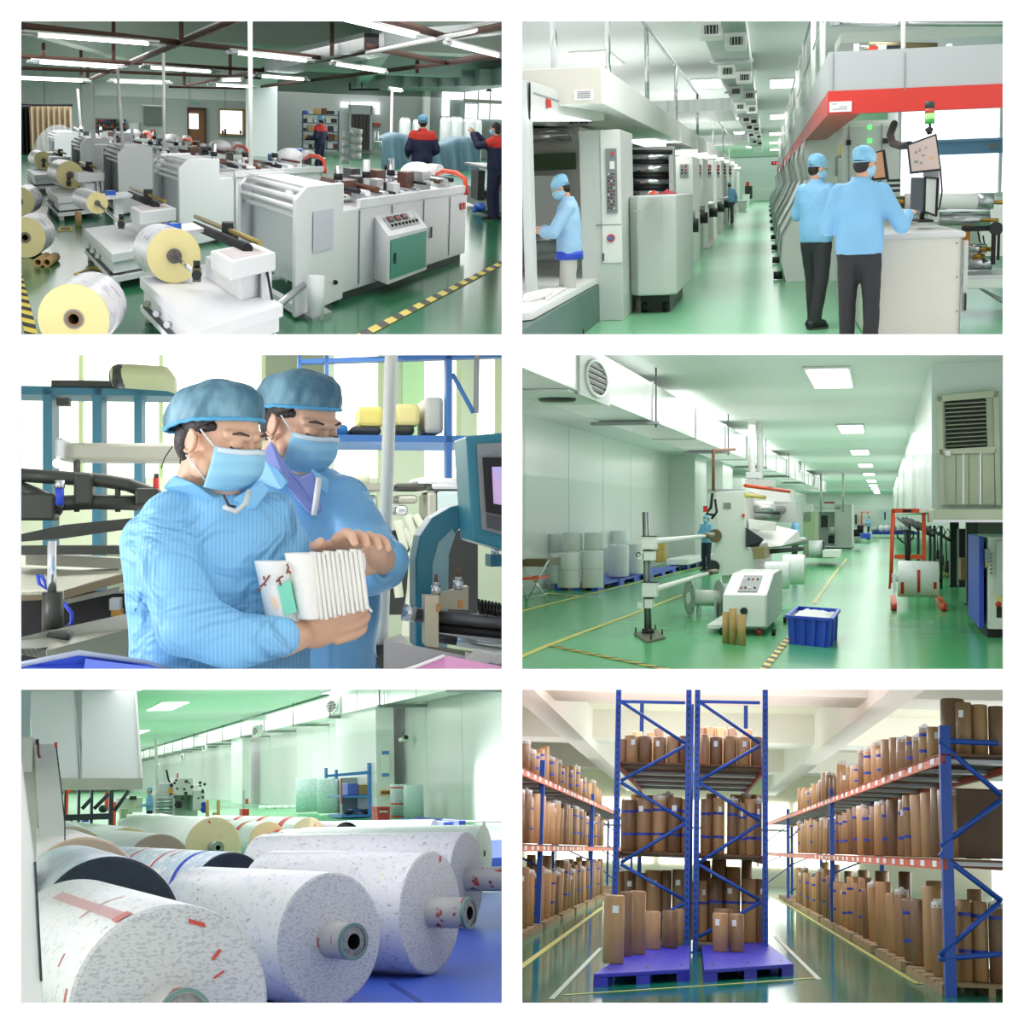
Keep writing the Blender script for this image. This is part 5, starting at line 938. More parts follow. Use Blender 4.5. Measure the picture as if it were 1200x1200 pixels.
# ================================================================== hall 3: two women checking a stack of pads
def room3():
    R = R3; Pt = R.at; bx = R.bx
    coat = stripe('coat_fine_stripe', '79bdec', '8dcbf4', 17, 'X', .5, soft=.2)
    nt = coat.node_tree; b_ = nt.nodes['Principled BSDF']; nz = nt.nodes.new('ShaderNodeTexNoise'); nz.inputs['Scale'].default_value = 2.6; nz.inputs['Detail'].default_value = 3; nz.inputs['Distortion'].default_value = 1.2; bp = nt.nodes.new('ShaderNodeBump'); bp.inputs['Strength'].default_value = 1; bp.inputs['Distance'].default_value = .16; nt.links.new(nz.outputs[0], bp.inputs['Height']); nt.links.new(bp.outputs[0], b_.inputs['Normal'])
    skin = mat('warm_skin', 'e8bb9c', .45, var=.05, vscale=9); net = mat('sheer_blue_net', '8dbccd', .5, bump=1, bscale=7, col2='3d6f84', vscale=7, stretch=(1, .5, .4), thr=(.42, .7)); hair = mat('dark_hair', '2a2220', .5, bump=.5, bscale=30)
    mask = stripe('pleated_mask', '94d0ee', '9cd6f0', 5, 'Z', .6, soft=.15); band = mat('white_elastic', 'f0f2f0', .6); dark = mat('lash_brown', '3a2a24', .6)
    struct(R, 'floor', B(-14, 12, 9.5, 40, -.05, 0), mat('olive_green_floor', '9db884', .3))
    struct(R, 'wall_back', B(-14, 14, 40, 40.3, 0, 9), mat('pale_green_wall', 'e3ecd8', .5))
    t = Thing(R, 'window_9', kind='structure')
    for a, b in ((24, 92), (99, 186), (190, 306), (392, 443), (498, 535), (560, 580)):
        t.p('pane', B(bx(a, b, 400, 612 if a < 300 else 560, 30, 30.1)), mat('blown_out_pane', 'fbfff0', .3, emit=1.6)); t.p('mullion', B(bx(b, b + 5, 400, 620, 29.9, 30.1)), mat('pale_mullion', 'b9c9a0', .5))
    t.done()
    struct(R, 'trim_40', B(bx(0, 320, 560, 640, 29, 29.5)), mat('pale_olive_panel', 'cdd9b8', .5)); struct(R, 'trim_41', B(bx(380, 620, 400, 800, 32, 32.3)), mat('soft_green_white_wall', 'd3dfcc', .5)); struct(R, 'trim_42', B(bx(472, 500, 410, 520, 31, 31.3)), mat('green_curtain', 'a9d0a4', .6))
    bs = mat('machine_steel_blue', '3f7f95', .45); dk = mat('olive_black_metal', '3b3f38', .4, .2); st = mat('warm_grey_steel', 'a3a596', .35, .4)
    with Thing(R, 'press_gantry', 'steel-blue gantry frame of a cutting press before the bright windows', 'machine frame') as T:
        Y = 17; T.p('top_beam', B(bx(10, 205, 453, 463, Y, Y + 1)), bs); T.p('top_beam', B(bx(60, 175, 446, 455, Y, Y + .8)), dk)
        for (a, b) in ((50, 61), (108, 119), (157, 166)): T.p('upright', B(bx(a, b, 455, 790, Y, Y + .6)), bs)
        T.p('small_box', B(bx(66, 81, 466, 475, Y - .2, Y)), dk); T.p('motor_cover', MB().loft([(Pt(132, 441, Y - .3), (0, 0, .11), (0, .3, 0)), (Pt(150, 441, Y - .3), (0, 0, .13), (0, .35, 0)), (Pt(196, 444, Y - .3), (0, 0, .13), (0, .35, 0)), (Pt(206, 452, Y - .3), (0, 0, .09), (0, .25, 0))], 16), mat('khaki_cover', 'c3cc9c', .5), bv=.02); T.p('dark_end', MB().ell(Pt(141, 441, Y - .35), (.12, .3, .13)), dk)
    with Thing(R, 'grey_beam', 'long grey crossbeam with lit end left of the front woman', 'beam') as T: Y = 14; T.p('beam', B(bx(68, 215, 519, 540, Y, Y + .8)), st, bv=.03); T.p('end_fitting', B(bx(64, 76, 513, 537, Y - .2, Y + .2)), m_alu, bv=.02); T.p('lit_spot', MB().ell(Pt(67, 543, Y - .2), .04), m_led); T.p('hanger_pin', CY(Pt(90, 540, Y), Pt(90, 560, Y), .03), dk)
    with Thing(R, 'dark_linkage', 'dark linkage arms and bars of the press at the left', 'machine') as T:
        Y = 11.5
        T.p('arm', TU([Pt(14, 556, Y), Pt(60, 559, Y), Pt(120, 563, Y), Pt(150, 568, Y), Pt(186, 582, Y)], .05, 8), dk); T.p('arm', TU([Pt(60, 590, Y), Pt(110, 588, Y), Pt(185, 590, Y)], .055, 8), dk); T.p('arm', TU([Pt(14, 570, Y), Pt(40, 580, Y), Pt(75, 595, Y)], .06, 8), dk)
        for (a, b, c, d) in ((20, 64, 578, 610), (86, 108, 555, 592), (158, 186, 572, 592)): T.p('plate', B(bx(a, b, c, d, Y - .1, Y + .2)), dk, bv=.02)
        for px in (138, 90): T.p('pin', CY(Pt(px, 565, Y), Pt(px, 600, Y), .02), dk)
        T.p('blue_cylinder', CY(Pt(70, 570, Y - .2), Pt(70, 592, Y - .2), .03), m_bluep); T.p('steel_cap', CY(Pt(70, 563, Y - .2), Pt(70, 572, Y - .2), .035), m_steel); T.p('red_screw', CY(Pt(183, 560, Y), Pt(183, 580, Y), .022), m_red); T.p('screw_top', CY(Pt(183, 555, Y), Pt(183, 560, Y), .018), dk)
        T.p('crossbar', PR([Pt(10, 629, Y), Pt(75, 615, Y), Pt(165, 606, Y), Pt(165, 618, Y), Pt(75, 631, Y), Pt(10, 636, Y)], (0, .4, 0)), dk)
    with Thing(R, 'press_table', 'dark press bed with pale cutting sheet and chrome guide rod, lower left', 'machine') as T:
        Y = 9.6; T.p('sheet', PR([Pt(10, 692, Y), Pt(80, 690, Y), Pt(140, 676, Y + 1), Pt(140, 655, Y + 4), Pt(10, 650, Y + 4)], (0, 0, -.03)), mat('cream_sheet', 'd8d9c2', .4)); T.p('rear_rail', PR([Pt(30, 648, Y + 2), Pt(170, 656, Y + 2), Pt(170, 668, Y + 2), Pt(30, 662, Y + 2)], (0, .3, 0)), st)
        T.p('table_edge', PR([Pt(5, 695, Y), Pt(75, 692, Y), Pt(145, 673, Y), Pt(145, 682, Y), Pt(75, 702, Y), Pt(5, 705, Y)], (0, .5, 0)), mat('brown_edge', '6b6046', .5)); T.p('underbody', B(bx(0, 160, 696, 760, Y + .6, Y + 1)), m_black); T.p('lower_rail', PR([Pt(60, 706, Y + .3), Pt(140, 688, Y + .3), Pt(140, 694, Y + .3), Pt(60, 712, Y + .3)], (0, .1, 0)), st)
        T.p('guide_rod', CY(Pt(60.5, 634, Y - .4), Pt(61, 694, Y - .4), .026, n=20), m_steel); T.p('guide_sleeve', CY(Pt(62, 694, Y - .4), Pt(62, 745, Y - .4), .062, n=24), dk); T.p('sleeve_flange', B(bx(44, 82, 741, 752, Y - .7, Y - .1)), dk, bv=.02)
        T.p('base_plate', PR([Pt(0, 752, Y - 1), Pt(55, 762, Y - 1), Pt(166, 735, Y), Pt(166, 715, Y), Pt(60, 740, Y)], (0, 0, -.05)), st); T.p('base_front', PR([Pt(54, 763, Y - 1), Pt(166, 733, Y - .8), Pt(166, 800, Y - .8), Pt(54, 800, Y - 1)], (0, .05, 0)), mat('olive_grey_plate', '7d7f6a', .4, .3)); T.p('dark_front', B(bx(0, 54, 760, 800, Y - 1, Y - .9)), m_black)
        T.p('blue_hose', TU([Pt(44, 673, Y - .2), Pt(46, 684, Y - .2), Pt(54, 690, Y - .2), Pt(52, 680, Y - .2), Pt(48, 674, Y - .2)], .012, 6), m_bluep); T.p('blue_hose', TU([Pt(74, 706, Y - .1), Pt(84, 718, Y - .1), Pt(84, 730, Y - .1), Pt(78, 735, Y - .1)], .014, 6), m_bluep); T.p('brass_fitting', B(bx(130, 142, 715, 722, Y + .3, Y + .5)), mat('brass_shaft', 'b98c3c', .3, .7)); T.p('valve', B(bx(128, 140, 702, 715, Y + .3, Y + .5)), m_alu)
        T.p('upper_bars', B(bx(0, 160, 640, 650, Y + 1.5, Y + 1.8)), dk)
    with Thing(R, 'blue_crate', 'bright blue plastic crate rim at the lower left, before the press', 'crate') as T:
        Y = 6.9; rim = [Pt(18, 780, Y), Pt(92, 765, Y), Pt(170, 776, Y + .1), Pt(200, 786, Y + .1)]
        T.p('rim', TU(rim, .012, 8), mat('pale_grey_rim', 'a9b4c9', .4)); T.p('wall', PR([rim[0], rim[1], rim[2], rim[3], Pt(200, 800, Y), Pt(18, 800, Y)], (0, .04, 0)), mat('crate_blue', '4464d8', .4)); T.p('inner_wall', PR([Pt(100, 772, Y - .02), Pt(190, 784, Y - .02), Pt(190, 800, Y - .02), Pt(96, 800, Y - .02)], (0, .01, 0)), mat('crate_inner_blue', '6f86e8', .4))
    with Thing(R, 'white_pole', 'white vertical pole right of the women', 'pole') as T: T.p('pole', CY(Pt(459, 400, 9), Pt(447, 766, 9), .038, n=20), mat('ivory_pole', 'e9ece0', .4)); T.p('pole_foot', B(bx(436, 452, 756, 768, 8.9, 9.1)), dk)
    with Thing(R, 'blue_rack', 'blue steel shelf rack with yellow goods, blurred distance at the right', 'rack') as T:
        Y = 22; mr = mat('deep_blue_steel', '3a6fae', .45)
        for a, b in ((349, 353), (381, 385), (523, 530)): T.p('upright', B(bx(a, b, 395, 560, Y, Y + .3)), mr)
        T.p('top_beam', PR([Pt(350, 421, Y), Pt(600, 412, Y), Pt(600, 418, Y), Pt(350, 426, Y)], (0, .3, 0)), mr); T.p('shelf', B(bx(386, 560, 510, 518, Y, Y + 3)), mr); T.p('brace', TU([Pt(530, 438, Y), Pt(555, 484, Y)], .035, 6), mr); T.p('chain', CY(Pt(559, 405, Y), Pt(558, 484, Y), .04), m_mgrey)
    for i, (a, b, t_, bt, c, lb) in enumerate(((421, 449, 476, 500, 'f0e27a', 'yellow carton on the blue rack, left of the pole'), (464, 492, 473, 499, 'f4e99a', 'pale yellow bag on the blue rack, right of the pole'), (392, 408, 497, 510, '2f7fb8', 'blue bundle on the blue rack shelf'), (411, 447, 499, 510, '33383a', 'black bundle on the blue rack shelf'), (466, 486, 498, 510, '3d4038', 'dark tool box on the blue rack shelf'), (498, 520, 465, 508, 'd9dccb', 'cream carton on the blue rack, right'))):
        solo(R, 'rack_goods', B(bx(a, b, t_, bt, 22.3, 23.5)), mat('goods_%d' % i, c, .6), lb, 'box', 'goods on the blue rack', bv=.06)
    with Thing(R, 'side_machine', 'pale machine parts and tubing behind the pole', 'machine') as T:
        Y = 13; T.p('table', B(bx(395, 455, 566, 574, Y, Y + 2)), st); T.p('white_canister', CY(Pt(421, 566, Y + .5), Pt(421, 550, Y + .5), .09), mat('cream_plastic', 'e3e6cf', .5))
        for (a, b, c, d, k) in ((400, 420, 575, 610, st), (424, 442, 580, 622, m_alu), (462, 500, 566, 575, dk), (488, 550, 560, 568, m_steel), (505, 552, 566, 574, m_alu), (500, 512, 576, 610, st), (466, 490, 580, 590, st), (463, 478, 592, 604, m_alu), (425, 436, 614, 628, m_red), (512, 552, 575, 605, mat('pale_aqua_body', 'b3c9c4', .4))): T.p('block', B(bx(a, b, c, d, Y + .2, Y + .9)), k, bv=.03)
        T.p('dark_body', B(bx(455, 560, 622, 720, Y + 1, Y + 2)), mat('black_green_body', '1f2622', .5))
        for pts in ([(478, 604), (486, 630), (482, 690), (475, 745)], [(466, 610), (474, 640), (464, 668), (468, 700)], [(486, 604), (500, 628), (492, 640)], [(474, 620), (486, 645), (470, 660)]): T.p('clear_hose', TU([Pt(a, b, Y - 1) for a, b in pts], .035, 8), mat('milky_hose', 'cfd6bd', .35))
        for pts in ([(413, 730), (420, 745), (422, 770)], [(432, 722), (440, 760)]): T.p('black_hose', TU([Pt(a, b, Y - 2) for a, b in pts], .03, 6), m_black)
        T.p('lower_plate', B(bx(425, 450, 764, 790, 9.5, 9.8)), dk); T.p('brass_block', B(bx(408, 418, 773, 785, 9.2, 9.5)), mat('brass_shaft', 'b98c3c', .3, .7)); T.p('knob', CY(Pt(421, 772, 9.2), Pt(421, 765, 9.2), .03), m_black); T.p('pale_floor_box', B(bx(390, 440, 720, 800, Y + 3, Y + 3.2)), mat('olive_panel', '93a06f', .5))
    with Thing(R, 'teal_machine', 'teal machine with rounded arch frame and screen housing at the right edge', 'machine') as T:
        tl = mat('teal_enamel', '2b7f92', .35); Y = 8.2
        o = [(487, 760), (487, 655), (492, 628), (506, 607), (528, 594), (556, 588)]; i_ = [(556, 612), (542, 616), (530, 628), (525, 650), (525, 700), (520, 760)]
        T.p('arch', PR([Pt(a, b, Y) for a, b in o + i_], (0, .35, 0)), tl, bv=.01); T.p('arch_inner', PR([Pt(506, 760, Y - .01), Pt(507, 660, Y - .01), Pt(514, 636, Y - .01), Pt(530, 620, Y - .01), Pt(534, 626, Y - .01), Pt(526, 650, Y - .01), Pt(524, 760, Y - .01)], (0, .05, 0)), mat('pale_teal_inner', '8fb7b8', .4))
        h = T.p('screen_housing', PR([Pt(546, 511, Y - .5), Pt(600, 506, Y - .5), Pt(600, 648, Y - .5), Pt(554, 634, Y - .5)], (0, .5, 0)), tl, bv=.01); T.p('bezel', PR([Pt(559, 520, Y - .52), Pt(600, 518, Y - .52), Pt(600, 630, Y - .52), Pt(565, 620, Y - .52)], (0, .03, 0)), m_mgrey); T.p('screen_frame', PR([Pt(566, 536, Y - .54), Pt(600, 536, Y - .54), Pt(600, 606, Y - .54), Pt(570, 600, Y - .54)], (0, .02, 0)), m_black)
        s_ = T.p('screen', PR([Pt(577, 547, Y - .56), Pt(600, 547, Y - .56), Pt(600, 594, Y - .56), Pt(579, 590, Y - .56)], (0, .02, 0)), mat('lit_screen', '9a9fd8', .3, emit=.5, col2='e09ab0', vscale=3)); T.p('key_plate', PR([Pt(570, 603, Y - .53), Pt(600, 608, Y - .53), Pt(600, 626, Y - .53), Pt(571, 618, Y - .53)], (0, .02, 0)), mat('dark_key_plate', '4a4d52', .4))
        T.p('small_bracket', B(bx(575, 600, 650, 664, Y - .2, Y)), tl); T.p('bolt', CY(Pt(580, 650, Y - .2), Pt(580, 640, Y - .2), .02), m_steel)
    with Thing(R, 'roller_assembly', 'steel shafts and two spring posts below the teal arch', 'rollers') as T:
        Y = 7.7; T.p('front_shaft', CY(Pt(480, 720, Y), Pt(600, 732, Y), .035, n=24), mat('dark_steel_shaft', '5b5d60', .3, .7)); T.p('shaft_end', CY(Pt(472, 717, Y), Pt(487, 720, Y), .042, n=24), m_steel); T.p('thread', CY(Pt(507, 722, Y - .01), Pt(511, 723, Y - .01), .05, n=20), m_black)
        T.p('lower_bar', PR([Pt(505, 735, Y), Pt(600, 750, Y), Pt(600, 757, Y), Pt(505, 741, Y)], (0, .1, 0)), m_alu); T.p('black_bar', CY(Pt(512, 736, Y), Pt(600, 745, Y), .022), m_black); T.p('rear_shaft', CY(Pt(512, 746, Y + .2), Pt(600, 760, Y + .2), .03), m_dark); T.p('steel_sleeve', CY(Pt(535, 750, Y + .17), Pt(600, 760, Y + .17), .032, n=20), m_steel)
        for j in range(9): T.p('spring_coil', MB().ring(Pt(561 + j * 4, 712 + j * .7, Y + .15), V((1, 0, .1)), .03, .045, .008, 20), m_black)
        T.p('frame_block', PR([Pt(498, 698, Y - .1), Pt(514, 698, Y - .1), Pt(514, 762, Y - .1), Pt(498, 756, Y - .1)], (0, .15, 0)), mat('bone_metal', 'c9c3a8', .4, .2)); T.p('frame_block', PR([Pt(499, 700, Y), Pt(549, 687, Y + .1), Pt(549, 715, Y + .1), Pt(499, 713, Y)], (0, .12, 0)), mat('bone_metal', 'c9c3a8', .4, .2))
        for (a, b) in ((511, 697), (537, 691)): T.p('post', CY(Pt(a, b, Y), Pt(a, b - 11, Y), .025, n=20), m_steel); T.p('cap_nut', CY(Pt(a, b - 11, Y), Pt(a, b - 15, Y), .017), m_alu); T.p('screw', CY(Pt(a, b - 15, Y), Pt(a, b - 24, Y), .009), m_brownm)
        for (a, b) in ((512, 708), (538, 703)): T.p('copper_clip', B(bx(a, a + 4, b, b + 9, Y - .12, Y - .08)), mat('copper', 'b5762f', .3, .6))
        T.p('bed', PR([Pt(500, 757, Y - .1), Pt(600, 772, Y - .1), Pt(600, 800, Y - .1), Pt(500, 800, Y - .1)], (0, .1, 0)), mat('olive_grey_plate', '7d7f6a', .4, .3))
    with Thing(R, 'grey_carton', 'grey open carton at the lower right, before the shafts', 'carton') as T: Y = 7.1; T.p('front', PR([Pt(450, 750, Y), Pt(600, 780, Y), Pt(600, 800, Y), Pt(450, 800, Y)], (0, .03, 0)), mat('grey_card', 'a3a6a8', .6)); T.p('flap', PR([Pt(450, 750, Y + .05), Pt(470, 743, Y + .1), Pt(480, 754, Y + .1)], (0, .02, 0)), mat('pale_card', 'c3c3bd', .6)); T.p('plastic_liner', MB().grid(lambda u, v: Pt(545 + 55 * u, 763 + 14 * v + 5 * noise.noise(V((u * 5, v * 3, 0))), Y - .02 - .05 * v), 16, 5), mat('cloudy_liner', 'c3c6c4', .3, alpha=.8))
    with Thing(R, 'pink_carton', 'pink lined box in the lower right corner', 'carton') as T: Y = 6.85; T.p('left_wall', PR([Pt(472, 786, Y), Pt(521, 768, Y), Pt(521, 800, Y), Pt(472, 800, Y)], (0, .03, 0)), mat('pink_card', 'd993c4', .6)); T.p('right_wall', PR([Pt(521, 768, Y), Pt(600, 784, Y), Pt(600, 800, Y), Pt(521, 800, Y)], (0, .03, 0)), mat('pale_pink_card', 'e3a6d0', .6)); T.p('torn_rim', TU([Pt(472, 786, Y - .01), Pt(490, 780, Y - .01), Pt(521, 768, Y - .01)], .008, 6), m_paper)
    # ------------------------------------------------ the two women
    def head(T, hx, hy, Y, S, yaw, down, prnt=None):
        """head in head units of metres, face along f; returns mapping"""
        c = Pt(hx, hy, Y); f = V((math.sin(yaw) * math.cos(down), -math.cos(yaw) * math.cos(down), -math.sin(down))); r = V((math.cos(yaw), math.sin(yaw), 0)); u = r.cross(f) if r.cross(f).z > 0 else f.cross(r)
        H = lambda a, b, d: c + (r * a + f * b + u * d) * S; q = lambda *v: tuple(x * S for x in v); ax = (r, f, u)
        m = MB(); m.ell(H(0, -.01, .045), q(.077, .095, .088), 28, 20, ax); m.ell(H(0, .028, -.02), q(.066, .068, .075), 24, 16, ax); m.ell(H(0, .045, -.075), q(.04, .042, .038), 20, 12, ax)
        for s_ in (-1, 1): m.ell(H(s_ * .036, .062, -.018), q(.03, .026, .03), 14, 10, ax); m.cap(H(s_ * .055, .068, .042), H(s_ * .012, .09, .045), .011 * S, .011 * S, 10); m.ell(H(s_ * .032, .078, .022), q(.019, .013, .014), 14, 10, ax); m.ell(H(s_ * .062, .01, -.045), q(.014, .04, .03), 12, 8, ax)
        m.cap(H(0, .088, .032), H(0, .1, -.005), .008 * S, .011 * S, 10); m.cap(H(-.02, .09, -.045), H(.02, .09, -.045), .009 * S, .009 * S, 10)
        m.chain([H(0, -.02, -.03), H(0, -.045, -.11), H(0, -.06, -.19)], [.055 * S, .05 * S, .058 * S], 20)
        T.p('head_and_neck', m, skin, voxel=.008 * S / 2, smoothit=3)
        for s_ in (-1, 1):
            e = MB(); e.loft([(H(s_ * .076, .0, .004), (r * .004 * S), (u * .018 * S)), (H(s_ * .086, -.006, .004), (r * .004 + f * .011) * S, u * .025 * S), (H(s_ * .089, -.008, .005), f * .014 * S, u * .027 * S)], 16); e.tube([H(s_ * .09, -.008 + .016 * math.sin(a), .005 + .025 * math.cos(a)) for a in [PI * j / 8 - .3 for j in range(11)]], .0045 * S, 6); e.ell(H(s_ * .084, .0, -.024), q(.006, .008, .01), 8, 6, ax); T.p('ear', e, skin)
            l = MB(); l.tube([H(s_ * .05, .0775, .017), H(s_ * .042, .0865, .012), H(s_ * .032, .092, .0105), H(s_ * .02, .0905, .013)], .0022 * S, 6); T.p('eyelashes', l, dark); w = MB(); w.tube([H(s_ * .056, .074, .044), H(s_ * .042, .09, .052), H(s_ * .02, .098, .049)], [.002 * S, .0042 * S, .0025 * S], 6); T.p('eyebrow', w, mat('soft_brow', '5b463c', .7))
        g = MB(); g.ell(H(0, -.02, .055), q(.082, .094, .078), 24, 16, ax); g.ell(H(0, -.055, .0), q(.072, .055, .07), 20, 12, ax)
        for s_ in (-1, 1): g.cap(H(s_ * .066, .03, .05), H(s_ * .073, .004, .035), .011 * S, .009 * S, 8)
        rd = random.Random(2)
        for j in range(10): x = rd.uniform(-.06, .06); g.tube([H(x, -.09, -.03), H(x * 1.1, -.1, -.06), H(x * 1.2, -.09 + rd.uniform(-.01, .01), -.085)], .0015 * S, 4)
        T.p('hair', g, hair)
        # mask
        def mf(a, v):
            t_ = (a - .5) * 2; z = .022 - .108 * v - .012 * abs(t_) * (1 - v) ; w_ = .07 + .004 * math.sin(PI * v); y = .035 + (.075 + .012 * math.sin(PI * min(v * 1.2, 1)) - .03 * v ** 4) * math.cos(t_ * 1.35) ; return H(w_ * math.sin(t_ * 1.35) / math.sin(1.35), y, z + .002 * math.sin(v * 22) * (1 - abs(t_)))
        k = MB(); k.grid(mf, 28, 28); mi = T.p('mask', k, mask, solid=.006); k = MB(); k.grid(lambda a, v: mf(a, v * .11) + f * .003 * S, 28, 2); T.p('nose_strip', k, mat('white_mask_edge', 'dfeef4', .5), parent=mi, solid=.003)
        for s_ in (-1, 1): k = MB(); k.tube([H(s_ * .069, .048, .008), H(s_ * .085, .012, .038)], .0022 * S, 6); k.tube([H(s_ * .067, .042, -.07), H(s_ * .088, -.01, -.028)], .0022 * S, 6); T.p('ear_loop', k, band, parent=mi)
        # net
        def nf(a, v):
            th = 2 * PI * a; ph = v * PI / 2; rr = math.cos(ph) ** .55; wr = 1 + .035 * noise.noise(V((math.cos(th) * 2.4, math.sin(th) * 2.4, v * 5))) + .02 * math.sin(th * 17 + v * 6) * (1 - v); bag = .045 * max(0, -math.sin(th)) * math.sin(PI * min(1, v + .25)); x = .093 * rr * math.cos(th) * wr; y = (.1 * rr * math.sin(th) - (.018 + bag)) * wr; zz = .052 + .032 * math.sin(th) * (1 - v) + .096 * math.sin(ph) * wr - .03 * (1 - v) * (math.sin(th) < 0) * abs(math.sin(th)); return H(x, y, zz)
        k = MB(); k.grid(nf, 96, 26); ni = T.p('hair_net', k, net); k = MB(); k.tube([nf(j / 60, 0) + u * .0012 * S * math.sin(j * 2.4) for j in range(60)], .0048 * S, 8, True); T.p('elastic_edge', k, mat('blue_net_edge', '5cb0dc', .6), parent=ni)
        return H
    def hand(m, w, d, n, S, curl, spread=.0, thumb=1, L=(.9, 1, .95, .75)):
        """palm from wrist w along d, knuckle row across n; curl direction c"""
        w, d, n = V(w), V(d).normalized(), V(n).normalized(); c = V(curl).normalized(); m.ell(w + d * .045 * S, (.042 * S, .052 * S, .019 * S), 16, 12, (n, d, c))
        for i in range(4):
            o = (i - 1.5) * .0215 * S; b0 = w + d * .08 * S + n * o; dd = (d + n * (i - 1.5) * spread).normalized(); l = .036 * S * L[i]; b1 = b0 + dd * l + c * .007 * S; b2 = b1 + (dd * .55 + c * .8).normalized() * l * .8; b3 = b2 + (dd * .05 + c).normalized() * l * .65; m.chain([b0, b1, b2, b3], [.0115 * S, .0108 * S, .0098 * S, .0085 * S], 10)
        if thumb: b0 = w + d * .025 * S - n * .03 * S * thumb; b1 = b0 + (d * .5 - n * .7 * thumb + c * .2).normalized() * .036 * S; b2 = b1 + (d * .9 - n * .25 * thumb + c * .2).normalized() * .032 * S; m.chain([b0, b1, b2], [.015 * S, .012 * S, .0095 * S], 10)
    S = 2.3; fold = lambda p: .04 * noise.noise(V((p.x * 2.6 + p.z * 1.4, p.y * 2, p.z * 1.6))) + .02 * noise.noise(V((p.x * 5 - p.z * 3, p.y * 3, p.z * 3 + 5)))
    with Thing(R, 'person', 'woman nearer the viewer in light blue coat, hair net and mask, holding the stack', 'person', base=Pt(250, 780, 7.4)) as T:
        H = head(T, 257, 522, 7.35, 2.06, .85, .3)
        j = MB(); Y = 7.45
        j.loft([(Pt(262, 830, Y), (.42, 0, 0), (0, .3, 0)), (Pt(258, 740, Y), (.42, 0, 0), (0, .32, 0)), (Pt(255, 670, Y), (.42, 0, 0), (0, .33, 0)), (Pt(258, 620, Y), (.38, 0, 0), (0, .3, 0)), (Pt(256, 588, Y), (.27, 0, 0), (0, .24, 0)), (Pt(252, 566, Y + .05), (.15, 0, 0), (0, .16, 0))], 36)
        j.chain([Pt(203, 612, Y - .12), Pt(196, 668, Y - .34), Pt(222, 732, Y - .5)], [.145, .16, .155], 20); j.chain([Pt(222, 732, Y - .5), Pt(275, 752, Y - .56), Pt(330, 748, Y - .56)], [.15, .125, .1], 20); j.chain([Pt(180, 640, Y - .08), Pt(192, 700, Y - .12), Pt(206, 780, Y - .15)], [.15, .19, .2], 16)
        j.chain([Pt(318, 605, Y), Pt(345, 660, Y - .05), Pt(372, 690, Y - .15)], [.12, .12, .1], 16); j.ell(Pt(395, 715, Y - .05), (.1, .12, .12)); j.cap(Pt(340, 735, Y), Pt(395, 720, Y - .1), .12, .1, 16)
        T.p('coat', j, coat, voxel=.018, smoothit=9, disp=fold)
        cl = MB()
        for sd, pts in ((0, [(190, 572), (204, 556), (226, 566), (262, 590), (258, 602), (225, 588)]), (1, [(262, 590), (290, 574), (306, 562), (316, 574), (300, 596), (270, 606)])): cl.prism([Pt(a, b, Y - (.22 if (a > 225) else .12)) for a, b in pts], (0, .05, 0))
        T.p('collar', cl, mat('collar_blue', '86c6f0', .5), bv=.02); T.p('zip', TU([Pt(262, 594, Y - .34), Pt(276, 600, Y - .36), Pt(288, 590, Y - .34), Pt(292, 575, Y - .3)], .012, 8), m_lgrey); T.p('necklace', TU([Pt(262, 580, Y - .3), Pt(268, 592, Y - .32), Pt(276, 594, Y - .32)], .006, 6), mat('black_cord', '3a2a26', .5))
        T.p('cuff', TU([Pt(338 + 9 * math.cos(a), 747 + 18 * math.sin(a), Y - .5 + .07 * math.sin(a + 1)) for a in [2 * PI * q / 20 for q in range(20)]], .018, 8, True), coat)
        h = MB(); h.chain([Pt(330, 750, Y - .54), Pt(350, 744, Y - .42)], [.08, .07], 16); hand(h, Pt(350, 743, Y - .38), V((.95, .1, .2)), V((0, -.35, .94)), S, (.25, .9, .25), 0, 0); T.p('right_hand', h, skin, voxel=.008, smoothit=2)
        h = MB(); hand(h, Pt(382, 652, Y - .1), V((.5, -.55, .35)), V((.85, .35, -.12)), S, (.15, -.75, -.6), .12, 1, (1, 1, 1, .9)); T.p('left_hand', h, skin, voxel=.007, smoothit=2)
    with Thing(R, 'person', 'woman behind in light blue coat over violet shirt, hair net and mask', 'person', base=Pt(370, 780, 8.3)) as T:
        Y = 8.35; S2 = 2.25; H = head(T, 351, 503, Y, 2.15, .72, .4)
        j = MB(); j.loft([(Pt(365, 830, Y + .1), (.36, 0, 0), (0, .3, 0)), (Pt(362, 700, Y + .1), (.38, 0, 0), (0, .3, 0)), (Pt(358, 620, Y + .1), (.38, 0, 0), (0, .28, 0)), (Pt(350, 575, Y + .1), (.33, 0, 0), (0, .24, 0)), (Pt(345, 550, Y + .12), (.2, 0, 0), (0, .18, 0))], 32)
        j.chain([Pt(400, 592, Y), Pt(425, 640, Y - .1), Pt(448, 664, Y - .35)], [.15, .15, .12], 18); j.cap(Pt(430, 672, Y - .3), Pt(452, 658, Y - .45), .13, .11, 16)
        T.p('coat', j, mat('plain_light_blue_coat', '84c3ee', .45, bump=1, bscale=2.4), voxel=.018, smoothit=3, disp=fold)
        vs = mat('violet_shirt', '8d9bdc', .6); T.p('shirt', PR([Pt(318, 516, Y - .25), Pt(335, 545, Y - .28), Pt(350, 560, Y - .3), Pt(368, 552, Y - .3), Pt(378, 600, Y - .3), Pt(362, 602, Y - .3), Pt(335, 568, Y - .3), Pt(305, 535, Y - .22)], (0, .1, 0)), vs, bv=.01, label='violet shirt collar')
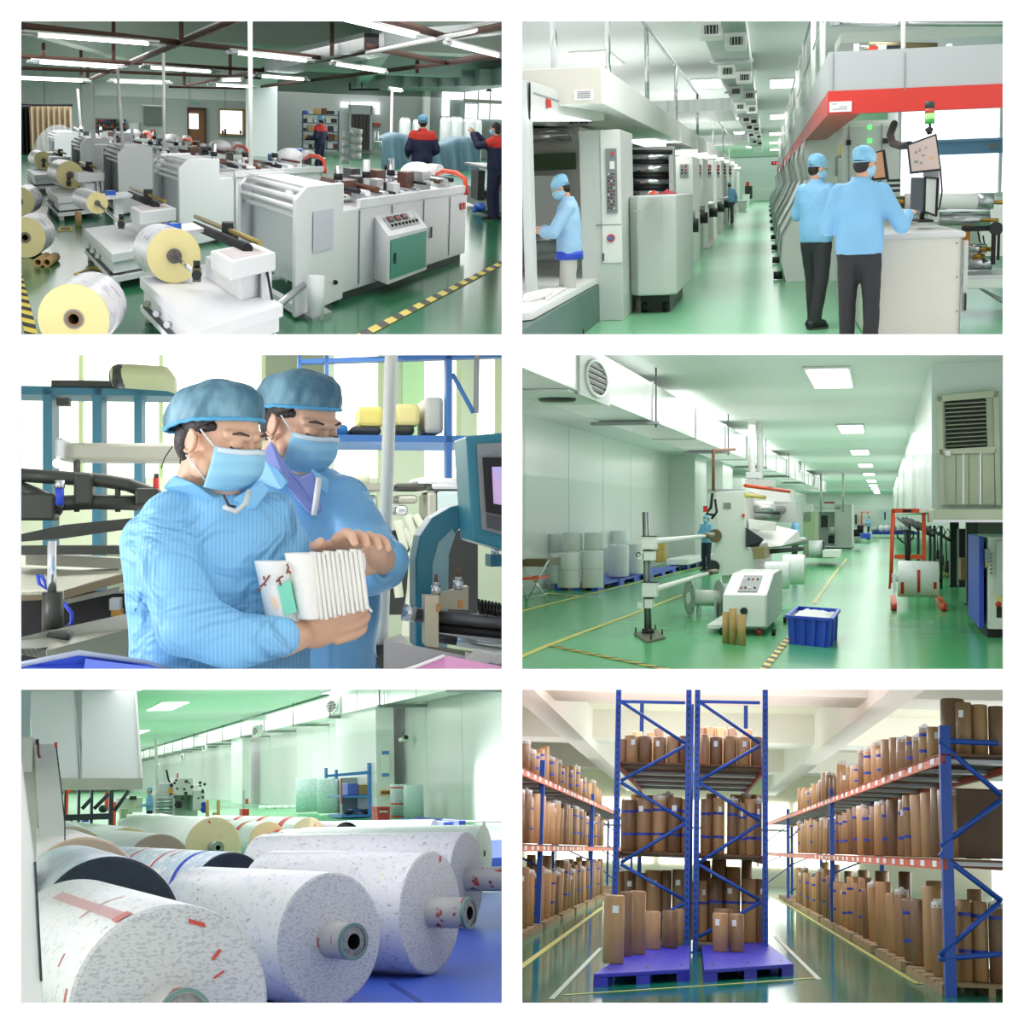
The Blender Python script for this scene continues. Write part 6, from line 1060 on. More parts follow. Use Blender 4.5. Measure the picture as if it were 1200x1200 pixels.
        cl = MB(); cl.prism([Pt(304, 525, Y - .2), Pt(322, 545, Y - .28), Pt(340, 566, Y - .33), Pt(328, 574, Y - .33), Pt(300, 562, Y - .2)], (0, .04, 0)); cl.prism([Pt(364, 548, Y - .3), Pt(386, 562, Y - .28), Pt(384, 580, Y - .3), Pt(372, 566, Y - .32)], (0, .04, 0)); T.p('collar', cl, mat('collar_blue', '86c6f0', .5), bv=.015); T.p('zip_placket', TU([Pt(374, 560, Y - .34), Pt(370, 590, Y - .36), Pt(368, 604, Y - .36)], .016, 8), m_paper)
        T.p('cuff', TU([Pt(448 + 13 * math.cos(a), 655 + 26 * math.sin(a), Y - .55 + .04 * math.cos(a)) for a in [2 * PI * q / 20 for q in range(20)]], .022, 8, True), mat('plain_light_blue_coat', '84c3ee'))
        h = MB(); h.cap(Pt(448, 656, Y - .5), Pt(440, 655, Y - .6), .085, .075, 16); hand(h, Pt(449, 653, Y - .62), V((-.9, -.1, -.05)), V((.1, -.2, -.95)), S2 * .95, (-.3, -.5, -.45), .1, 1); T.p('left_hand', h, skin, voxel=.007, smoothit=2)
    with Thing(R, 'pad_stack', 'stack of white pleated hygiene pads in the women\'s hands', 'pad stack') as T:
        Y = 6.95
        for i in range(11):
            x0 = 364 + i * 5.2; tt = 647 - i * .4 + (i % 3); bb = 724 - i * 1.2 + (i % 2) * 1.5
            m = MB(); m.loft([(Pt(x0 + 3 + 12 * v * .75, bb + (tt - bb) * (1 - v) if 0 else tt + (bb - tt) * v, Y + .1), (.016 + .003 * math.sin(PI * v), 0, 0), (0, .13, 0)) for v in (0, .02, .1, .3, .5, .7, .9, .98, 1)], 20); T.p('pad', m, mat('white_nonwoven', 'f6f6f0', .7, bump=.3, bscale=25))
        m = MB(); m.loft([(Pt(353 + 9 * v, 648 + 76 * v, Y + .08), (.075 - .012 * v, 0, 0), (0, .13, 0)) for v in (0, .03, .3, .6, .97, 1)], 28); T.p('rounded_pad', m, mat('white_nonwoven', 'f6f6f0', .7))
        T.p('blue_backing', PR([Pt(416, 650, Y + .12), Pt(421, 655, Y + .12), Pt(424, 700, Y + .12), Pt(420, 712, Y + .12)], (0, .05, 0)), m_bluetape); T.p('loose_sheet', MB().grid(lambda u, v: Pt(420 + 7 * u + 2 * math.sin(v * 4), 648 + 32 * v, Y + .1 + .05 * u), 4, 10), m_paper)
        T.p('white_tag', PR([Pt(423, 704, Y + .1), Pt(426, 703, Y + .1), Pt(437, 716, Y + .1), Pt(435, 718, Y + .1)], (0, .01, 0)), m_paper)
    with Thing(R, 'printed_pack', 'white pack with brown twig print and mint green band, in the woman\'s arm', 'pack') as T:
        Y = 6.98; q = MB(); q.loft([(Pt(320 + 12 * v, 657 + 71 * v, Y + .05), (.085 - .01 * v, 0, -.0), (0, .1, 0)) for v in (0, .04, .3, .6, .96, 1)], 28); T.p('pack', q, mat('glossy_white_pack', 'f0f3f0', .3))
        Z = Y - .052; F_ = lambda a, b: Pt(a, b, Z - .008)
        T.p('mint_band', PR([F_(325, 687), F_(340, 680), F_(348, 717), F_(334, 722)], (0, .03, 0)), mat('mint_print', '7fdcc0', .4)); T.p('orange_print', PR([F_(317, 701), F_(321, 700), F_(326, 714), F_(322, 715)], (0, .03, 0)), mat('pale_orange_print', 'f0cfae', .5))
        br = mat('brown_twig_print', '8a4a35', .5); tw = MB()
        for c in ([(305, 688), (311, 682), (316, 674)], [(308, 684), (312, 686)], [(310, 680), (309, 675)], [(324, 682), (328, 677), (332, 675)], [(327, 678), (329, 686)], [(336, 672), (338, 665), (336, 661)], [(337, 668), (341, 672)], [(302, 692), (306, 690)]): tw.tube([F_(a, b) + V((0, -.004 + .012 * 0, 0)) for a, b in c], .005, 6)
        T.p('twig_print', tw, br); T.p('teal_letters', PR([F_(314, 728), F_(318, 724), F_(319, 727), F_(315, 730)], (0, .02, 0)), mat('teal_print', '2fb39a', .5))
# ================================================================== hall 4: slitting hall
m_wall4 = mat('glossy_white_wall_panel', 'eef2f0', .24, var=.02, vscale=.3)
m_floor4 = mat('bright_green_floor', '5cb87a', .2, var=.14, vscale=.3, spec=.1)
m_yel = mat('yellow_line_paint', 'e6d873', .4)
m_haz = stripe('hazard_tape', '23241f', 'e8cf45', 1.1, 'X', .45)
m_org = mat('orange_machine_paint', 'e8552a', .4)
m_wroll = mat('white_wrapped_roll', 'f0f4f3', .3, bump=.15, bscale=5, var=.05, vscale=4)
m_ss = mat('stainless_sheet', 'b4bda5', .3, .55, var=.12, vscale=1.5)
m_ink = mat('blue_black_steel', '25343b', .4)
def hazard(R, pts, w, nm, n=None, y_black=None):
    """yellow floor tape with separate black dashes as pieces"""
    a, b = pts; L = (b - a).length; d = (b - a) / L; s = V((-d.y, d.x, 0)) * w
    t = Thing(R, nm, kind='structure'); t.p('tape', PR([a - s, b - s, b + s, a + s], (0, 0, .003)), mat('yellow_tape', 'e8d24e', .45)); n = n or int(L / (w * 5)) 
    for i in range(n):
        p = a + d * L * (i + .2) / n; q = a + d * L * (i + .65) / n; up = V((0, 0, .0035)); sh = d * L / n * .18
        t.p('dash', PR([p - s - sh + up, q - s - sh + up, q + s + sh + up, p + s + sh + up], (0, 0, .002)), mat('black_tape', '22231f', .5))
    t.done()
def fline(R, pts, w, nm, m=None, z=.004):
    mb = MB()
    for a, b in zip(pts, pts[1:]):
        a = R.fl(*a, z); b = R.fl(*b, z); d = (b - a).normalized(); s = V((-d.y, d.x, 0)) * w
        s.y *= 1; mb.prism([a - s, b - s, b + s, a + s], (0, 0, .003))
    struct(R, nm, mb, m or m_yel)
def blue_pallet(R, x0, x1, y0, y1, lb, grp='blue pallets in the slitting hall', h=.15):
    with Thing(R, 'plastic_pallet', lb, 'pallet', grp) as T:
        T.p('deck', B(x0, x1, y0, y1, h - .05, h), m_bpal4)
        for v in (0, .44, .87):
            for u in (0, .43, .86): T.p('foot_block', B(x0 + (x1 - x0) * u, x0 + (x1 - x0) * (u + .14), y0 + (y1 - y0) * v, y0 + (y1 - y0) * (v + .13), 0, h - .05), m_bpal4)
m_bpal4 = mat('bright_blue_pallet', '2f4fc8', .4)
def vroll(R, x, y, z, r, h, lb, grp, m=None, core=True, nm='paper_roll', seams=0):
    with Thing(R, nm, lb, 'roll', grp, base=V((x, y, z))) as T:
        b = MB(); b.lathe((x, y, z), V((0, 0, 1)), [(0, 0), (0, r * .97), (.02, r), (h - .02, r), (h, r * .97), (h, r * .2)], 28); T.p('web', b, m or m_wroll)
        if core: b = MB(); b.lathe((x, y, z), V((0, 0, 1)), [(h - .1, r * .16), (h + .004, r * .16), (h + .004, r * .2), (h - .1, r * .2)], 16); T.p('core', b, m_kraft)
        for j in range(seams): b = MB(); b.lathe((x, y, z + h * (j + 1) / (seams + 1)), V((0, 0, 1)), [(0, r * 1.004), (.012, r * 1.004)], 28); T.p('wrap_edge', b, m_lgrey)
def room4():
    R = R4; CZ = 3.75; YE = 150; xw = -7.3
    struct(R, 'floor', B(xw, 8, 15, YE, -.05, 0), m_floor4)
    struct(R, 'ceiling', B(xw, 8, 14, YE, CZ, CZ + .1), m_ceil)
    struct(R, 'wall_back', B(xw, 8, YE, YE + .3, 0, CZ), m_wall4)
    t = Thing(R, 'wall_left', kind='structure'); t.p('wall_sheet', B(xw - .2, xw - .01, 20, YE, 0, CZ), m_wall4)
    y = 22
    while y < 100:
        d = 4.6; t.p('wall_panel', B(xw - .01, xw + .02, y, y + d - .06, 0.02, CZ), m_wall4); y += d
    t.done()
    struct(R, 'trim_14', B(xw, xw + .9, 53.5, 57, 0, CZ), m_wall4); struct(R, 'trim_15', B(xw, xw + 1.2, 60, 64, 0, CZ), m_wall4)
    # ceiling panels
    for i, (cx, y0, y1, w) in enumerate(((973.5, 432, 453, 44), (998, 498, 506.5, 26), (1008, 527, 532, 19), (1014.5, 543.5, 547, 15), (1018.5, 554.5, 557, 12), (1021.5, 562, 564.5, 10), (1023.5, 567.8, 569.6, 9), (1025.5, 571.5, 573, 8), (1027, 574.5, 576, 7), (1028, 577, 578.2, 6))):
        a = R.fl(cx, y0, CZ - .02); b = R.fl(cx, y1, CZ - .02); hw = w / 2 * ((a.y + b.y) / 2) / F
        with Thing(R, 'ceiling_light', '%s bright ceiling panel, counted from the viewer, in the slitting hall' % ORD[i], 'ceiling light', 'panel lights of the slitting hall') as T:
            xm = (R.fl(cx, (y0 + y1) / 2, CZ).x); T.p('frame', B(xm - hw - .04, xm + hw + .04, a.y - .2, b.y + .2, CZ - .03, CZ - .004), m_lgrey); T.p('diffuser', B(xm - hw, xm + hw, a.y, b.y, CZ - .05, CZ - .031), m_led)
    # duct
    xr, xl, zb, zt = -3.23, -3.98, 3.0, 3.55
    with Thing(R, 'air_duct', 'long white sheet-metal duct hanging along the left of the slitting hall', 'duct') as T:
        m_d = mat('white_duct_sheet', 'e6ebe6', .22, .25, var=.04, vscale=.6); y = 11.5
        for i in range(15):
            L = 5.2; T.p('duct_section', B(xl, xr, y, y + L - .06, zb, zt), m_d, bv=.01); 
            T.p('flange', B(xl - .01, xr + .02, y + L - .09, y + L, zb - .015, zt + .01), m_alu)
            if i in (1, 3, 5, 7, 9): T.p('hanger_bar', B(xl - .1, xr + .12, y + L - .3, y + L - .1, zb - .06, zb - .015), m_mgrey); T.p('hanger_rod', CY((xr + .08, y + L - .2, zb - .1), (xr + .08, y + L - .2, CZ), .012, n=6), m_dark)
            y += L
    outs = [(700, 444, 18.6, 1), (941, 546, 62, .9), (956.5, 564, 80, .9), (970, 570, 100, .9)]
    for i, (px, py, Y, k) in enumerate(outs):
        Y = -3.23 * F / (px - 1036); zc = R.at(px, py, Y).z
        with Thing(R, 'air_outlet', 'round louvred outlet on the side of the white duct, %s from the viewer' % ORD[i], 'air vent', 'round duct outlets') as T:
            dy = .95 if i == 0 else .8; c = V((xr, Y, zc)); r = .2
            T.p('plate', B(xr, xr + .025, Y - dy, Y + dy, zc - .25, zc + .25), m_lgrey)
            el = lambda rr, x: [V((x, Y + rr * 3.2 * math.cos(a), zc + rr * math.sin(a))) for a in [2 * PI * j / 28 for j in range(28)]]
            T.p('ring', TU(el(r, xr + .04), .02, 6, True), white)
            for j in range(5): z = zc - .13 + j * .065; w = math.sqrt(max(.01, r * r - (z - zc) ** 2)) * 3.0; T.p('louvre', B(xr + .02, xr + .05, Y - w, Y + w, z - .018, z + .012), m_dark if j % 1 == 0 else white)
    with Thing(R, 'under_outlet', 'oval grille on a plate under the near end of the white duct', 'air vent') as T:
        q = R.fl(653, 465, zb - .01); T.p('plate', B(q.x - .35, q.x + .33, q.y - 1.0, q.y + 1.0, zb - .03, zb - .005), m_lgrey); T.p('grille', LA((q.x, q.y, zb - .06), V((0, 0, 1)), [(0, 0), (0, .2), (.03, .22)], 24), m_dark)
    # overhead enclosure at the right
    x1 = .64; zb = 1.70
    t = Thing(R, 'wall_right', kind='structure'); t.p('wall_sheet', B(x1 + .03, 7, 22, 120, zb, CZ), m_wall4); y = 22.0
    while y < 100: t.p('wall_panel', B(x1, x1 + .03, y + .05, y + 3.55, zb, CZ), m_wall4); y += 3.6
    t.p('front_panel', B(x1, 7, 21.97, 22, zb, CZ), mat('pale_green_panel', 'c9d8d0', .3)); t.done()
    Yf = 21.9
    with Thing(R, 'louvre_duct', 'stainless louvred air cabinet on the pale wall, upper right', 'vent cabinet') as T:
        T.p('back_sheet', PR([R.at(1101, 463, Yf), R.at(1166, 457, Yf), R.at(1169, 592, Yf), R.at(1104, 592, Yf)], (0, .07, 0)), m_ss)
        for a, b, c, d in ((1098, 1104, 463, 592), (1164, 1170, 458, 592)): T.p('frame_side', PR([R.at(a, c, Yf - .1), R.at(b, c - .6, Yf - .1), R.at(b + 3, d, Yf - .1), R.at(a + 3, d, Yf - .1)], (0, .1, 0)), m_ss)
        T.p('frame_top', PR([R.at(1098, 464, Yf - .1), R.at(1170, 457, Yf - .1), R.at(1170, 465, Yf - .1), R.at(1099, 471, Yf - .1)], (0, .1, 0)), m_ss); T.p('frame_middle', PR([R.at(1101, 527, Yf - .1), R.at(1168, 523, Yf - .1), R.at(1168, 530, Yf - .1), R.at(1101, 533, Yf - .1)], (0, .1, 0)), m_ss)
        T.p('dark_cavity', PR([R.at(1107, 471, Yf - .04), R.at(1155, 466, Yf - .04), R.at(1157, 523, Yf - .04), R.at(1109, 526, Yf - .04)], (0, .03, 0)), m_black)
        for j in range(11):
            y0 = 471 + j * 4.95; T.p('louvre_slat', MB().hexa([R.at(1107.5, y0 + 3.4, Yf - .08), R.at(1156, y0 + .6, Yf - .08), R.at(1156, y0 - 1.2, Yf), R.at(1107.5, y0 + 1.6, Yf), R.at(1107.5, y0 + 2.3, Yf - .09), R.at(1156, y0 - .5, Yf - .09), R.at(1156, y0 - 2.2, Yf), R.at(1107.5, y0 + .6, Yf)]), m_ss)
        for j in range(4): T.p('door_sheet', B(R.bx(1105 + j * 15.2 + .6, 1105 + (j + 1) * 15.2 - .6, 533, 591, Yf - .05, Yf)), m_ss)
        for j in range(2): T.p('bright_edge', B(R.bx(1128 + j * 20, 1130 + j * 20, 531, 591, Yf - .06, Yf - .04)), m_steel)
        T.p('lock_box', B(R.bx(1108, 1114, 528, 534, Yf - .2, Yf - .1)), m_steel)
    with Thing(R, 'stainless_skirt', 'stainless box skirt under the pale enclosure, right', 'casing') as T:
        T.p('skirt', B(x1 - .04, 5, 19.6, 22, R.at(1120, 612, 19.6).z, 1.73), m_ss, bv=.01); T.p('lip', B(x1 - .06, 5, 19.55, 19.65, R.at(1120, 612, 19.6).z - .0, R.at(1120, 609, 19.6).z), m_steel)
    for i, (a, b, yb, lb) in enumerate(((1114, 1123, 688, 'blue-black steel column behind, left of the two under the enclosure'), (1133, 1145, 708.5, 'dark steel column, right of the two under the enclosure'))):
        Y = R.fl(1120, yb).y
        with Thing(R, 'steel_column', lb, 'column', 'columns under the enclosure') as T:
            q = R.bx(a, b, 600, yb, Y, Y + .5); T.p('column', B(q[0], q[1], Y, Y + .12, 0, 1.7), m_ink if i == 0 else mat('grey_black_steel', '3b4240', .4)); T.p('flange', B(q[0] - .01, q[0] + .012, Y - .05, Y + .3, 0, 1.7), m_ink); T.p('flange', B(q[1] - .012, q[1] + .01, Y - .05, Y + .3, 0, 1.7), m_ink); T.p('foot_plate', B(q[0] - .04, q[1] + .04, Y - .1, Y + .4, 0, .02), m_dark)
    with Thing(R, 'back_machine', 'dark machine and frames under the right enclosure', 'machine') as T:
        T.p('back_sheet', B(R.bx(1124, 1134, 620, 688, 32, 33)), m_dark); T.p('cabinet', B(R.bx(1145, 1200, 612, 690, 31, 34)), mat('dark_grey_cabinet', '6d7672', .5)); T.p('panel', B(R.bx(1146, 1152, 640, 690, 30.8, 31)), m_ink)  # cabinet in a darker grey
        T.p('pallet_stack', B(R.bx(1126, 1132, 655, 680, 30, 31)), m_wood)
    with Thing(R, 'electric_cabinet', 'white and blue control cabinet at the right edge of the slitting hall', 'cabinet') as T:
        Y = 21.6; b = R.bx(1153, 1200, 629, 722, Y, Y + 3)
        T.p('body', PR([(b[0] + .06, Y, .12), (b[1], Y, .12), (b[1], Y + 3, .12), (b[0], Y + 3, .12)], (0, 0, b[5] - .12)), white, bv=.01); T.p('blue_side', B(b[0] - .05, b[0] + .01, Y + .2, Y + 3, .12, b[5] - .0), m_bluep, label='blue side panel')
        T.p('display', B(R.bx(1154, 1160, 643, 660, Y - .03, Y)), m_screen); T.p('warning_sticker', PR([R.at(1154, 666, Y - .02), R.at(1158, 660, Y - .02), R.at(1156, 652, Y - .02)], (0, .01, 0)), mat('yellow_sticker', 'e7d642', .4))
        for j in range(6): T.p('keypad_row', B(R.bx(1160, 1163, 648 + j * 4.5, 650 + j * 4.5, Y - .03, Y)), m_mgrey)
        T.p('right_module', B(R.bx(1168, 1200, 634, 700, Y - .2, Y - .02)), m_lgrey); T.p('plinth', B(b[0] + .05, b[1], Y + .1, Y + 2.8, 0, .12), m_black)
        T.p('breaker', B(R.bx(1168, 1173, 699, 718, Y - .4, Y - .22)), m_yel); T.p('red_knob', MB().ell(R.at(1170, 708, Y - .45), .04), m_red); T.p('black_plug', B(R.bx(1168, 1174, 711, 724, Y - .45, Y - .4)), m_black)
    # truck row in the shade
    for i, (px, py, h) in enumerate(((1099, 660, 55), (1104, 668, 58), (1109.5, 677, 62))):
        Y = R.fl(px, py).y; k = Y / F
        with Thing(R, 'pallet_truck', 'black-handled yellow hand pallet truck parked under the enclosure, %s in line' % ORD[2 - i], 'pallet truck', 'parked hand pallet trucks') as T:
            q = R.fl(px, py); T.p('handle', TU([q + V((0, 0, .25)), q + V((-.02, 0, 1.0)), q + V((-.06, 0, 1.15)), q + V((.03, 0, 1.3)), q + V((.09, 0, 1.15)), q + V((.02, 0, 1.0))], .02, 6), m_black)
            T.p('pump', CY(q + V((0, 0, .1)), q + V((0, 0, .45)), .06, n=12), m_dark); T.p('wheel', CY(q + V((-.05, 0, .08)), q + V((.05, 0, .08)), .08, n=14), m_wood)
            for s_ in (-1, 1): T.p('fork', B(q.x + s_ * .13 - .06, q.x + s_ * .13 + .06, Y, Y + 2.5, .05, .1), mat('ochre_fork', 'b59a3c', .5))
    # overhead steel staircase frames
    with Thing(R, 'stair_frame', 'row of slanting black steel struts beside the orange stacker', 'steel frame') as T:
        for (a, b, c, d) in ((1052, 607, 1066, 617), (1058, 607, 1076, 620), (1062, 607, 1088, 626), (1068, 609, 1094, 628), (1075, 612, 1113, 633)): T.p('strut', CY(R.at(a, b, 34), R.at(c, d, 31), .03, n=6), m_black)
        for px in (1066, 1076, 1090, 1095, 1103): T.p('leg', CY(R.at(px, 616, 36), (R.at(px, 616, 36).x, 36, 0), .035, n=6), m_ink)
    # orange stacker with roll
    Yk = R.fl(1070, 662).y * .93
    with Thing(R, 'orange_stacker', 'orange hand stacker frame carrying the white roll', 'stacker') as T:
        Yk = 29.5; P = lambda a, b, dy=0: R.at(a, b, Yk + dy)
        for (a, t, c, bt) in ((1046.5, 597, 1044, 683), (1082.5, 597, 1083, 660)): T.p('mast', PR([P(a - 2.3, t), P(a + 2.3, t), P(c + 2.3, bt), P(c - 2.3, bt)], (0, .15, 0)), m_org)
        T.p('mast', B(R.bx(1087, 1090, 595, 612, Yk, Yk + .1)), m_org)
        T.p('top_bar', B(R.bx(1045, 1084, 596, 601, Yk, Yk + .1)), m_org); T.p('middle_bar', B(R.bx(1048, 1082, 650, 655, Yk, Yk + .1)), m_org); T.p('outer_brace', CY(P(1048, 605), P(1042.5, 690), .022), m_org); T.p('winch', B(R.bx(1058, 1068, 597, 600, Yk - .1, Yk)), m_black)
        T.p('handle_loop', TU([P(1051, 623), P(1052, 630), P(1060, 637), P(1070, 631), P(1071, 623), P(1061, 621.5)], .02, 6, True), m_black); T.p('hydraulic_ram', CY(P(1062, 622), P(1064, 662), .045, n=12), m_dark)
        for s_ in (1046, 1096): q = R.fl(s_, 700); T.p('fork_leg', B(q.x - .05, q.x + .05, 27.5, 30.5, .02, .12), m_org); T.p('wheel', CY((q.x - .04, 27.4, .06), (q.x + .04, 27.4, .06), .06, n=12), m_red)
        T.p('side_lever', PR([P(1045, 672, -1.5), P(1049, 672, -1.5), P(1051, 690, -1.5), P(1047, 698, -1.5)], (0, .1, 0)), m_steel)
    with Thing(R, 'white_paper_roll', 'white paper roll with three red straps on the orange stacker', 'roll') as T:
        Yk = 28.6; c0 = R.at(1052, 678, Yk); c1 = R.at(1100, 679, Yk); r = 20.5 * Yk / F
        ax = (c1 - c0).normalized(); L = (c1 - c0).length
        T.p('web', LA(c0, ax, [(0, .06), (0, r * .95), (.02, r), (L - .02, r), (L, r * .95), (L, .06)], 32), m_wroll)
        for a, lo, hi in ((1056, .1, .62), (1075, -.35, .6), (1094, .1, .6)):
            p = R.at(a + 1.2, 678, Yk); mb = MB(); mb.grid(lambda u, v: p + V(((v - .5) * .055, -(r + .006) * math.cos(lo * 1.5 + u * (hi - lo) * 1.5), -(r + .006) * math.sin(lo * 1.5 + u * (hi - lo) * 1.5))), 8, 1); T.p('red_strap', mb, m_red)
        T.p('core_shaft', CY(c0 - ax * .08, c0, .06, n=16), m_steel); T.p('core_shaft', CY(c1, c1 + ax * .05, .06, n=16), m_dark)
    # blue crate
    with Thing(R, 'blue_crate', 'blue ribbed plastic crate on the green floor', 'crate') as T:
        z1 = None; Y = R.fl(950, 755).y; zt = R.at(950, 721, Y).z; FL, FR = R.fl(925.5, 754.5), R.fl(971.5, 759); BR = R.fl(979.5, 744); BL = FL + (BR - FR)
        BR = FR + V((.03, 1.9, 0)); BL = FL + V((.03, 1.9, 0))
        mb = MB(); base = [FL, FR, BR, BL]; o = .02
        cx = sum((p for p in base), V((0, 0, 0))) / 4
        top = [p + V(((p.x > cx.x) * .05 - .025, (p.y > cx.y) * .08 - .04, zt)) for p in base]
        mb.add(base + top, [(0, 1, 5, 4), (1, 2, 6, 5), (2, 3, 7, 6), (3, 0, 4, 7), (0, 3, 2, 1)]); T.p('tub', mb, m_bpal4, solid=.02)
        rim = MB()
        for i in range(4): a, b = top[i], top[(i + 1) % 4]; d = (b - a).normalized(); n = V((d.y, -d.x, 0)); rim.prism([a - n * .01, b - n * .01, b + n * .035, a + n * .035], (0, 0, -.035))
        T.p('rim', rim, m_bpal4)
        for i, k in ((0, 4), (1, 2)):
            for j in range(k):
                u = (j + .5) / k; a = base[i].lerp(base[(i + 1) % 4], u); b = top[i].lerp(top[(i + 1) % 4], u) - V((0, 0, .03)); d = (base[(i + 1) % 4] - base[i]).normalized(); n = V((d.y, -d.x, 0)); w = .035 if i == 0 else .15
                T.p('rib', MB().hexa([a - d * w, a + d * w, a + d * w + n * .03, a - d * w + n * .03, b - d * w, b + d * w, b + d * w + n * .02, b - d * w + n * .02]), m_bpal4)
    with Thing(R, 'white_cloth', 'crumpled white cloth filling the blue crate', 'cloth') as T:
        def f(u, v): p = top[0].lerp(top[1], .04 + .92 * u).lerp(top[3].lerp(top[2], .04 + .92 * u), .04 + .92 * v); return p + V((0, 0, -.05 + .07 * math.sin(PI * u) * math.sin(PI * v) + .035 * noise.noise(V((u * 5, v * 5, 3)))))
        T.p('cloth', MB().grid(f, 24, 24), m_paper)
    # column stand with arms
    Y = R.fl(760, 749).y
    with Thing(R, 'guide_column', 'grey grooved column stand with clamps and two white arms', 'stand') as T:
        c = R.fl(759.5, 744.5); Yc = c.y; w = .042
        zt = R.at(757, 600, Yc).z
        T.p('column', CY((c.x, Yc, .06), (c.x - .03, Yc, zt), .052, n=16), mat('grey_anodised', '8c9895', .35, .5))
        for j in (-.03, .03): T.p('groove', CY((c.x + j, Yc - .045, .06), (c.x - .03 + j, Yc - .045, zt), .006, n=6), m_dark)
        P = [R.fl(743, 742), R.fl(762, 754), R.fl(779, 748), R.fl(764, 738)]; T.p('base_plate', PR([R.fl(743, 744), R.fl(758, 754.5), R.fl(780, 749), R.fl(768, 739)], (0, 0, .03)), mat('dull_bronze_plate', '77725f', .4, .4))
        for (px, py) in ((745, 744), (763, 752), (776, 746), (768, 740)): q = R.fl(px, py); T.p('bolt', CY(q, q + V((0, 0, .1)), .012, n=6), m_dark)
        T.p('collar', CY((c.x, Yc, .03), (c.x, Yc, .09), .085, n=18), m_dark)
        for (a, b, c_, d) in ((752, 768, 628, 644), (754, 766, 645, 657), (752, 769, 682, 700), (755, 764, 701, 713)):
            T.p('clamp', B(R.bx(a, c_ and b, c_, d, Yc - .12, Yc + .12)), white, bv=.01); T.p('clamp_edge', B(R.bx(a - .5, b + .5, c_, c_ + 1, Yc - .13, Yc + .13)), m_dark)
        for (a, b, e, g) in ((768, 634, 829, 628), (769, 690, 833, 671)):
            T.p('arm', CY(R.at(a, b, Yc), R.at(e, g, Yc + 4), .042, .03, n=16), white); T.p('arm_sleeve', CY(R.at(e - 5, g + .5, Yc + 3.7), R.at(e + 6, g - 1, Yc + 4.4), .045, n=16), m_brown)
        T.p('handwheel', MB().ring(R.at(748, 650, Yc - .1), V((0, 1, 0)), .02, .035, .02, 16), m_dark); T.p('lever', B(R.bx(747, 753, 649, 655, Yc - .1, Yc)), white); T.p('lever', B(R.bx(747, 754, 706, 713, Yc - .1, Yc)), white)
    # console box with casters
    with Thing(R, 'slitter_console', 'white console box on casters with sloping grey button panel', 'console') as T:
        Y = R.fl(870, 745).y; x0 = R.at(847, 700, Y).x; xm = R.at(897, 700, Y).x; x2 = R.at(911, 700, Y + 2).x; zt = R.at(870, 673, Y + 1).z; zf = R.at(870, 697, Y).z
        T.p('body', PR([(x0, Y, .12), (x0, Y, zf), (x0 , Y + 1.4, zt), (x0, Y + 3.2, zt), (x0, Y + 3.2, .12)], (xm - x0, 0, 0)), white, bv=.012)
        T.p('side_wing', PR([(xm, Y, .12), (xm, Y, zf), (xm, Y + 1.4, zt), (xm, Y + 3.2, zt), (xm, Y + 3.2, .12)], (.02, 0, 0)), m_lgrey)
        T.p('chassis', B(x0 - .25, xm - .02, Y + .3, Y + 3, .07, .12), white)
        sl = lambda px, t: R.at(px, 0, Y + .15 + t * 1.1)
        dz = (zt - zf) / 1.4
        S = lambda px, yy: V((R.at(px, 690, Y).x, Y + yy, zf + dz * yy + .004))
        pn = T.p('button_panel', PR([S(863, .15), S(886, .15), S(886, 1.2), S(863, 1.2)], (0, 0, .01)), m_mgrey)
        for i, px in enumerate((866, 871, 876, 882)):
            for j, yy in enumerate((.35, .9)):
                q = S(px, yy) + V((0, 0, .01)); T.p('button', CY(q, q + V((0, -.01, .015)), .016, n=10), (m_red, m_dark, m_paper, m_dark)[(i + j * 2) % 4], parent=pn)
        c = V(((R.at(872, 716, Y)).x, Y, R.at(872, 716, Y).z)); T.p('gauge', CY(c, c + V((0, -.05, 0)), .05, n=20), m_dark)
        for px in (838, 884, 902): q = R.fl(px, 750); T.p('caster', CY((q.x - .025, Y + .1, .05), (q.x + .025, Y + .1, .05), .05, n=14), m_red if px == 884 else m_black); T.p('caster', CY((q.x - .025, Y + 2.6, .05), (q.x + .025, Y + 2.6, .05), .05, n=14), m_black)
        yb = zf
    for i, (a, b, t, bt) in enumerate(((846.5, 854.5, 717, 755), (854.5, 863.5, 713, 756), (864, 874, 720, 757))):
        q = R.fl((a + b) / 2, bt - 1); r = (b - a) / 2 * q.y / F; h = R.at(a, t, q.y).z
        solo(R, 'cardboard_tube', LA(q, V((0, 0, 1)), [(0, r * .8), (0, r), (h, r), (h, r * .8), (.02, r * .8)], 24), m_kraft, ['left kraft tube leaning at the white console', 'tallest kraft tube, middle of three at the console', 'right kraft tube in front of the white console'][i], 'cardboard tube', 'kraft tubes at the console')
    with Thing(R, 'empty_reel', 'empty spool with two clear round flanges and white core beside the console', 'reel') as T:
        Y = 25.2; c0 = R.at(808, 700, Y); c1 = R.at(843, 701, Y + .3); ax = (c1 - c0).normalized(); L = (c1 - c0).length; ax2 = V((.9, .42, 0)).normalized()
        T.p('core', CY(c0, c1, .13, n=24), white)
        for c in (c0, c1): mb = MB(); mb.ring(c - ax2 * .01, ax2, .1, .3, .02, 40); T.p('flange', mb, mat('frosted_flange', 'b9c6bd', .15, alpha=.75)); 
        for j in range(8): a = 2 * PI * j / 8; e1 = V((0, 0, 1)); e2 = ax2.cross(e1); p = c0 + (e1 * math.cos(a) + e2 * math.sin(a)) * .25; T.p('bolt', CY(p - ax2 * .02, p + ax2 * .02, .012, n=6), m_dark)
        T.p('hub', CY(c1, c1 + ax * .1, .05, n=16), m_dark); 
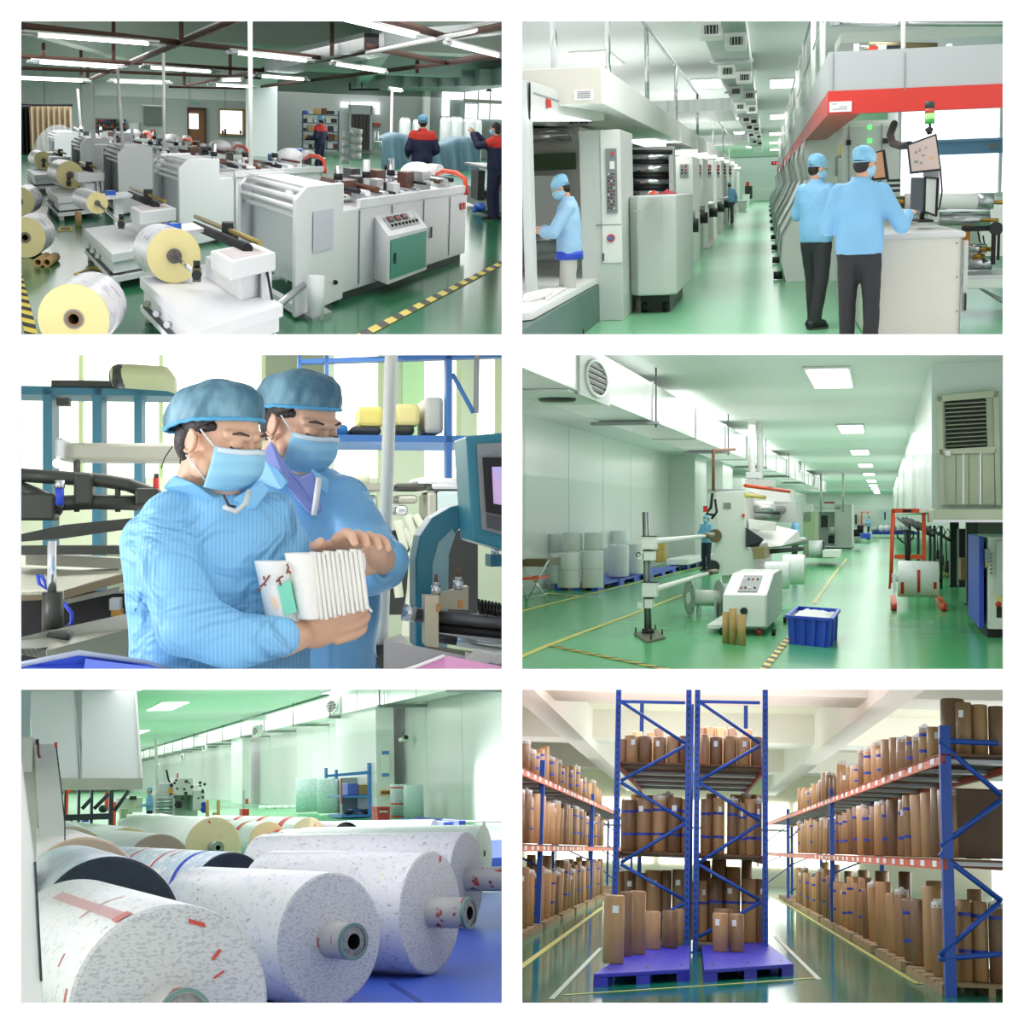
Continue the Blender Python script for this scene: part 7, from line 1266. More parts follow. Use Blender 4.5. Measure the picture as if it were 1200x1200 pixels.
        for q in (c0.x + .12, c1.x - .05): T.p('leg_stand', B(q - .02, q + .02, Y + .1, Y + .5, 0, c0.z), m_alu)
    # main slitter
    with Thing(R, 'slitting_machine', 'white slitting machine with paper web in the middle of the green hall', 'machine') as T:
        Y = 29.5; b = R.bx(836, 873, 575, 690, Y, Y + 6)
        P = lambda a, b_, dy=0: R.at(a, b_, Y + dy)
        T.p('side_frame', PR([P(838, 577), P(873, 575), P(874, 640), P(883, 648), P(883, 672), P(846, 675), P(834, 660), P(838, 645), P(840, 620)], (0, 5, 0)), white, bv=.012)
        T.p('lower_base', B(R.bx(846, 905, 668, 684, Y + .3, Y + 6)), white)
        T.p('sticker', B(R.bx(848, 856.5, 589, 596, Y - .02, Y)), m_mgrey); 
        T.p('top_fittings', B(R.bx(829, 872, 573, 577, Y + .4, Y + .8)), m_alu)
        T.p('red_button', CY(P(871, 604), P(871, 604, -.06), .03), m_red)
        for (a, bb, r, k) in ((880, 592, .09, m_paper), (884, 604, .12, m_alu), (893, 596, .07, m_steel)): T.p('roller', CY(P(a - 7, bb, 2), P(a + 25, bb + 1, 3), r, n=20), k)
        T.p('web', PR([P(877, 628, .5), P(905, 615, 2), P(935, 622, 2.5), P(938, 634, 2.5), P(915, 640, 1), P(884, 642, .5)], (0, .2, 0)), m_paper, label='white paper web')
        T.p('dark_plate', PR([P(874, 618, -.1), P(895, 632, .1), P(888, 641, .1), P(874, 641, -.1)], (0, .1, 0)), m_ink)
        T.p('web', PR([P(876, 608, .3), P(908, 612, 1), P(908, 622, 1), P(878, 620, .3)], (0, .4, 0)), m_paper)
        T.p('cross_beam', CY(P(884, 640, .3), P(942, 634, 3), .08, n=14), m_alu); T.p('cross_beam', CY(P(882, 648, .3), P(940, 643, 3), .05, n=12), m_dark)
        T.p('brass_cover', B(R.bx(883, 896, 641, 655, Y - .3, Y + 1)), mat('tan_metal', '9d8f63', .4, .4))
        T.p('red_pipe', CY(P(873, 569), P(925, 576, 2), .035, n=8), m_org); T.p('yellow_pipe', CY(P(872, 580), P(896, 583, 1), .04, n=8), m_yel)
        T.p('wiring_block', B(R.bx(873, 905, 562, 570, Y + 1, Y + 2)), m_lgrey); T.p('wiring_block', B(R.bx(874, 890, 553, 560, Y + 1.5, Y + 2)), m_lgrey); T.p('motor_block', B(R.bx(880, 925, 573, 590, Y + 3, Y + 5)), white); T.p('motor_block', B(R.bx(905, 933, 588, 612, Y + 3, Y + 5)), m_lgrey)
        T.p('rust_pipe', TU([P(836, 575), P(836, 528), P(861, 526.5, 2)], .03, 8), mat('rusty_pipe', '8a5b42', .6))
        T.p('red_handle', B(R.bx(824, 829, 593, 600, Y - .1, Y)), m_red); T.p('black_hoses', TU([P(835, 578), P(833, 595), P(828, 602), P(838, 604)], .03, 6), m_black); T.p('black_hoses', TU([P(838, 585), P(840, 600), P(834, 608)], .025, 6), m_black)
        T.p('dark_hole', CY(P(838, 628, -.1), P(838, 628, .1), .13, n=20), m_brown); T.p('dark_hole', CY(P(836, 664, -.1), P(836, 664, .1), .12, n=20), m_dark)
    for i, (px, py, Y, r, L) in enumerate(((900, 674, 27.2, .24, 1.2), (920, 667, 30, .29, 1.6))):
        with Thing(R, 'rewind_roll', 'white rewound paper roll under the slitter, %s one' % ('smaller near' if i == 0 else 'larger far'), 'roll', 'rewound rolls of the slitter') as T:
            c = R.at(px, py, Y); d = V((.5, .86, 0)).normalized(); T.p('web', LA(c - d * .1, V((1, 0, 0)), [(0, .05), (0, r * .97), (.03, r), (.40, r), (.43, r * .97), (.43, .05)], 36), m_wroll); T.p('core', CY(c + V((.32, 0, 0)), c + V((.36, 0, 0)), .06, n=16), m_lgrey)
    # machines behind
    with Thing(R, 'rewinder', 'pale green rewinder with dark-cored roll behind the slitter', 'machine') as T:
        Y = 52; T.p('frame', B(R.bx(941, 955, 600, 652, Y, Y + 3)), mat('pale_green_enamel', '9db58c', .5)); T.p('foot', B(R.bx(940, 978, 648, 654, Y, Y + 3)), m_lgrey); T.p('upper_head', B(R.bx(935, 950, 590, 612, Y, Y + 2)), m_lgrey)
        T.p('roll', CY(R.at(948, 643, Y - .5), R.at(966, 643, Y - .5), .27, n=28), m_wroll); T.p('roll_face', CY(R.at(964.5, 643, Y - .6), R.at(966.5, 643, Y - .6), .28, n=28), m_dark)
        T.p('paper_pile', B(R.bx(964, 985, 645, 653, Y - 2, Y)), m_paper)
    with Thing(R, 'white_machine', 'white cabinet machine with dark reels, centre far', 'machine') as T:
        Y = 78; T.p('cabinet', B(R.bx(978, 998, 591, 642, Y, Y + 6)), white, bv=.02); T.p('rail', B(R.bx(958, 978, 600, 640, Y + 1, Y + 5)), m_lgrey); 
        for (px, py) in ((974, 622), (973, 632), (1003, 625), (1007, 620), (1004, 632)): c = R.at(px, py, Y - .5); T.p('reel', CY(c - V((.1, 0, 0)), c + V((.2, 0, 0)), .2, n=16), m_dark if px % 2 else m_lgrey)
        T.p('red_lamp', B(R.bx(966, 978, 588, 590, Y, Y + .3)), m_red); T.p('top_rack', B(R.bx(955, 985, 594, 597, Y, Y + 1)), m_alu); T.p('dark_pads', B(R.bx(962, 970, 604, 618, Y - .1, Y)), m_dark)
        for px in (962, 988): T.p('pole', CY(R.at(px, 600, Y), R.at(px, 550, Y), .05, n=8), white)
    with Thing(R, 'far_machine', 'grey machine with orange framed panel at the far end', 'machine') as T:
        Y = 110; T.p('cabinet', B(R.bx(998, 1030, 597, 618, Y, Y + 4)), m_lgrey)
        fr = MB(); fr.tube([R.at(1009.5, 600, Y - 1), R.at(1017.5, 600, Y - 1), R.at(1017.5, 615, Y - 1), R.at(1009.5, 615, Y - 1)], .07, 6, True); T.p('orange_frame', fr, m_org)
        T.p('dark_slot', B(R.bx(1002, 1004, 603, 614, Y - .5, Y)), m_dark); T.p('dark_slot', B(R.bx(1036, 1038, 600, 609, Y - .5, Y)), m_dark); T.p('glass_panel', B(R.bx(1020, 1045, 597, 622, Y + 20, Y + 21)), mat('grey_door_panel', 'c2cbd0', .3))
        T.p('crates', B(R.bx(1008, 1020, 625, 631, 95, 98)), m_bpal4)
    with Thing(R, 'far_pallet_goods', 'white bundles on blue pallets at the far end of the slitting hall', 'bundles') as T:
        for j in range(6): q = R.at(1026 + j * 7, 622, 118); T.p('bundle', MB().ell(q + V((0, 0, .1)), (.35, .6, .32)), m_wroll if j % 3 else m_alu)
        T.p('pallet', B(R.bx(1022, 1076, 623.5, 626.5, 117, 120)), m_bpal4)
    # wrapped white rolls by the left wall
    pal = [(650, 703, 692, 'blue pallet nearest, under the tall white rolls'), (708, 727, 686, 'short end of the second blue pallet by the wall'), (727, 763, 679, 'blue pallet under the second group of white rolls'), (775, 785, 671, 'third blue pallet, under the yellow rolls'), (790, 806, 667, 'fourth blue pallet by the left wall'), (808, 824, 663, 'farthest blue pallet by the left wall')]
    for i, (a, b, y, lb) in enumerate(pal):
        q = R.fl(a, y); q2 = R.fl(b, y); dd = 6 if i == 0 else 5; blue_pallet(R, q.x, q2.x, q.y, q.y + dd, lb)
    rl = [(664, 689, 648, 28, 'front left big white roll of the near group', 1), (692, 689, 645.5, 26, 'front right big white roll of the near group', 1), (652, 684, 648, 22, 'rear left white roll behind the near pair', 1), (676, 682, 647, 24, 'rear middle white roll of the near group', 0)]
    grp = 'big white wrapped rolls by the left wall'
    for px, yb, yt, w, lb, s_ in rl:
        q = R.fl(px, yb, .15); r = w / 2 * q.y / F; vroll(R, q.x, q.y + r, .15, r, R.at(px, yt, q.y).z - .15, lb, grp, seams=s_)
    up = [(651, 625.5, 648, 24, 33.5, 'upper left white roll stacked on the near group'), (669, 624, 646, 24, 33, 'upper middle white roll stacked on the near group'), (694, 624.5, 645, 24, 33, 'upper right white roll stacked on the near group')]
    for px, yt, yb, w, Y, lb in up:
        c = R.at(px, yb, Y); r = w / 2 * Y / F; vroll(R, c.x, Y + r, c.z, r, R.at(px, yt, Y).z - c.z, lb, grp)
    for px, yb, yt, w, lb in ((722, 676, 639, 26, 'front left white roll of the second group'), (743, 673, 638, 20, 'front right white roll of the second group'), (712, 672, 642, 16, 'rear white roll of the second group')):
        q = R.fl(px, yb, .15); r = w / 2 * q.y / F; vroll(R, q.x, q.y + r, .15, r, R.at(px, yt, q.y).z - .15, lb, grp)
    c = R.at(723, 638, 41); vroll(R, c.x, 41.5, c.z, 10.5 * 41 / F, R.at(723, 622, 41).z - c.z, 'upper white roll stacked on the second group', grp)
    m_yr = mat('amber_film_roll', 'd6b56a', .35)
    for i, (px, z) in enumerate(((769, .15), (774.5, .15), (769, .5), (774.5, .5), (765, .15), (765, .5))): q = R.fl(px, 665); vroll(R, q.x, q.y + .5 + (i > 3), z, .085 * 1.2, .33, 'amber film roll, %s, on the third blue pallet' % ['front left bottom', 'front right bottom', 'front left top', 'front right top', 'rear bottom', 'rear top'][i], 'amber rolls on the pallet', m_yr)
    for i, (a, b, y0, y1) in enumerate(((781, 806, 655, 662), (806, 824, 652, 658))):
        Y = R.fl(800, 669 - i * 4).y; solo(R, 'sheet_stack', B(R.bx(a, b, y0, y1, Y, Y + 5)), m_paper, ['nearer flat white stack on the far blue pallets', 'farther flat white stack on the far blue pallets'][i], 'paper stack', 'flat stacks by the wall', bv=.02)
    # folding table left
    with Thing(R, 'folding_table', 'folding table with grey tube legs at the left edge, boxes below', 'table') as T:
        Y = R.fl(620, 708).y; P = lambda a, b, dy=0: R.at(a, b, Y + dy); z = P(612, 656).z
        T.p('tabletop', PR([P(596, 655), P(641, 652.5, 2), P(648, 652.5, 3.5), P(596, 650, 4)], (0, 0, -.03)), m_lgrey)
        for a in ((643, 656, 616, 706), (614, 664, 642, 703)): T.p('leg', CY(P(a[0], a[1], .3), P(a[2], a[3], .3), .018, n=8), m_steel)
        T.p('leg', CY(P(608, 664), P(617, 708), .018, n=8), m_steel); T.p('stretcher', CY(P(614, 703), P(641, 696), .014, n=8), m_steel)
        T.p('shelf', PR([P(612, 677), P(630, 676), P(630, 679), P(612, 680)], (0, 1, 0)), m_org); T.p('dark_tray', B(R.bx(612, 642, 655, 664, Y + .8, Y + 2)), m_brown)
    with Thing(R, 'white_carton', 'white carton under the folding table', 'carton') as T: Y = R.fl(635, 690).y; T.p('box', B(R.bx(615, 649, 655, 690, Y, Y + 2)), m_lgrey); T.p('lid_edge', B(R.bx(614, 650, 668, 669, Y - .02, Y)), m_mgrey)
    for i, (px, a, b) in enumerate(((881, 451, 552), (890.5, 458, 562))): solo(R, 'white_pipe', CY(R.at(px, a, 34 + i), R.at(px, b + 15, 34 + i), .075, n=16), white, '%s of the twin white vertical pipes above the slitter' % ('left' if i == 0 else 'right'), 'pipe', 'twin white pipes')
    with Thing(R, 'tube_light', 'slanting tube lamp below the duct end', 'lamp') as T: T.p('tube', CY(R.at(842, 532, 36), R.at(875, 545, 44), .035, n=10), m_led); T.p('housing', CY(R.at(842, 530.6, 36), R.at(875, 543.8, 44), .03, n=8), white)
    # people
    person(R, R.fl(828, 669), 1.66, PI * .8, 'man in pale blue coat with folded forearms left of the slitter', lh=(.12, .22, 1.08), rh=(-.1, .22, 1.06), le=(-.24, .05, 1.1), re=(.24, .05, 1.1), tr=mat('dark_jeans', '252c3c', .8), vox=.02)
    q = R.fl(932, 650); person(R, (R.at(932, 640, 45).x, 45, 0), 1.68, PI * .55, 'woman in blue coat and hair net behind the slitter web', vox=.025, lh=(-.15, .3, 1.05), rh=(.15, .3, 1.05))
    person(R, R.fl(1018, 632), 1.68, PI * .5, 'distant worker in blue coat by the far orange panel', vox=.04, mask=False, lh=(-.15, .3, 1.15), rh=(.15, .3, 1.15))
    # floor lines
    fline(R, [(600, 774), (643, 756), (751, 716), (800, 697)], .045, 'trim_16'); fline(R, [(600, 719), (679, 699), (822, 664)], .045, 'trim_17'); fline(R, [(641, 695), (679, 698.5)], .1, 'trim_18'); fline(R, [(954, 707), (978, 672), (992, 655)], .04, 'trim_19', mat('worn_yellow_line', 'c9c26a', .4))
    hazard(R, (R.fl(646, 757, .005), R.fl(800, 788, .005)), .055, 'trim_20', 9); hazard(R, (R.fl(890, 790, .005), R.fl(925, 747, .005)), .045, 'trim_21', 9); hazard(R, (R.fl(1160, 728, .005), R.fl(1182, 750, .005)), .06, 'trim_22', 5)

# ================================================================== hall 5: printed jumbo rolls
m_wprint = print_mat('white_printed_web', 'f1f2f0', [('dfe6ea', .6), ('e3dfdc', .62), ('b4b6b8', .66), ('ecdfa9', .7), ('c9e3ec', .68), ('c9c0cc', .7)], .3, 14, (1, .6, 1))
m_speck = print_mat('speckled_end_face', 'd9dbd6', [('bfc2be', .54), ('b2b5b3', .64)], .5, 30, (1, 1, 2.2))
m_blueprint = print_mat('pale_blue_printed_web', 'cfe2ea', [('f2f5f5', .55), ('bcd6e2', .62), ('e6a9a2', .72)], .3, 10, (1, 1, 1))
m_tanface = mat('tan_end_face', 'd8c2a0', .5, var=.06, vscale=12)
m_yelface = mat('pale_yellow_end_face', 'e3d9ad', .5, var=.06, vscale=12)
m_navyface = mat('dark_navy_end_face', '22303a', .5, var=.3, vscale=10)
m_greyface = mat('grey_end_face', '9da3a6', .5, var=.06, vscale=12)
m_corest = mat('worn_steel_core', 'aeb0ab', .3, .7, var=.2, vscale=14)
m_corered = print_mat('steel_core_red_paint', 'b4b5b0', [('a63a2b', .57), ('7c2f25', .63)], .35, 6)
m_bluefloor = mat('blue_tarpaulin_floor', '4467cf', .45, var=.08, vscale=1.2, bump=.15, bscale=2)
m_redtape = mat('red_adhesive_tape', 'd5493b', .35)
m_pinktape = mat('sheer_pink_tape', 'e9b9bb', .3, alpha=.75)
def room5():
    R = R5; CZ = 6.2; H0 = .13
    struct(R, 'floor', B(-4, 40, 8.5, 340, -.05, 0), m_floor4)
    struct(R, 'ceiling', B(-6, 40, 20, 340, CZ, CZ + .2), mat('pale_teal_ceiling', 'cfe0d9', .5))
    struct(R, 'wall_back', B(-4, 60, 330, 330.3, 0, CZ), m_wall4)
    wa, wb = R.fl(588, 968), R.fl(300, 941)
    wx = lambda Y: wa.x + (Y - wa.y) * (wb.x - wa.x) / (wb.y - wa.y)
    t = Thing(R, 'wall_right', kind='structure'); t.p('wall_sheet', PR([V((wx(48) + .05, 48, 0)), V((wx(330) + .05, 330, 0)), V((wx(330) + .4, 330, 0)), V((wx(48) + .4, 48, 0))], (0, 0, CZ)), m_wall4); y = 48
    while y < 310: d = 6; t.p('wall_panel', PR([V((wx(y), y + .06, 0)), V((wx(y + d), y + d, 0)), V((wx(y + d) + .06, y + d, 0)), V((wx(y) + .06, y + .06, 0))], (0, 0, CZ)), m_wall4); y += d
    t.done()
    def on_wall(px, off=0):        # point on the right wall line under image column px
        lo, hi = 20, 900
        for _ in range(40):
            Y = (lo + hi) / 2
            if R.at(px, 918, Y).x < wx(Y) - off: lo = Y
            else: hi = Y
        return Y
    DZ = R.at(529, 808, on_wall(529, 1.9)).z; DT = R.at(409, 808, on_wall(409, 1.9)).z
    Yc = on_wall(452, 1); struct(R, 'trim_36', B(R.at(441, 900, Yc).x, R.at(462, 900, Yc).x, Yc, Yc + 9, 0, CZ), m_wall4)
    Yd = on_wall(290, 1); struct(R, 'trim_37', B(R.at(284, 900, Yd).x, R.at(292, 900, Yd).x, Yd, Yd + 6, 0, CZ), m_wall4)
    # duct
    with Thing(R, 'air_duct', 'long white duct running along the upper right wall behind the rolls', 'duct') as T:
        m_d = mat('white_duct_sheet', 'e6ebe6', .22, .25, var=.04, vscale=.6); y = 42; n = 0
        while y < 320:
            L = 6; a, b = V((wx(y) - 1.9, y, DZ)), V((wx(y + L) - 1.9, y + L - .1, DZ)); w = V((1.3, 0, 0)); T.p('duct_section', PR([a, b, b + w, a + w], (0, 0, DT - DZ)), m_d)
            if n % 2 == 0: T.p('hanger_bar', B(a.x - .3, a.x + 2.1, y - .2, y + .1, DZ - .15, DZ - .02), m_mgrey); T.p('hanger_rod', CY((a.x - .2, y, DZ - .1), (a.x - .2, y, CZ), .035, n=6), m_mgrey)
            y += L; n += 1
    for i, (px, py) in enumerate(((392, 828), (302, 857), (241, 876), (215, 887), (187, 897))):
        Y = on_wall(px, 1.92); c = R.at(px, py, Y)
        with Thing(R, 'air_outlet', 'round outlet on the white wall duct, %s from the right' % ORD[i], 'air vent', 'round outlets of the wall duct') as T:
            s = [.85, .8, .7, .7, .6][i]; T.p('plate', B(c.x - .12, c.x, Y - 2.2 * s, Y + 2.2 * s, c.z - .5 * s, c.z + .5 * s), m_lgrey)
            T.p('ring', TU([V((c.x - .14, Y + 1.6 * s * math.cos(a), c.z + .38 * s * math.sin(a))) for a in [2 * PI * j / 20 for j in range(20)]], .07, 6, True), white)
            for j in range(4): T.p('louvre', B(c.x - .2, c.x - .12, Y - 1.1 * s, Y + 1.1 * s, c.z - .3 * s + j * .17 * s, c.z - .22 * s + j * .17 * s), m_dark)
    lights = [(194, 828, 30, 9), (163, 858, 10, 4), (252, 864, 18, 4), (213, 879, 14, 4), (303, 842, 16, 6), (397, 810, 26, 6), (311, 840, 10, 3)]
    for i, (cx, cy, w, h) in enumerate(lights[:6]):
        a = R.fl(cx, cy - h / 2, CZ - .05); b = R.fl(cx, cy + h / 2, CZ - .05); hw = w / 2 * a.y / F; c = R.fl(cx, cy, CZ)
        with Thing(R, 'ceiling_light', 'lit ceiling panel over the jumbo rolls, ' + ['largest, left of the middle', 'small one at the hoist housing edge', 'third from the left, above the duct', 'low one above the far duct', 'right one just above the duct', 'rightmost, at the top edge'][i], 'ceiling light', 'panel lights over the rolls') as T: T.p('diffuser', B(c.x - hw, c.x + hw, a.y, b.y, CZ - .06, CZ - .03), m_led); T.p('frame', B(c.x - hw - .1, c.x + hw + .1, a.y - .3, b.y + .3, CZ - .03, CZ - .005), m_lgrey)
    # jumbo rolls ----------------------------------------------------
    def jroll(cx, cy, r, yaw, L, lb, web, face, h0=H0, core=None, tapes=(), grp='jumbo rolls on the floor', stripes=(), n=64, cr=.2):
        Y = R.fl(cx, cy + r, h0).y; c = R.at(cx, cy, Y); Rr = c.z - h0; th = math.radians(yaw); d = V((-math.sin(th), math.cos(th), 0)); e2 = V((0, 0, 1)); e1 = V((math.cos(th), math.sin(th), 0))
        with Thing(R, 'paper_roll', lb, 'roll', grp, base=V((c.x, c.y, h0))) as T:
            T.p('web', LA(c, d, [(.012, Rr * .992), (.03, Rr), (L - .02, Rr), (L, Rr * .99)], n), web)
            T.p('end_face', LA(c, d, [(.002, Rr * .12), (0, Rr * .5), (.004, Rr * .96), (.014, Rr * .995)], n, False), face); T.p('rear_face', LA(c + d * L, d, [(0, Rr * .99), (0, Rr * .12)], n, False), face)
            if core:
                cl, cm = core; q = c - d * cl
                ci = T.p('core_tube', LA(q, d, [(0, Rr * cr * .82), (-.002, Rr * cr), (cl + .05, Rr * cr)], 36), cm)
                T.p('core_ring', LA(q - d * .004, d, [(.0, Rr * cr * .86), (.0, Rr * cr * 1.01), (.03, Rr * cr * 1.01)], 36, False), mat('teal_green_ring', '6f9488', .3, .3), parent=ci)
                T.p('inner_plug', LA(q, d, [(.0, Rr * cr * .44), (0.01, Rr * cr * .84)], 36, False), mat('pitted_grey_metal', 'a9aba3', .6, .3, var=.4, vscale=30), parent=ci); T.p('bore', LA(q, d, [(.005, Rr * cr * .42), (.3, Rr * cr * .42), (.3, 0)], 30), m_black, parent=ci)
            for (pos, a0, a1, w, mm) in tapes:     # strip round the web: distance along, angle range, width
                mb = MB(); mb.grid(lambda u, v: c + d * (pos + (v - .5) * w) + (e1 * math.cos(math.radians(a0 + (a1 - a0) * u)) + e2 * math.sin(math.radians(a0 + (a1 - a0) * u))) * (Rr + .003), 16, 1); T.p('tape_strip', mb, mm)
            for (a, r0, r1, w) in stripes:          # tape on the end face
                aa = math.radians(a); p0 = e1 * math.cos(aa) + e2 * math.sin(aa); s = e1 * -math.sin(aa) + e2 * math.cos(aa); f_ = lambda rr, ss: c + p0 * rr * Rr + s * ss * Rr - d * .004
                T.p('red_tab', PR([f_(r0, -w), f_(r1, -w * .7), f_(r1, w), f_(r0, w * .8)], -d * .002), m_redtape)
        return T, c, d, Rr, e1, e2
    red = m_redtape
    T, c, d, Rr, e1, e2 = jroll(200, 1181, 124, 8, 2.9, 'largest white roll at the front left, speckled grey end face, pink tape', m_wprint, m_speck, core=(.34, m_corered), n=96, cr=.25,
        tapes=[(.9, 128, 98, .02, red), (.12, 166, 178, .05, red), (.55, 150, 158, .03, red)], stripes=[(72, .82, .86, .1), (46, .6, .72, .02), (30, .5, .62, .012)])
    # sheer pink tape down the top of the front roll
    mb = MB(); mb.grid(lambda u, v: c + d * (.03 + u * 2.2) + (e1 * math.cos(math.radians(117 - 0 * u + (v - .5) * 8)) + e2 * math.sin(math.radians(117 + (v - .5) * 8))) * (Rr + .004), 24, 3)
    solo(R, 'pink_tape', mb, m_pinktape, 'sheer pink tape strip along the top of the largest front roll', 'tape')
    mb = MB(); mb.grid(lambda u, v: c + d * (.02 + u * .16) + (e1 * math.cos(math.radians(117 + (v - .5) * 10)) + e2 * math.sin(math.radians(117 + (v - .5) * 10))) * (Rr + .007), 4, 3); solo(R, 'red_tape', mb, mat('translucent_red_tape', 'dc7f7c', .3), 'red end patch of the pink tape on the front roll', 'tape')
    jroll(388, 1101, 80, 27, 1.9, 'second white roll from the front, long steel core with green rim', m_wprint, m_speck, core=(.3, m_corered), n=80, cr=.27)
    jroll(506, 1069, 73, 44, 1.9, 'third white roll from the front, steel core with red paint', m_wprint, m_speck, core=(.42, m_corered), n=72, cr=.25, stripes=[(70, .86, .95, .03)])
    jroll(548, 1030, 56, 52, 2.9, 'fourth white roll, its core pointing to the right edge', m_wprint, m_speck, core=(.62, m_corered), n=64, cr=.26)
    jroll(568, 1000, 34, 56, 3.4, 'low white roll behind the fourth, right edge', m_wroll, m_speck, core=None)
    jroll(127, 1090, 88, 4, 2.8, 'pale blue roll with dark navy end face, left, behind the largest', m_blueprint, m_navyface)
    jroll(270, 1052, 54, 20, 3.3, 'pale blue roll with dark end, red and blue bands, middle', m_blueprint, m_navyface, tapes=[(.55, 60, 175, .09, m_bluep), (1.3, 60, 175, .05, red), (2.1, 60, 175, .05, red), (1.05, 80, 120, .03, red)])
    jroll(97, 1050, 70, 2, 3.6, 'white roll with tan end face at the left, red print', print_mat('white_red_printed_web', 'f0efec', [('dd9a94', .6), ('e9c9c4', .55)], .3, 7, (1, 3, 1)), m_tanface)
    jroll(80, 1018, 50, 0, 4, 'white roll with pale yellow end face, farthest left', m_wroll, m_yelface)
    jroll(149, 1008, 39, 8, 5, 'small white roll with pale yellow end, upper left row', m_wroll, m_yelface)
    jroll(186, 1018, 41, 10, 5, 'white roll with tan end face in the left row', m_wroll, m_tanface)
    jroll(250, 993, 36, 14, 4.5, 'white roll with big tan end face and small core, back row', m_wroll, m_tanface, core=(.25, m_corest), stripes=[(100, .8, .9, .03)])
    jroll(314, 987, 24.5, 14, 4.5, 'roll with orange-tan end, red stripes round it, back row left', m_wroll, mat('orange_tan_face', 'e3bd96', .5), core=(.5, m_corered), tapes=[(.9, 0, 180, .22, red), (2.2, 0, 180, .25, red)], cr=.28)
    jroll(362, 981, 23.5, 16, 5.5, 'roll with tan end and three red bands, back row right', m_wroll, m_tanface, core=(.8, m_corest), tapes=[(.8, 0, 180, .3, red), (2.2, 0, 180, .25, red), (3.6, 0, 180, .22, red)], cr=.3, stripes=[(60, .6, .75, .03)])
    jroll(402, 983, 20, 20, 3.5, 'roll wrapped in black film beside the banded roll', m_wroll, mat('black_film', '1f2224', .3, bump=.8, bscale=4), tapes=[(.3, -20, 200, .9, mat('black_film', '1f2224', .3, bump=.8, bscale=4)), (1.6, 0, 180, .25, red), (2.6, 0, 180, .2, red)])
    jroll(479, 990, 20, 50, 4.5, 'pale blue roll with grey end, half hidden behind the white rolls', m_blueprint, m_greyface, tapes=[(3.2, 40, 120, .15, red)])
    jroll(510, 977, 17, 54, 5.5, 'long pale blue roll with grey end, rearmost at the right', m_blueprint, m_greyface, tapes=[(3.5, 40, 120, .15, red)])
    # blue floor sheet and pallet
    struct(R, 'floor_sheet' if 0 else 'trim_38', B(.4, 9.2, 8.3, 24, 0.0, .12), m_bluefloor)
    struct(R, 'trim_39', PR([R.fl(455, 1153, .121), R.fl(460, 1151, .121), R.fl(500, 1176, .121), R.fl(494, 1178, .121)], (0, 0, .003)), mat('dark_blue_seam', '2b3f9a', .5))
    q = R.fl(575, 1010); blue_pallet(R, q.x - .6, q.x + 4, q.y - 2, q.y + 6, 'blue pallet at the right edge behind the rolls', 'blue pallets by the jumbo rolls', .2)
    for i, (a, b, py) in enumerate(((520, 536, 976), (538, 549, 974))):
        q = R.fl(a, py); q2 = R.fl(b, py); blue_pallet(R, q.x, q2.x, q.y, q.y + 6, 'distant blue pallet on the green floor, %s' % ('left' if i == 0 else 'right'), 'distant blue pallets', .35)
    # left: machine cabinet, hoist housing
    Yl = 9.6; bx = R.bx
    with Thing(R, 'grey_cabinet', 'beige-grey machine cabinet at the left edge with black cable and red tip', 'cabinet') as T:
        T.p('cabinet', B(bx(0, 42, 866, 1180, 14.6, 16)), mat('warm_putty_paint', 'cfcfc2', .5)); T.p('panel', PR([R.at(40, 872, 14.5), R.at(66, 872, 14.5), R.at(78, 980, 14.5), R.at(46, 980, 14.5)], (0, .3, 0)), mat('pale_putty_panel', 'd9dacf', .5))
        T.p('upper_box', B(bx(0, 38, 864, 905, 13.9, 14.5)), mat('putty_box', 'c3c5b9', .5)); T.p('black_hinge', B(bx(43, 45.5, 866, 871, 13.9, 14.4)), m_black); T.p('hook', TU([R.at(44.5, 870, 14), R.at(45, 884, 14), R.at(47, 888, 14)], .012, 6), m_brownm)
        T.p('red_tip', CY(R.at(65.5, 870, 14.3), R.at(65.8, 876, 14.3), .012), m_red)
        cb = TU([R.at(66, 876, 14.3), R.at(72, 925, 14.3), R.at(76, 965, 14.3), R.at(76, 985, 14.3)], .006, 6); T.p('black_cord', cb, m_black); T.p('black_cord', TU([R.at(24, 890, 13.6), R.at(30, 950, 13.6), R.at(39, 1010, 13.6)], .008, 6), m_black)
    with Thing(R, 'white_machine', 'off-white smooth machine flank at the lower left edge', 'machine') as T: T.p('flank', PR([R.at(0, 880, 8.4), R.at(24, 880, 8.4), R.at(41, 1010, 8.4), R.at(46, 1110, 8.4), R.at(52, 1190, 8.4), R.at(0, 1190, 8.4)], (0, .25, 0)), mat('soft_white_cover', 'e3e6e0', .5, bump=.1), bv=.01); T.p('edge_strip', PR([R.at(40, 1010, 8.38), R.at(42.5, 1010, 8.38), R.at(50, 1150, 8.38), R.at(47, 1150, 8.38)], (0, .05, 0)), m_ink)
    Yh = 30
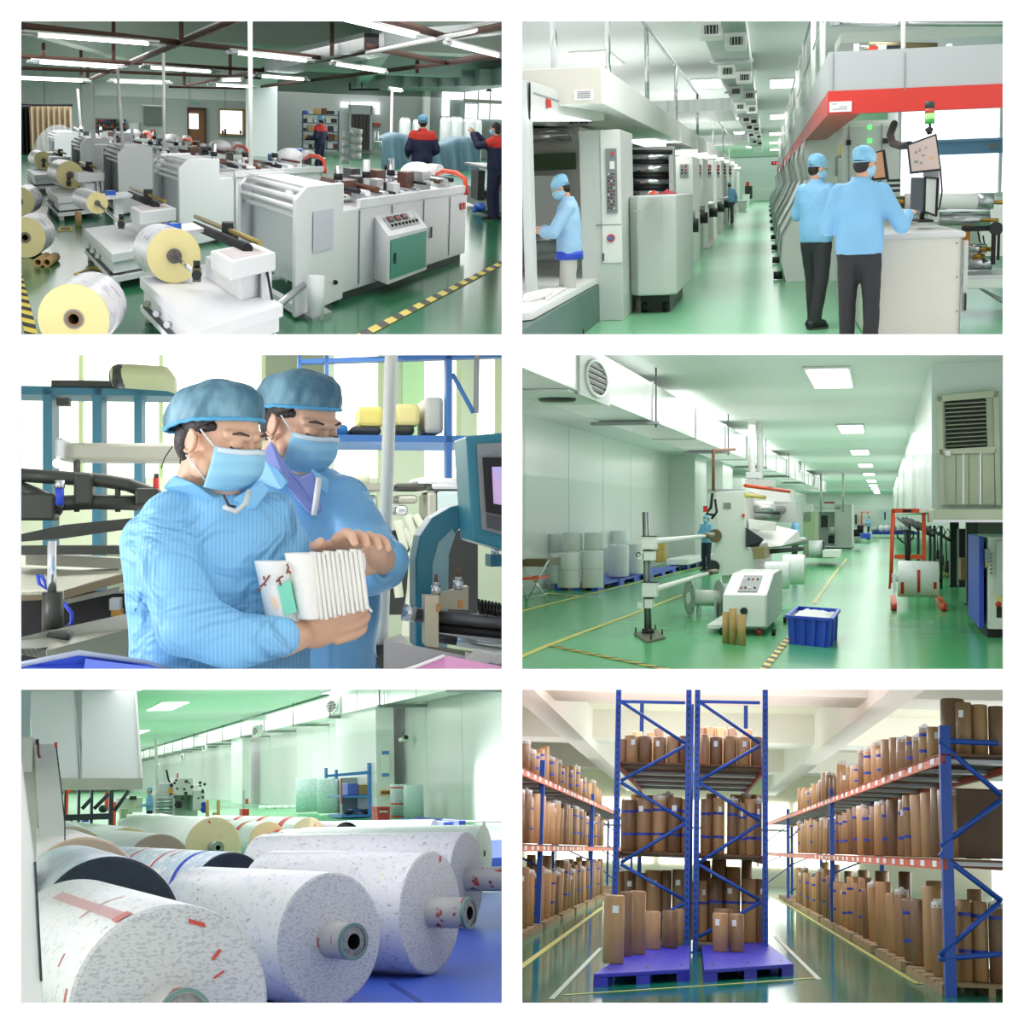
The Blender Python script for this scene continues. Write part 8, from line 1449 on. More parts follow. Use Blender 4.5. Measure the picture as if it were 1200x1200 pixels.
    with Thing(R, 'hoist_housing', 'big white overhead housing with stainless skirt, upper left', 'housing') as T:
        xa = R.at(10, 850, Yh).x; T.p('front_sheet', PR([R.at(32, 780, Yh), R.at(96, 780, Yh), R.at(96, 912, Yh), R.at(40, 912, Yh)], (0, .5, 0)), mat('white_housing_sheet', 'e4e9ea', .15)); T.p('front_sheet', PR([R.at(86, 780, Yh), R.at(156, 780, Yh), R.at(166, 912, Yh), R.at(92, 912, Yh)], (0, .45, 0)), mat('white_housing_sheet', 'e4e9ea', .15))
        T.p('corner_trim', PR([R.at(155.5, 780, Yh - .05), R.at(158, 780, Yh - .05), R.at(167.5, 912, Yh - .05), R.at(165, 912, Yh - .05)], (0, .3, 0)), white); T.p('joint', PR([R.at(85.5, 800, Yh - .03), R.at(86.5, 800, Yh - .03), R.at(95.5, 912, Yh - .03), R.at(94.5, 912, Yh - .03)], (0, .05, 0)), m_lgrey)
        T.p('skirt', PR([R.at(71, 912, Yh - .3), R.at(167, 912, Yh - .3), R.at(167, 925, Yh - .3), R.at(73, 926, Yh - .3)], (0, .6, 0)), m_ss); T.p('left_wall', B(bx(0, 36, 780, 868, Yh - 4, Yh - 3)), mat('pale_teal_sheet', 'b9cbca', .3)); T.p('roof', B(bx(0, 166, 808, 810, Yh, Yh + 30)), white)
    with Thing(R, 'steel_understructure', 'dark green-grey steel legs and beam under the white housing', 'steel frame') as T:
        Y = 34
        for (a, b, t, bt) in ((75, 77, 926, 985), (91, 94, 926, 975), (106, 109, 926, 985), (128, 133, 926, 970)): T.p('leg', B(bx(a, b, t, bt, Y, Y + .3)), m_ink)
        T.p('beam', B(bx(76, 132, 954, 961, Y - .1, Y + .2)), m_ink)
        for (p, q) in (((134, 950), (151, 927)), ((110, 948), (128, 930)), ((96, 948), (108, 935))): T.p('brace', CY(R.at(p[0], p[1], Y), R.at(q[0], q[1], Y), .045, n=6), m_ink)
    with Thing(R, 'orange_stacker', 'orange stacker masts behind the steel legs under the housing', 'stacker') as T:
        Y = 42
        for (a, b, t, bt) in ((76, 80, 928, 955), (82, 85, 955, 968), (123, 128, 928, 950), (130, 136, 940, 972)): T.p('mast', B(bx(a, b, t, bt, Y, Y + .2)), m_org)
        T.p('top_bar', B(bx(76, 84, 926, 929, Y, Y + .2)), m_org); T.p('motor', MB().ell(R.at(121, 948, Y - .2), (.12, .1, .1)), m_dark); T.p('blue_crate', B(bx(97, 104, 960, 963.5, Y, Y + 1)), m_bluep)
    with Thing(R, 'pale_cabinet', 'pale beige cabinet and green machine under the housing, far', 'cabinet') as T: T.p('cabinet', B(bx(140, 167, 935, 952, 66, 68)), m_beige); T.p('dark_vent', B(bx(152, 160, 933, 937, 65.8, 66)), m_dark); T.p('green_part', B(bx(142, 150, 948, 962, 60, 61)), mat('pale_green_enamel', '9db58c', .5)); T.p('kraft_tube', B(bx(151, 155, 952, 964, 58, 58.3)), m_kraft); T.p('white_heap', MB().ell(R.at(146, 963, 56), (.25, .4, .12)), m_paper)
    # machine in the middle distance
    with Thing(R, 'white_slitter', 'white slitter with dark reels and knobs in the far middle', 'machine') as T:
        Y = 62; rd = random.Random(8)
        for (a, b, t, bt, k) in ((182, 205, 930, 957, m_lgrey), (200, 232, 920, 957, white), (206, 226, 912, 932, white), (186, 200, 918, 934, m_alu), (226, 240, 926, 950, white), (182, 204, 945, 962, mat('steel_blue_panel', '9fb7c2', .4))): T.p('block', B(bx(a, b, t, bt, Y + rd.uniform(-1, 1), Y + 2)), k, bv=.02)
        for j in range(22): c = R.at(rd.uniform(196, 240), rd.uniform(914, 938), Y - 1.2); T.p('knob', CY(c, c + V((0, .1, 0)), rd.uniform(.03, .07), n=8), m_dark)
        for (px, py, r) in ((208, 943, .14), (238, 943, .1), (238, 949, .12)): c = R.at(px, py, Y - 1.4); T.p('reel', CY(c, c + V((.1, .1, 0)), r, n=16), m_dark if px < 230 else m_bluep)
        T.p('amber_screen', B(bx(197.5, 203, 924, 930, Y - 1.3, Y - 1.1)), mat('amber_panel', 'd99b3c', .4)); T.p('signal', B(bx(207.5, 209, 906, 912, Y - 1, Y - .8)), m_org)
        for px in (184.5, ): T.p('pole', CY(R.at(px, 935, Y), R.at(px - 2, 865, Y), .06, n=8), white)
        T.p('hose', TU([R.at(195, 902, Y), R.at(197, 912, Y), R.at(199, 917, Y)], .04, 6), m_dark)
        for j in range(5): T.p('roller', CY(R.at(183, 936 + j * 4, Y - 1.2), R.at(202, 935 + j * 4, Y - 1.2), .06, n=8), m_steel if j % 2 else m_alu)
    with Thing(R, 'wrapped_pallet_load', 'clear-wrapped low block behind the tan rolls', 'wrapped load') as T: T.p('block', B(bx(161, 206, 957, 985, 44, 48)), mat('milky_wrap', 'e3e8ea', .2, var=.1, vscale=3)); T.p('fold', B(bx(176, 178, 957, 985, 43.9, 44)), m_paper)
    for i, (px, t, bt) in enumerate(((243, 938, 962), (256, 938, 965), (252, 952, 962))): Y = 50; c = R.at(px, bt, Y); solo(R, 'cardboard_tube', CY(c, R.at(px, t, Y), .055 if i < 2 else .08, n=14), m_kraft, 'upright kraft tube behind the big tan roll, %s' % ['left tall', 'right tall', 'short middle'][i], 'cardboard tube', 'kraft tubes behind the rolls')
    person(R, R.fl(175, 978), 1.72, PI * .55, 'worker in pale blue coat and cap at the far slitter, side on', vox=.03, mask=False, lh=(-.12, .35, 1.05), rh=(.12, .35, 1.05))
    # right wall goods
    def drum(px, w, t, bt, Y, lb, grp, m=m_blueprint, bands=()):
        c = R.at(px, bt, Y); r = w / 2 * Y / F; h = R.at(px, t, Y).z
        with Thing(R, 'standing_roll', lb, 'roll', grp) as T:
            T.p('web', LA((c.x, Y + r, 0.1), V((0, 0, 1)), [(0, 0), (0, r), (h - .15, r), (h - .1, r * .95), (h - .1, 0)], 28), m)
            for z in bands: zz = R.at(px, z, Y).z; T.p('red_band', LA((c.x, Y + r, zz), V((0, 0, 1)), [(-.03, r * 1.01), (.04, r * 1.01)], 28), red)
    drum(363, 27, 912, 960, 82, 'tall pale blue standing roll, left of the pair by the rack', 'tall blue rolls by the wall'); drum(387, 25, 912, 960, 78, 'tall pale blue standing roll, right of the pair by the rack', 'tall blue rolls by the wall')
    drum(470, 20, 919, 960, 65, 'pale blue standing roll right of the column, left of the stack', 'blue rolls right of the column', bands=(923, 942, 957)); drum(488, 24, 920, 960, 63, 'pale blue standing roll right of the column, right of the stack', 'blue rolls right of the column', m=mat('pale_ice_blue', 'd3e5ea', .4))
    for i, (px, w) in enumerate(((309, 10), (318, 12), (328, 9), (337, 11), (345, 8))): drum(px, w, 944, 960, 92, 'low white standing roll by the far wall, %s from the left' % ORD[i], 'low white rolls at the far wall', m=m_wroll)
    with Thing(R, 'blue_wall_rack', 'blue steel rack with boxes and tools against the right wall', 'rack') as T:
        Y = 71; mr = mat('sky_blue_steel', '4c88d4', .4)
        for (a, b, t, bt) in ((381.5, 384, 900, 912), (393.5, 396, 902, 913), (432, 435, 894, 966), (440, 442, 905, 962)): T.p('upright', B(bx(a, b, t, bt, Y, Y + .3)), mr)
        T.p('top_beam', PR([R.at(382, 908, Y), R.at(435, 903, Y), R.at(435, 907, Y), R.at(382, 911, Y)], (0, .2, 0)), mr)
        for py in (932, 955): T.p('shelf', B(bx(400, 442, py, py + 2.5, Y, Y + 3)), mr)
        T.p('brace', CY(R.at(434, 925, Y + .2), R.at(441, 910, Y + .2), .06), mr); T.p('brace', CY(R.at(435, 938, Y + .2), R.at(442, 950, Y + .2), .06), mr); T.p('rack_back', B(bx(401, 441, 911, 964, Y + 3, Y + 3.1)), mat('shelf_back', '9aa3a0', .6)); T.p('red_strip', B(bx(399.5, 401, 912, 942, Y - .1, Y)), m_red)  # grey sheet closes the back of the shelves
    Y = 71.5
    solo(R, 'blue_box', B(bx(407.5, 420, 918, 931.5, Y, Y + 1.5)), mat('violet_blue_plastic', '5a6fd0', .4), 'violet-blue plastic box on the upper shelf of the blue rack', 'box', bv=.03); solo(R, 'wicker_box', B(bx(420.5, 432, 919.5, 931.5, Y, Y + 1.5)), mat('ochre_weave', 'b39b5c', .7, bump=.5, bscale=20), 'ochre carton beside the blue box on the rack', 'box', bv=.02)
    solo(R, 'blue_tool_case', B(bx(413, 425, 948, 952, Y, Y + 1)), mat('dull_blue_case', '3f5f9a', .5), 'dull blue tool case on the lower shelf of the rack', 'tool case', bv=.03); solo(R, 'tool_heap', MB().ell(R.at(430, 951, Y), (.3, .3, .12)).ell(R.at(408, 952, Y), (.25, .3, .1)), m_dark, 'dark small tools at both sides of the blue tool case', 'tools')
    Yq = Yc - .1
    with Thing(R, 'wall_notice', 'tall white notice with blue ends on the column', 'notice') as T: T.p('sheet', B(bx(447.5, 456, 880, 910, Yq - .1, Yq)), m_paper); T.p('header', B(bx(447.5, 456, 880, 884, Yq - .13, Yq - .1)), mat('notice_blue', '4f8fd0', .4)); T.p('footer', B(bx(447.5, 456, 906, 910, Yq - .13, Yq - .1)), mat('notice_blue', '4f8fd0', .4))
    with Thing(R, 'orange_plate', 'small orange sign with dark characters on the column', 'sign') as T: T.p('plate', B(bx(446, 458, 926, 931.5, Yq - .1, Yq)), mat('orange_plate', 'e39a35', .4)); [T.p('character', B(bx(447.5 + j * 3.4, 450 + j * 3.4, 927.5, 930, Yq - .13, Yq - .1)), m_brownm) for j in range(3)]
    with Thing(R, 'fire_extinguisher_box', 'red box with white marks at the foot of the column', 'fire box') as T: T.p('box', B(bx(442.5, 457, 946, 962, 64, 65)), m_red); T.p('lid', B(bx(442, 457.5, 945.5, 947.5, 63.8, 65)), m_red); [T.p('letter', B(bx(445 + j * 2.6, 446.8 + j * 2.6, 950, 952.5, 63.9, 64)), m_paper) for j in range(4)]
    with Thing(R, 'fire_extinguisher_box', 'smaller red box with orange tag at the far column', 'fire box') as T: T.p('box', B(bx(284, 292, 948, 961, 76, 77)), m_red); T.p('orange_tag', B(bx(288, 291, 936, 942, 76, 76.2)), m_org); T.p('grey_post', B(bx(284.5, 287, 926, 948, 76, 76.2)), m_lgrey)
    with Thing(R, 'wall_camera', 'white wall camera on a conduit right of the column', 'camera') as T: Y = 68.5; T.p('conduit', CY(R.at(473, 825, Y), R.at(472.5, 862, Y), .05, n=8), m_mgrey); T.p('housing', B(bx(470, 480, 864, 869, Y - .5, Y)), white, bv=.05); T.p('lens', CY(R.at(476, 864, Y - .6), R.at(476, 864, Y - .2), .1), m_dark); T.p('junction', B(bx(469, 472, 864, 868, Y - .3, Y)), m_brownm)
    with Thing(R, 'guard_rail', 'thin dark guard rail on posts along the foot of the wall', 'rail') as T: Y = 72; T.p('rail', CY(R.at(462, 961.5, 68), R.at(600, 963, 52), .045, n=8), m_mgrey); [T.p('post', CY(R.at(px, 962, 118 - .115 * px), R.at(px, 969, 118 - .115 * px), .06, n=8), m_mgrey) for px in (505, 567)]
# ================================================================== hall 6: racks of kraft-wrapped rolls
m_kr = mat('kraft_wrap', 'a37c52', .5, bump=.25, bscale=9, var=.25, vscale=3, stretch=(1, 1, .25), coat=.35)
m_kr2 = mat('lighter_kraft_wrap', 'b98f60', .5, bump=.25, bscale=9, var=.2, vscale=3, stretch=(1, 1, .25), coat=.3)
m_kr3 = mat('dark_kraft_wrap', '83603f', .5, bump=.25, bscale=9, var=.25, vscale=3, stretch=(1, 1, .25), coat=.35)
m_band = mat('blue_packing_tape', '2b3fa6', .35)
m_rackb = mat('blue_rack_paint', '1f4fb0', .4, var=.1, vscale=3)
m_racko = mat('orange_rack_paint', 'd95a2b', .45, var=.15, vscale=3)
m_ply = mat('brown_shelf_board', '6d4a35', .6, var=.2, vscale=3)
m_wood = mat('pallet_wood', 'a08763', .7, var=.2, vscale=5)
m_lab = mat('white_label', 'f2f3f0', .5)
m_cream = mat('cream_plaster', 'e9e4cf', .6, var=.04, vscale=.8)
m_creamb = mat('white_plaster_beam', 'eceae0', .6)
m_film = mat('clear_wrap_film', 'eef2f2', .15, alpha=.55)
m_bpal = mat('blue_plastic_pallet', '3432c4', .4, var=.08, vscale=2)
def kroll(R, pos, r, h, label, group, i=0, bands=(), lab=False, film=False, n=18, lean=0):
    m = [m_kr, m_kr2, m_kr3][i % 3]; pos = V(pos); g = R.M @ pos; px = 600 + F * g.x / g.y
    if px + r * F / g.y < 612 or px - r * F / g.y > 1176: return None
    rd = random.Random(i * 13 + int(pos.y * 10))
    ax = V((lean, 0, 1)).normalized()
    with Thing(R, 'kraft_roll', label, 'wrapped roll', group, base=pos) as T:
        b = MB(); c = r * .12
        b.lathe(pos, ax, [(0, 0), (0, r - c), (c, r), (h * .5, r * 1.01), (h - c, r), (h, r - c), (h - .005, r * .45), (h - .03, r * .4), (h - .03, 0)], n); w = T.p('wrap', b, m)
        for z in bands:
            b = MB(); b.lathe(pos, ax, [(z * h, r * 1.015), (z * h + .045, r * 1.015)], n); T.p('tape_band', b, m_band)
        if lab:
            a = -PI / 2 + rd.uniform(-.5, .3) ; b = MB(); w_ = .3
            b.grid(lambda u, v: pos + V((r * 1.02 * math.cos(a + (u - .5) * w_ * 2), r * 1.02 * math.sin(a + (u - .5) * w_ * 2), h * .86 - .1 + v * .09)), 4, 1); T.p('paper_label', b, m_lab)
        if film: b = MB(); b.lathe(pos, ax, [(h - .05, r * 1.03), (h + .02, r * .98), (h + .03, r * .5), (h + .06, r * .2)], 12); T.p('film_cap', b, m_film, label='loose white wrapping film on top')
    return T
def rack_post(T, x, y, z0, z1, w=.09, holes=True, dy=None):
    i = T.p('upright', B(x - w / 2, x + w / 2, y, y + (dy or w), z0, z1), m_rackb, bv=.006)
    return i
def brace(T, p, q, w=.028, name='brace', m=None): T.p(name, CY(p, q, w, n=8), m or m_rackb)
def room6():
    R = R6; YE = 78
    struct(R, 'floor', B(-14, 14, 14, YE, -.05, 0), mat('teal_epoxy_floor', '23957a', .1, var=.3, vscale=.5, spec=.45))
    CZ = 5.4
    struct(R, 'ceiling', B(-14, 14, 20, YE, CZ, CZ + .2), m_cream)
    # far wall with high windows
    struct(R, 'wall_back', B(-14, 14, YE, YE + .3, 0, CZ), m_cream)
    for i, (a, b) in enumerate(((-8.5, -5.5), (-5.2, -2.2), (-1.9, 1.1), (1.4, 4.4), (4.7, 7.7))):
        t = Thing(R, 'window_%d' % (i + 1), kind='structure')
        t.p('pane', B(a, b, YE - .1, YE - .05, .9, 4.0), mat('bright_daylight_pane', 'fbfdf6', .3, emit=2.6)); t.p('window_frame', B((a + b) / 2 - .05, (a + b) / 2 + .05, YE - .2, YE - .1, .9, 4.0), m_creamb); t.p('window_frame', B(a, b, YE - .2, YE - .1, 2.6, 2.72), m_creamb); t.done()
    for i, (x, w, z) in enumerate(((-3.45, .45, 4.35), (3.3, .45, 4.35))):
        struct(R, 'ceiling_beam' if 0 else 'trim_%d' % (3 + i), B(x - 0.1, x + w, 20, YE, z, CZ), m_creamb)
    for i, (y, z) in enumerate(((30, 4.55), (44, 4.6), (60, 4.6))): struct(R, 'trim_%d' % (5 + i), B(-14, 14, y, y + 2.2, z, CZ), m_creamb)
    m_line = mat('yellow_floor_line', 'c9c46a', .4)
    def line(pts, w=.05, m=m_line, nm='trim_9'):
        mb = MB()
        for a, b in zip(pts, pts[1:]):
            a = R.fl(*a, .004); b = R.fl(*b, .004); wx = w if abs(b.x - a.x) < abs(b.y - a.y) * 1.5 else 0; wy = 0 if wx else w * 3.2
            mb.prism([a - V((wx, wy, 0)), b - V((wx, wy, 0)), b + V((wx, wy, 0)), a + V((wx, wy, 0))], (0, 0, .003))
        struct(R, nm, mb, m)
    line([(600, 1141), (705, 1064), (722, 1052)], .045, nm='trim_9'); line([(903, 1048), (1075, 1153), (1190, 1141)], .04, nm='trim_10'); line([(661, 1166), (894, 1150.5), (955, 1146)], .035, nm='trim_11')
    line([(646, 1171), (704, 1111)], .03, mat('pale_floor_line', 'b9c4b4', .4), 'trim_12'); line([(908, 1097), (960, 1148)], .035, mat('pale_floor_line', 'b9c4b4', .4), 'trim_13')
    # ------------- centre rack of two bays, end on
    Y0 = 25.5; k = Y0 / F
    X = lambda px: (px - 818) * k
    Z = lambda py: 1.6 + (996 - py) * k
    ztop = 4.95
    zs = (Z(899), Z(1000)); L = 10.5
    nm2 = ('left', 'right')
    for bi, (xa, xb) in enumerate(((724.5, 806), (816, 893.5))):
        with Thing(R, 'pallet_rack', 'blue-framed centre rack bay, %s of the two, seen end on' % nm2[bi], 'rack', 'centre rack bays') as T:
            for y in (Y0, Y0 + L): 
                for px in (xa, xb): rack_post(T, X(px), y, 0, ztop)
            for px in (xa, xb): T.p('foot_plate', B(X(px) - .08, X(px) + .08, Y0 - .05, Y0 + .2, 0, .012), m_rackb)
            a, b = xa + 3, xb - 3
            pts = ([(b, 823.5), (a, 822)], [(a, 822), (b, 871)], [(b, 874), (a, 915)], [(a, 917), (b, 962)], [(b, 965), (a, 1011)], [(a, 1013), (b, 1055)], [(b, 1058), (a, 1098)])
            for (p, q) in pts: brace(T, R.at(p[0], p[1], Y0 + .02), R.at(q[0], q[1], Y0 + .02))
            for z in zs:
                T.p('shelf_board', B(X(xa) + .05, X(xb) - .05, Y0 + .1, Y0 + L, z - .03, z), m_ply)
                for x in (X(xa) + .03, X(xb) - .03): T.p('side_beam', B(x - .02, x + .02, Y0 + .1, Y0 + L, z - .13, z), m_racko)
                for j in range(5): T.p('cross_bar', B(X(xa) + .05, X(xb) - .05, Y0 + .3 + j * 2.3, Y0 + .5 + j * 2.3, z - .08, z - .03), m_alu if j else m_wood)
            # bolt holes down the near uprights
            h = MB()
            for px in (xa, xb):
                for j in range(44): z = .2 + j * .107; h.box(X(px) - .012, X(px) + .012, Y0 - .004, Y0 + .01, z, z + .045)
            T.p('slot_holes', h, m_dark, kind='stuff')
    # rolls on the centre rack: px centre, px top, px width
    rows = [
        (zs[0], Y0 + .35, 0, 'top shelf of the left centre rack bay', [(730.5, 866, 6), (740, 861, 16), (756, 862, 16), (773, 863, 15), (788.5, 862, 15), (800, 862, 9)], ()),
        (zs[0], Y0 + 2.2, 5, 'rear top shelf, left centre bay', [(772, 853, 12), (764, 858, 12), (747, 857, 12)], ()),
        (zs[0], Y0 + .35, 1, 'top shelf of the right centre rack bay', [(824.5, 860, 10), (837.5, 863, 15), (853.5, 862, 15), (869, 863, 15), (884, 863, 13)], ()),
        (zs[0], Y0 + 2.6, 2, 'rear top shelf, right centre bay', [(820, 852, 11), (831, 851, 11), (843, 852, 12), (856, 853, 11), (873, 854, 12)], ()),
        (zs[1], Y0 + .35, 2, 'middle shelf of the left centre rack bay', [(738, 937, 17), (755.5, 935, 18), (773.5, 934, 16), (791, 934, 18), (803, 936, 8)], (.3, .74)),
        (zs[1], Y0 + 2.4, 1, 'rear of the middle shelf, left centre bay', [(747, 931, 13), (765, 932, 13), (783, 931, 13)], ()),
        (zs[1], Y0 + .35, 0, 'middle shelf of the right centre rack bay', [(826.5, 936, 12), (841, 935, 13), (857, 937, 13), (868.5, 941, 9), (877, 936, 13), (886, 938, 8)], (.28, .7)),
        (zs[1], Y0 + 2.4, 2, 'rear of the middle shelf, right centre bay', [(833, 930, 12), (860, 931, 12), (872, 931, 12), (884, 931, 12)], ()),
        (0.14, Y0 + 1.0, 1, 'floor of the left centre rack bay', [(727, 1021, 13), (740, 1021, 17), (753, 1023, 12), (768, 1020, 20), (783, 1020, 11), (797.5, 1019, 17)], ()),
        (0.14, Y0 + 1.0, 0, 'floor of the right centre rack bay', [(815, 1033, 9), (824, 1032, 11), (838, 1029, 20), (857, 1030, 18), (876.5, 1030, 19), (889, 1030, 14)], (.6,)),
        (0.14, Y0 + 3.6, 2, 'rear floor row, right centre bay', [(824, 1008, 17), (842, 1007, 17), (858, 1016, 16), (873, 1006, 12)], ()),
    ]
    for z, y, ci, where, lst, bands in rows:
        for i, (px, py, w) in enumerate(lst):
            x = (px - 818) * y / F; h = R.at(px, py, y).z - z; r = w / 2 * y / F
            kroll(R, (x, y + r, z), r, h, '%s roll from the left on the %s' % (ORD[i], where), 'rolls on the ' + where, ci + i, bands, lab=(i % 2 == 1 and 'rear' not in where), film=(i % 3 == 2 and z == zs[1]))
    for bi, (xa, xb) in enumerate(((724.5, 806), (816, 893.5))):
        wood_pallet(R, X(xa) - .05, X(xb) + .02, Y0 + .6, Y0 + 6, 'low pallet under the floor rolls of the %s centre bay' % nm2[bi], 'pallets under the racks')
    # blue pallets in front
    def bpallet(P, lb, hh=.15, h0=0):
        # P: four floor corners, front-left, front-right, back-right, back-left
        with Thing(R, 'plastic_pallet', lb, 'pallet', 'blue plastic pallets') as T:
            P = [V((p.x, p.y, 0)) for p in P]
            T.p('deck', PR([p + V((0, 0, hh - .05)) for p in P], (0, 0, .05)), m_bpal, bv=.01)
            bl = lambda u, v: P[0].lerp(P[1], u).lerp(P[3].lerp(P[2], u), v)
            for v in (.0, .44, .87):
                for u in (0, .43, .86): T.p('foot_block', PR([bl(u, v), bl(u + .14, v), bl(u + .14, v + .12), bl(u, v + .12)], (0, 0, hh - .05)), m_bpal)
            for (u, v) in ((.1, .12), (.5, .12), (.9, .12), (.5, .6), (.9, .6)): T.p('deck_hole', PR([bl(u - .015, v) + V((0, 0, hh - .002)), bl(u + .015, v) + V((0, 0, hh - .002)), bl(u + .015, v + .05) + V((0, 0, hh - .002)), bl(u - .015, v + .05) + V((0, 0, hh - .002))], (0, 0, .004)), m_dark)
    a, b = R.fl(695, 1157), R.fl(808, 1150); bpallet((a, b, b + V((-.02, 4.8, 0)), a + V((.28, 5.0, 0))), 'blue plastic pallet in front of the left centre bay')
    a, b = R.fl(825, 1151), R.fl(930, 1143); bpallet((a, b, b + V((-.15, 4.9, 0)), a + V((-.02, 5.0, 0))), 'blue plastic pallet in front of the right centre bay')
    lst = [(717.8, 1049, 1130, 24, 'thickest kraft roll, at the front left corner of the left blue pallet', True), (733, 1045, 1121, 14, 'tall kraft roll just behind the thickest one on the left blue pallet', False), (746, 1044, 1119, 19, 'tall slim kraft roll in the middle of the left blue pallet', False), (764.7, 1068, 1113, 17, 'short kraft roll, left of the short pair on the left blue pallet', False), (784.7, 1067, 1111.5, 18, 'short kraft roll, right of the short pair on the left blue pallet', False), (796, 1065, 1107, 10, 'narrow short kraft roll at the right rear of the left blue pallet', False),
           (844, 1070, 1116, 17, 'short kraft roll with white label, left one on the right blue pallet', True), (848, 1065, 1110, 22, 'short kraft roll standing behind the pair on the right blue pallet', False), (863, 1071, 1116, 17, 'short kraft roll with white label, right one on the right blue pallet', True)]
    for i, (px, t, bt, w, lb, la) in enumerate(lst):
        q = R.fl(px, bt, .15); r = w / 2 * q.y / F; kroll(R, (q.x, q.y + r, .15), r, R.at(px, t, q.y).z - .15, lb, 'rolls on the blue pallets', i + 1, (), lab=la, n=28)
    # ------------- side racks running away
    def side(sg, x0, y0, posts, name, yend):
        za, zb = 2.86, 1.6; x1 = x0 + sg * 1.15
        with Thing(R, 'long_pallet_rack', 'long blue and orange %s rack running away from the viewer' % name, 'rack', 'long side racks') as T:
            for y in posts:
                rack_post(T, x0 + sg * .06, y, 0, za + (.34 if y == posts[0] else .2), .13 if y == posts[0] and sg > 0 else .1); rack_post(T, x1, y, 0, za + .2, .09)
                if y != posts[0] or sg < 0:
                    for j in range(3): brace(T, (x0 + sg * .1, y + .05, .3 + j * .9), (x1, y + .05, .75 + j * .9 if j % 2 else 1.1 + j * .9), .02)
            yy = posts[0] if sg > 0 else 20
            for z in (za, zb):
                T.p('front_beam', B(x0 - .0 * sg, x0 + sg * .05, yy, yend, z - .13, z), m_racko, label='orange front beam')
                T.p('rear_beam', B(x1 - .03, x1 + .03, yy, yend, z - .13, z), m_racko)
                T.p('shelf_board', B(min(x0, x1), max(x0, x1), yy, yend, z - .03, z - .002), m_ply)
                n = int((yend - yy) / 2.4)
                for j in range(min(n, 22)): T.p('cross_bar', B(min(x0, x1), max(x0, x1), yy + .6 + j * 2.4, yy + .95 + j * 2.4, z - .08, z - .03), m_alu)
                for j in range(24 if z == za else 20):
                    y = yy + .5 + j * 1.05 + .2 * math.sin(j * 3.1)
                    T.p('shelf_label', B(x0 - sg * .008, x0, y, y + .35, z - .105, z - .03), m_lab)
            if sg > 0:
                Yn = posts[0]; P = lambda a, b: R.at(a, b, Yn + .03)
                for p, q in (((1100, 868), (1170, 871)), ((1101, 869), (1173, 932)), ((1173, 938), (1102, 992)), ((1101, 1000), (1174, 1056)), ((1171, 1058), (1101, 1120)), ((1100, 1124), (1172, 1118))): brace(T, P(*p), P(*q), .034)
        # rolls
        r_ = random.Random(5 if sg > 0 else 9)
        for z, hlo, hhi, y1, where, lim, st in ((za, .42, .72, 62, 'top shelf', 22, 1.0), (zb + .01, .78, .95, 62, 'middle shelf', 20, 1.05), (.13, .85, 1.12, 60, 'floor', 20, 1.1)):
            y = (posts[0] + .55) if sg > 0 else 21.5; i = 0
            while y < y1 and i < 29:
                r = r_.uniform(.085, .15); h = r_.uniform(hlo, hhi)
                if z == za and sg > 0 and i == 0: h = .72; r = .15
                x = x0 + sg * (r + .04 + r_.uniform(0, .05))
                kroll(R, (x, y, z), r, h, '%s roll from the near end, aisle side of the %s of the %s rack' % (ORD[i], where, name), 'aisle rolls, %s of the %s rack' % (where, name), r_.randrange(3), (.3, .75) if r_.random() < .3 else (), lab=r_.random() < .3, film=r_.random() < .35, n=16, lean=r_.uniform(-.03, .03))
                y += (r * 2 + st * .62) * (1 + .012 * i); i += 1
            if sg > 0:
                for j in range(5):      # near end row across the rack
                    if z == zb + .01: break
                    xx = x0 + .34 + j * .2; rr = .1; kroll(R, (xx, posts[0] + .35 + .05 * (j % 2) + (.4 if z < 1 else 0), z), rr, (.66 if z > 2 else .98) - .02 * j, '%s roll from the left in the near end row, %s of the right rack' % (ORD[j], where), 'near end rolls of the right rack', j, (.35, .8) if z < 1 else (), lab=z > 2 and j in (0, 3), film=z < 1 and j == 2)
            for j in range(8):          # back row
                yy2 = (posts[0] if sg > 0 else 22) + 2.5 + j * 3.6; rr = r_.uniform(.1, .14); kroll(R, (x0 + sg * .78, yy2, z), rr, hhi * r_.uniform(.95, 1.12), '%s roll from the near end in the wall-side row, %s of the %s rack' % (ORD[j], where, name), 'wall-side rolls, %s of the %s rack' % (where, name), j, (), n=12)
        y = posts[0] - (.1 if sg > 0 else 3.4); i = 0
        while y < 58 and i < 11:
            wood_pallet(R, min(x0 - sg * .02, x1), max(x0 - sg * .02, x1), y + .3, y + 3.6, '%s wooden pallet from the near end under the %s rack' % (ORD[i], name), 'pallets under the %s rack' % name); y += 3.9; i += 1
    side(1, 2.94, 19.5, (19.5, 36, 53.5, 70), 'right', 72)
    side(-1, -2.95, 20, (30, 44.6, 60, 72), 'left', 72)
    with Thing(R, 'flat_carton_stack', 'broad dark brown carton, middle shelf, near end of the right rack', 'carton') as T:
        T.p('carton', B(3.16, 4.02, 20.2, 24.5, 1.62, 2.46), mat('dark_carton', '6f5640', .6, var=.25, vscale=2), bv=.01); T.p('top_flap', B(3.16, 4.02, 20.18, 22, 2.46, 2.475), m_kr3); T.p('edge_tape', B(3.17, 3.2, 20.18, 20.2, 1.62, 2.46), m_kr2)
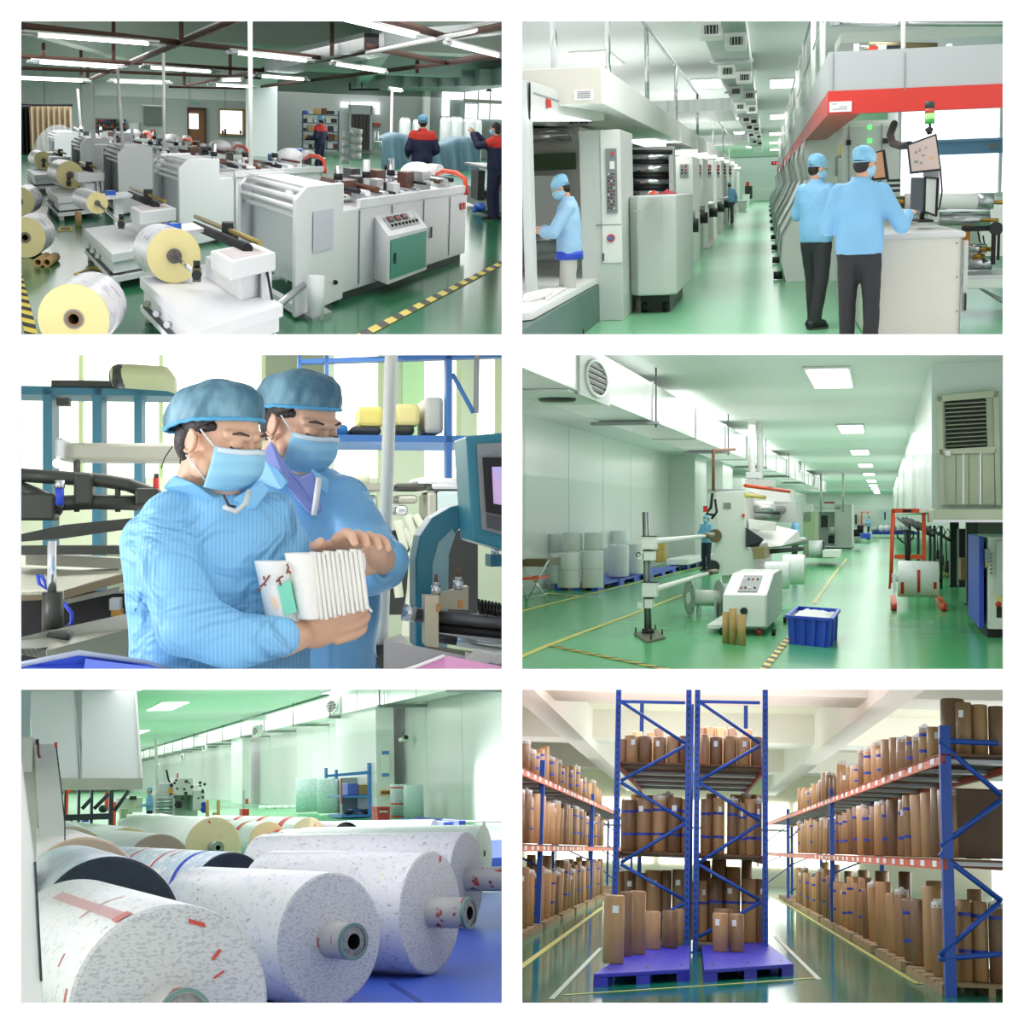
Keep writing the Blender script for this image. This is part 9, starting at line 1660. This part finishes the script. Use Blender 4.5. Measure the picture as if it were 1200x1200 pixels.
    # bright side lights
def wood_pallet(R, x0, x1, y0, y1, lb, grp):
    with Thing(R, 'wooden_pallet', lb, 'pallet', grp) as T:
        for j in range(5): yy = y0 + (y1 - y0) * j / 5; T.p('slat', B(x0, x1, yy, yy + (y1 - y0) * .15, .1, .125), m_wood)
        for x in (x0, (x0 + x1) / 2 - .04, x1 - .08): T.p('runner', B(x, x + .08, y0, y1, 0, .1), m_wood)

room1(); room2(); room3(); room4(); room5(); room6()
# ------------------------------------------------------------------ the joined skins (bodies, coats, hands) become plain meshes in one pass
dg = bpy.context.evaluated_depsgraph_get()
new = [bpy.data.meshes.new_from_object(o.evaluated_get(dg)) for o, f, b in SKINS]
for (o, f, b), me in zip(SKINS, new):
    o.modifiers.clear(); o.data = me; me.polygons.foreach_set('use_smooth', [True] * len(me.polygons))
    if f:
        for v in me.vertices: v.co = v.co + v.normal * f(v.co + b)
# ------------------------------------------------------------------ things that run past a partition wall end at it
def trim():
    bpy.context.view_layer.update()
    lo = {0: (600 - 404) / F, 1: (600 - 796) / F, 2: None}; hi = {0: None, 1: (600 - 404) / F, 2: (600 - 796) / F}
    e = 3 / F
    for o in list(COL.objects):
        R = ROOM_OF.get(o.name)
        if o.type != 'MESH' or R is None or R.col is None: continue
        pl = []
        pl.append(V((-1, -e, 0)) if R.col == 0 else V((1, -e, 0)))
        if lo[R.row] is not None: pl.append(V((0, -lo[R.row] - e, 1)))
        if hi[R.row] is not None: pl.append(V((0, hi[R.row] - e, -1)))
        bb = [o.matrix_world @ V(c) for c in o.bound_box]
        hit = [n for n in pl if any(n.dot(p) < -1e-4 for p in bb)]
        if not hit: continue
        mi = o.matrix_world.inverted(); bm = bmesh.new(); bm.from_mesh(o.data); ch = False
        for n in hit:
            if not any(n.dot(o.matrix_world @ v.co) < -1e-4 for v in bm.verts): continue
            co = mi @ V((0, 0, 0)); nn = (o.matrix_world.to_3x3().transposed() @ n)
            bmesh.ops.bisect_plane(bm, geom=bm.verts[:] + bm.edges[:] + bm.faces[:], plane_co=co, plane_no=nn, clear_inner=True); ch = True
        if ch:
            if len(bm.faces) == 0 and not o.children: print('TRIMMED AWAY', o.name, o.parent.name if o.parent else ''); bm.free(); bpy.data.objects.remove(o); continue
            me = o.data.copy(); bm.to_mesh(me); o.data = me
        bm.free()
trim()
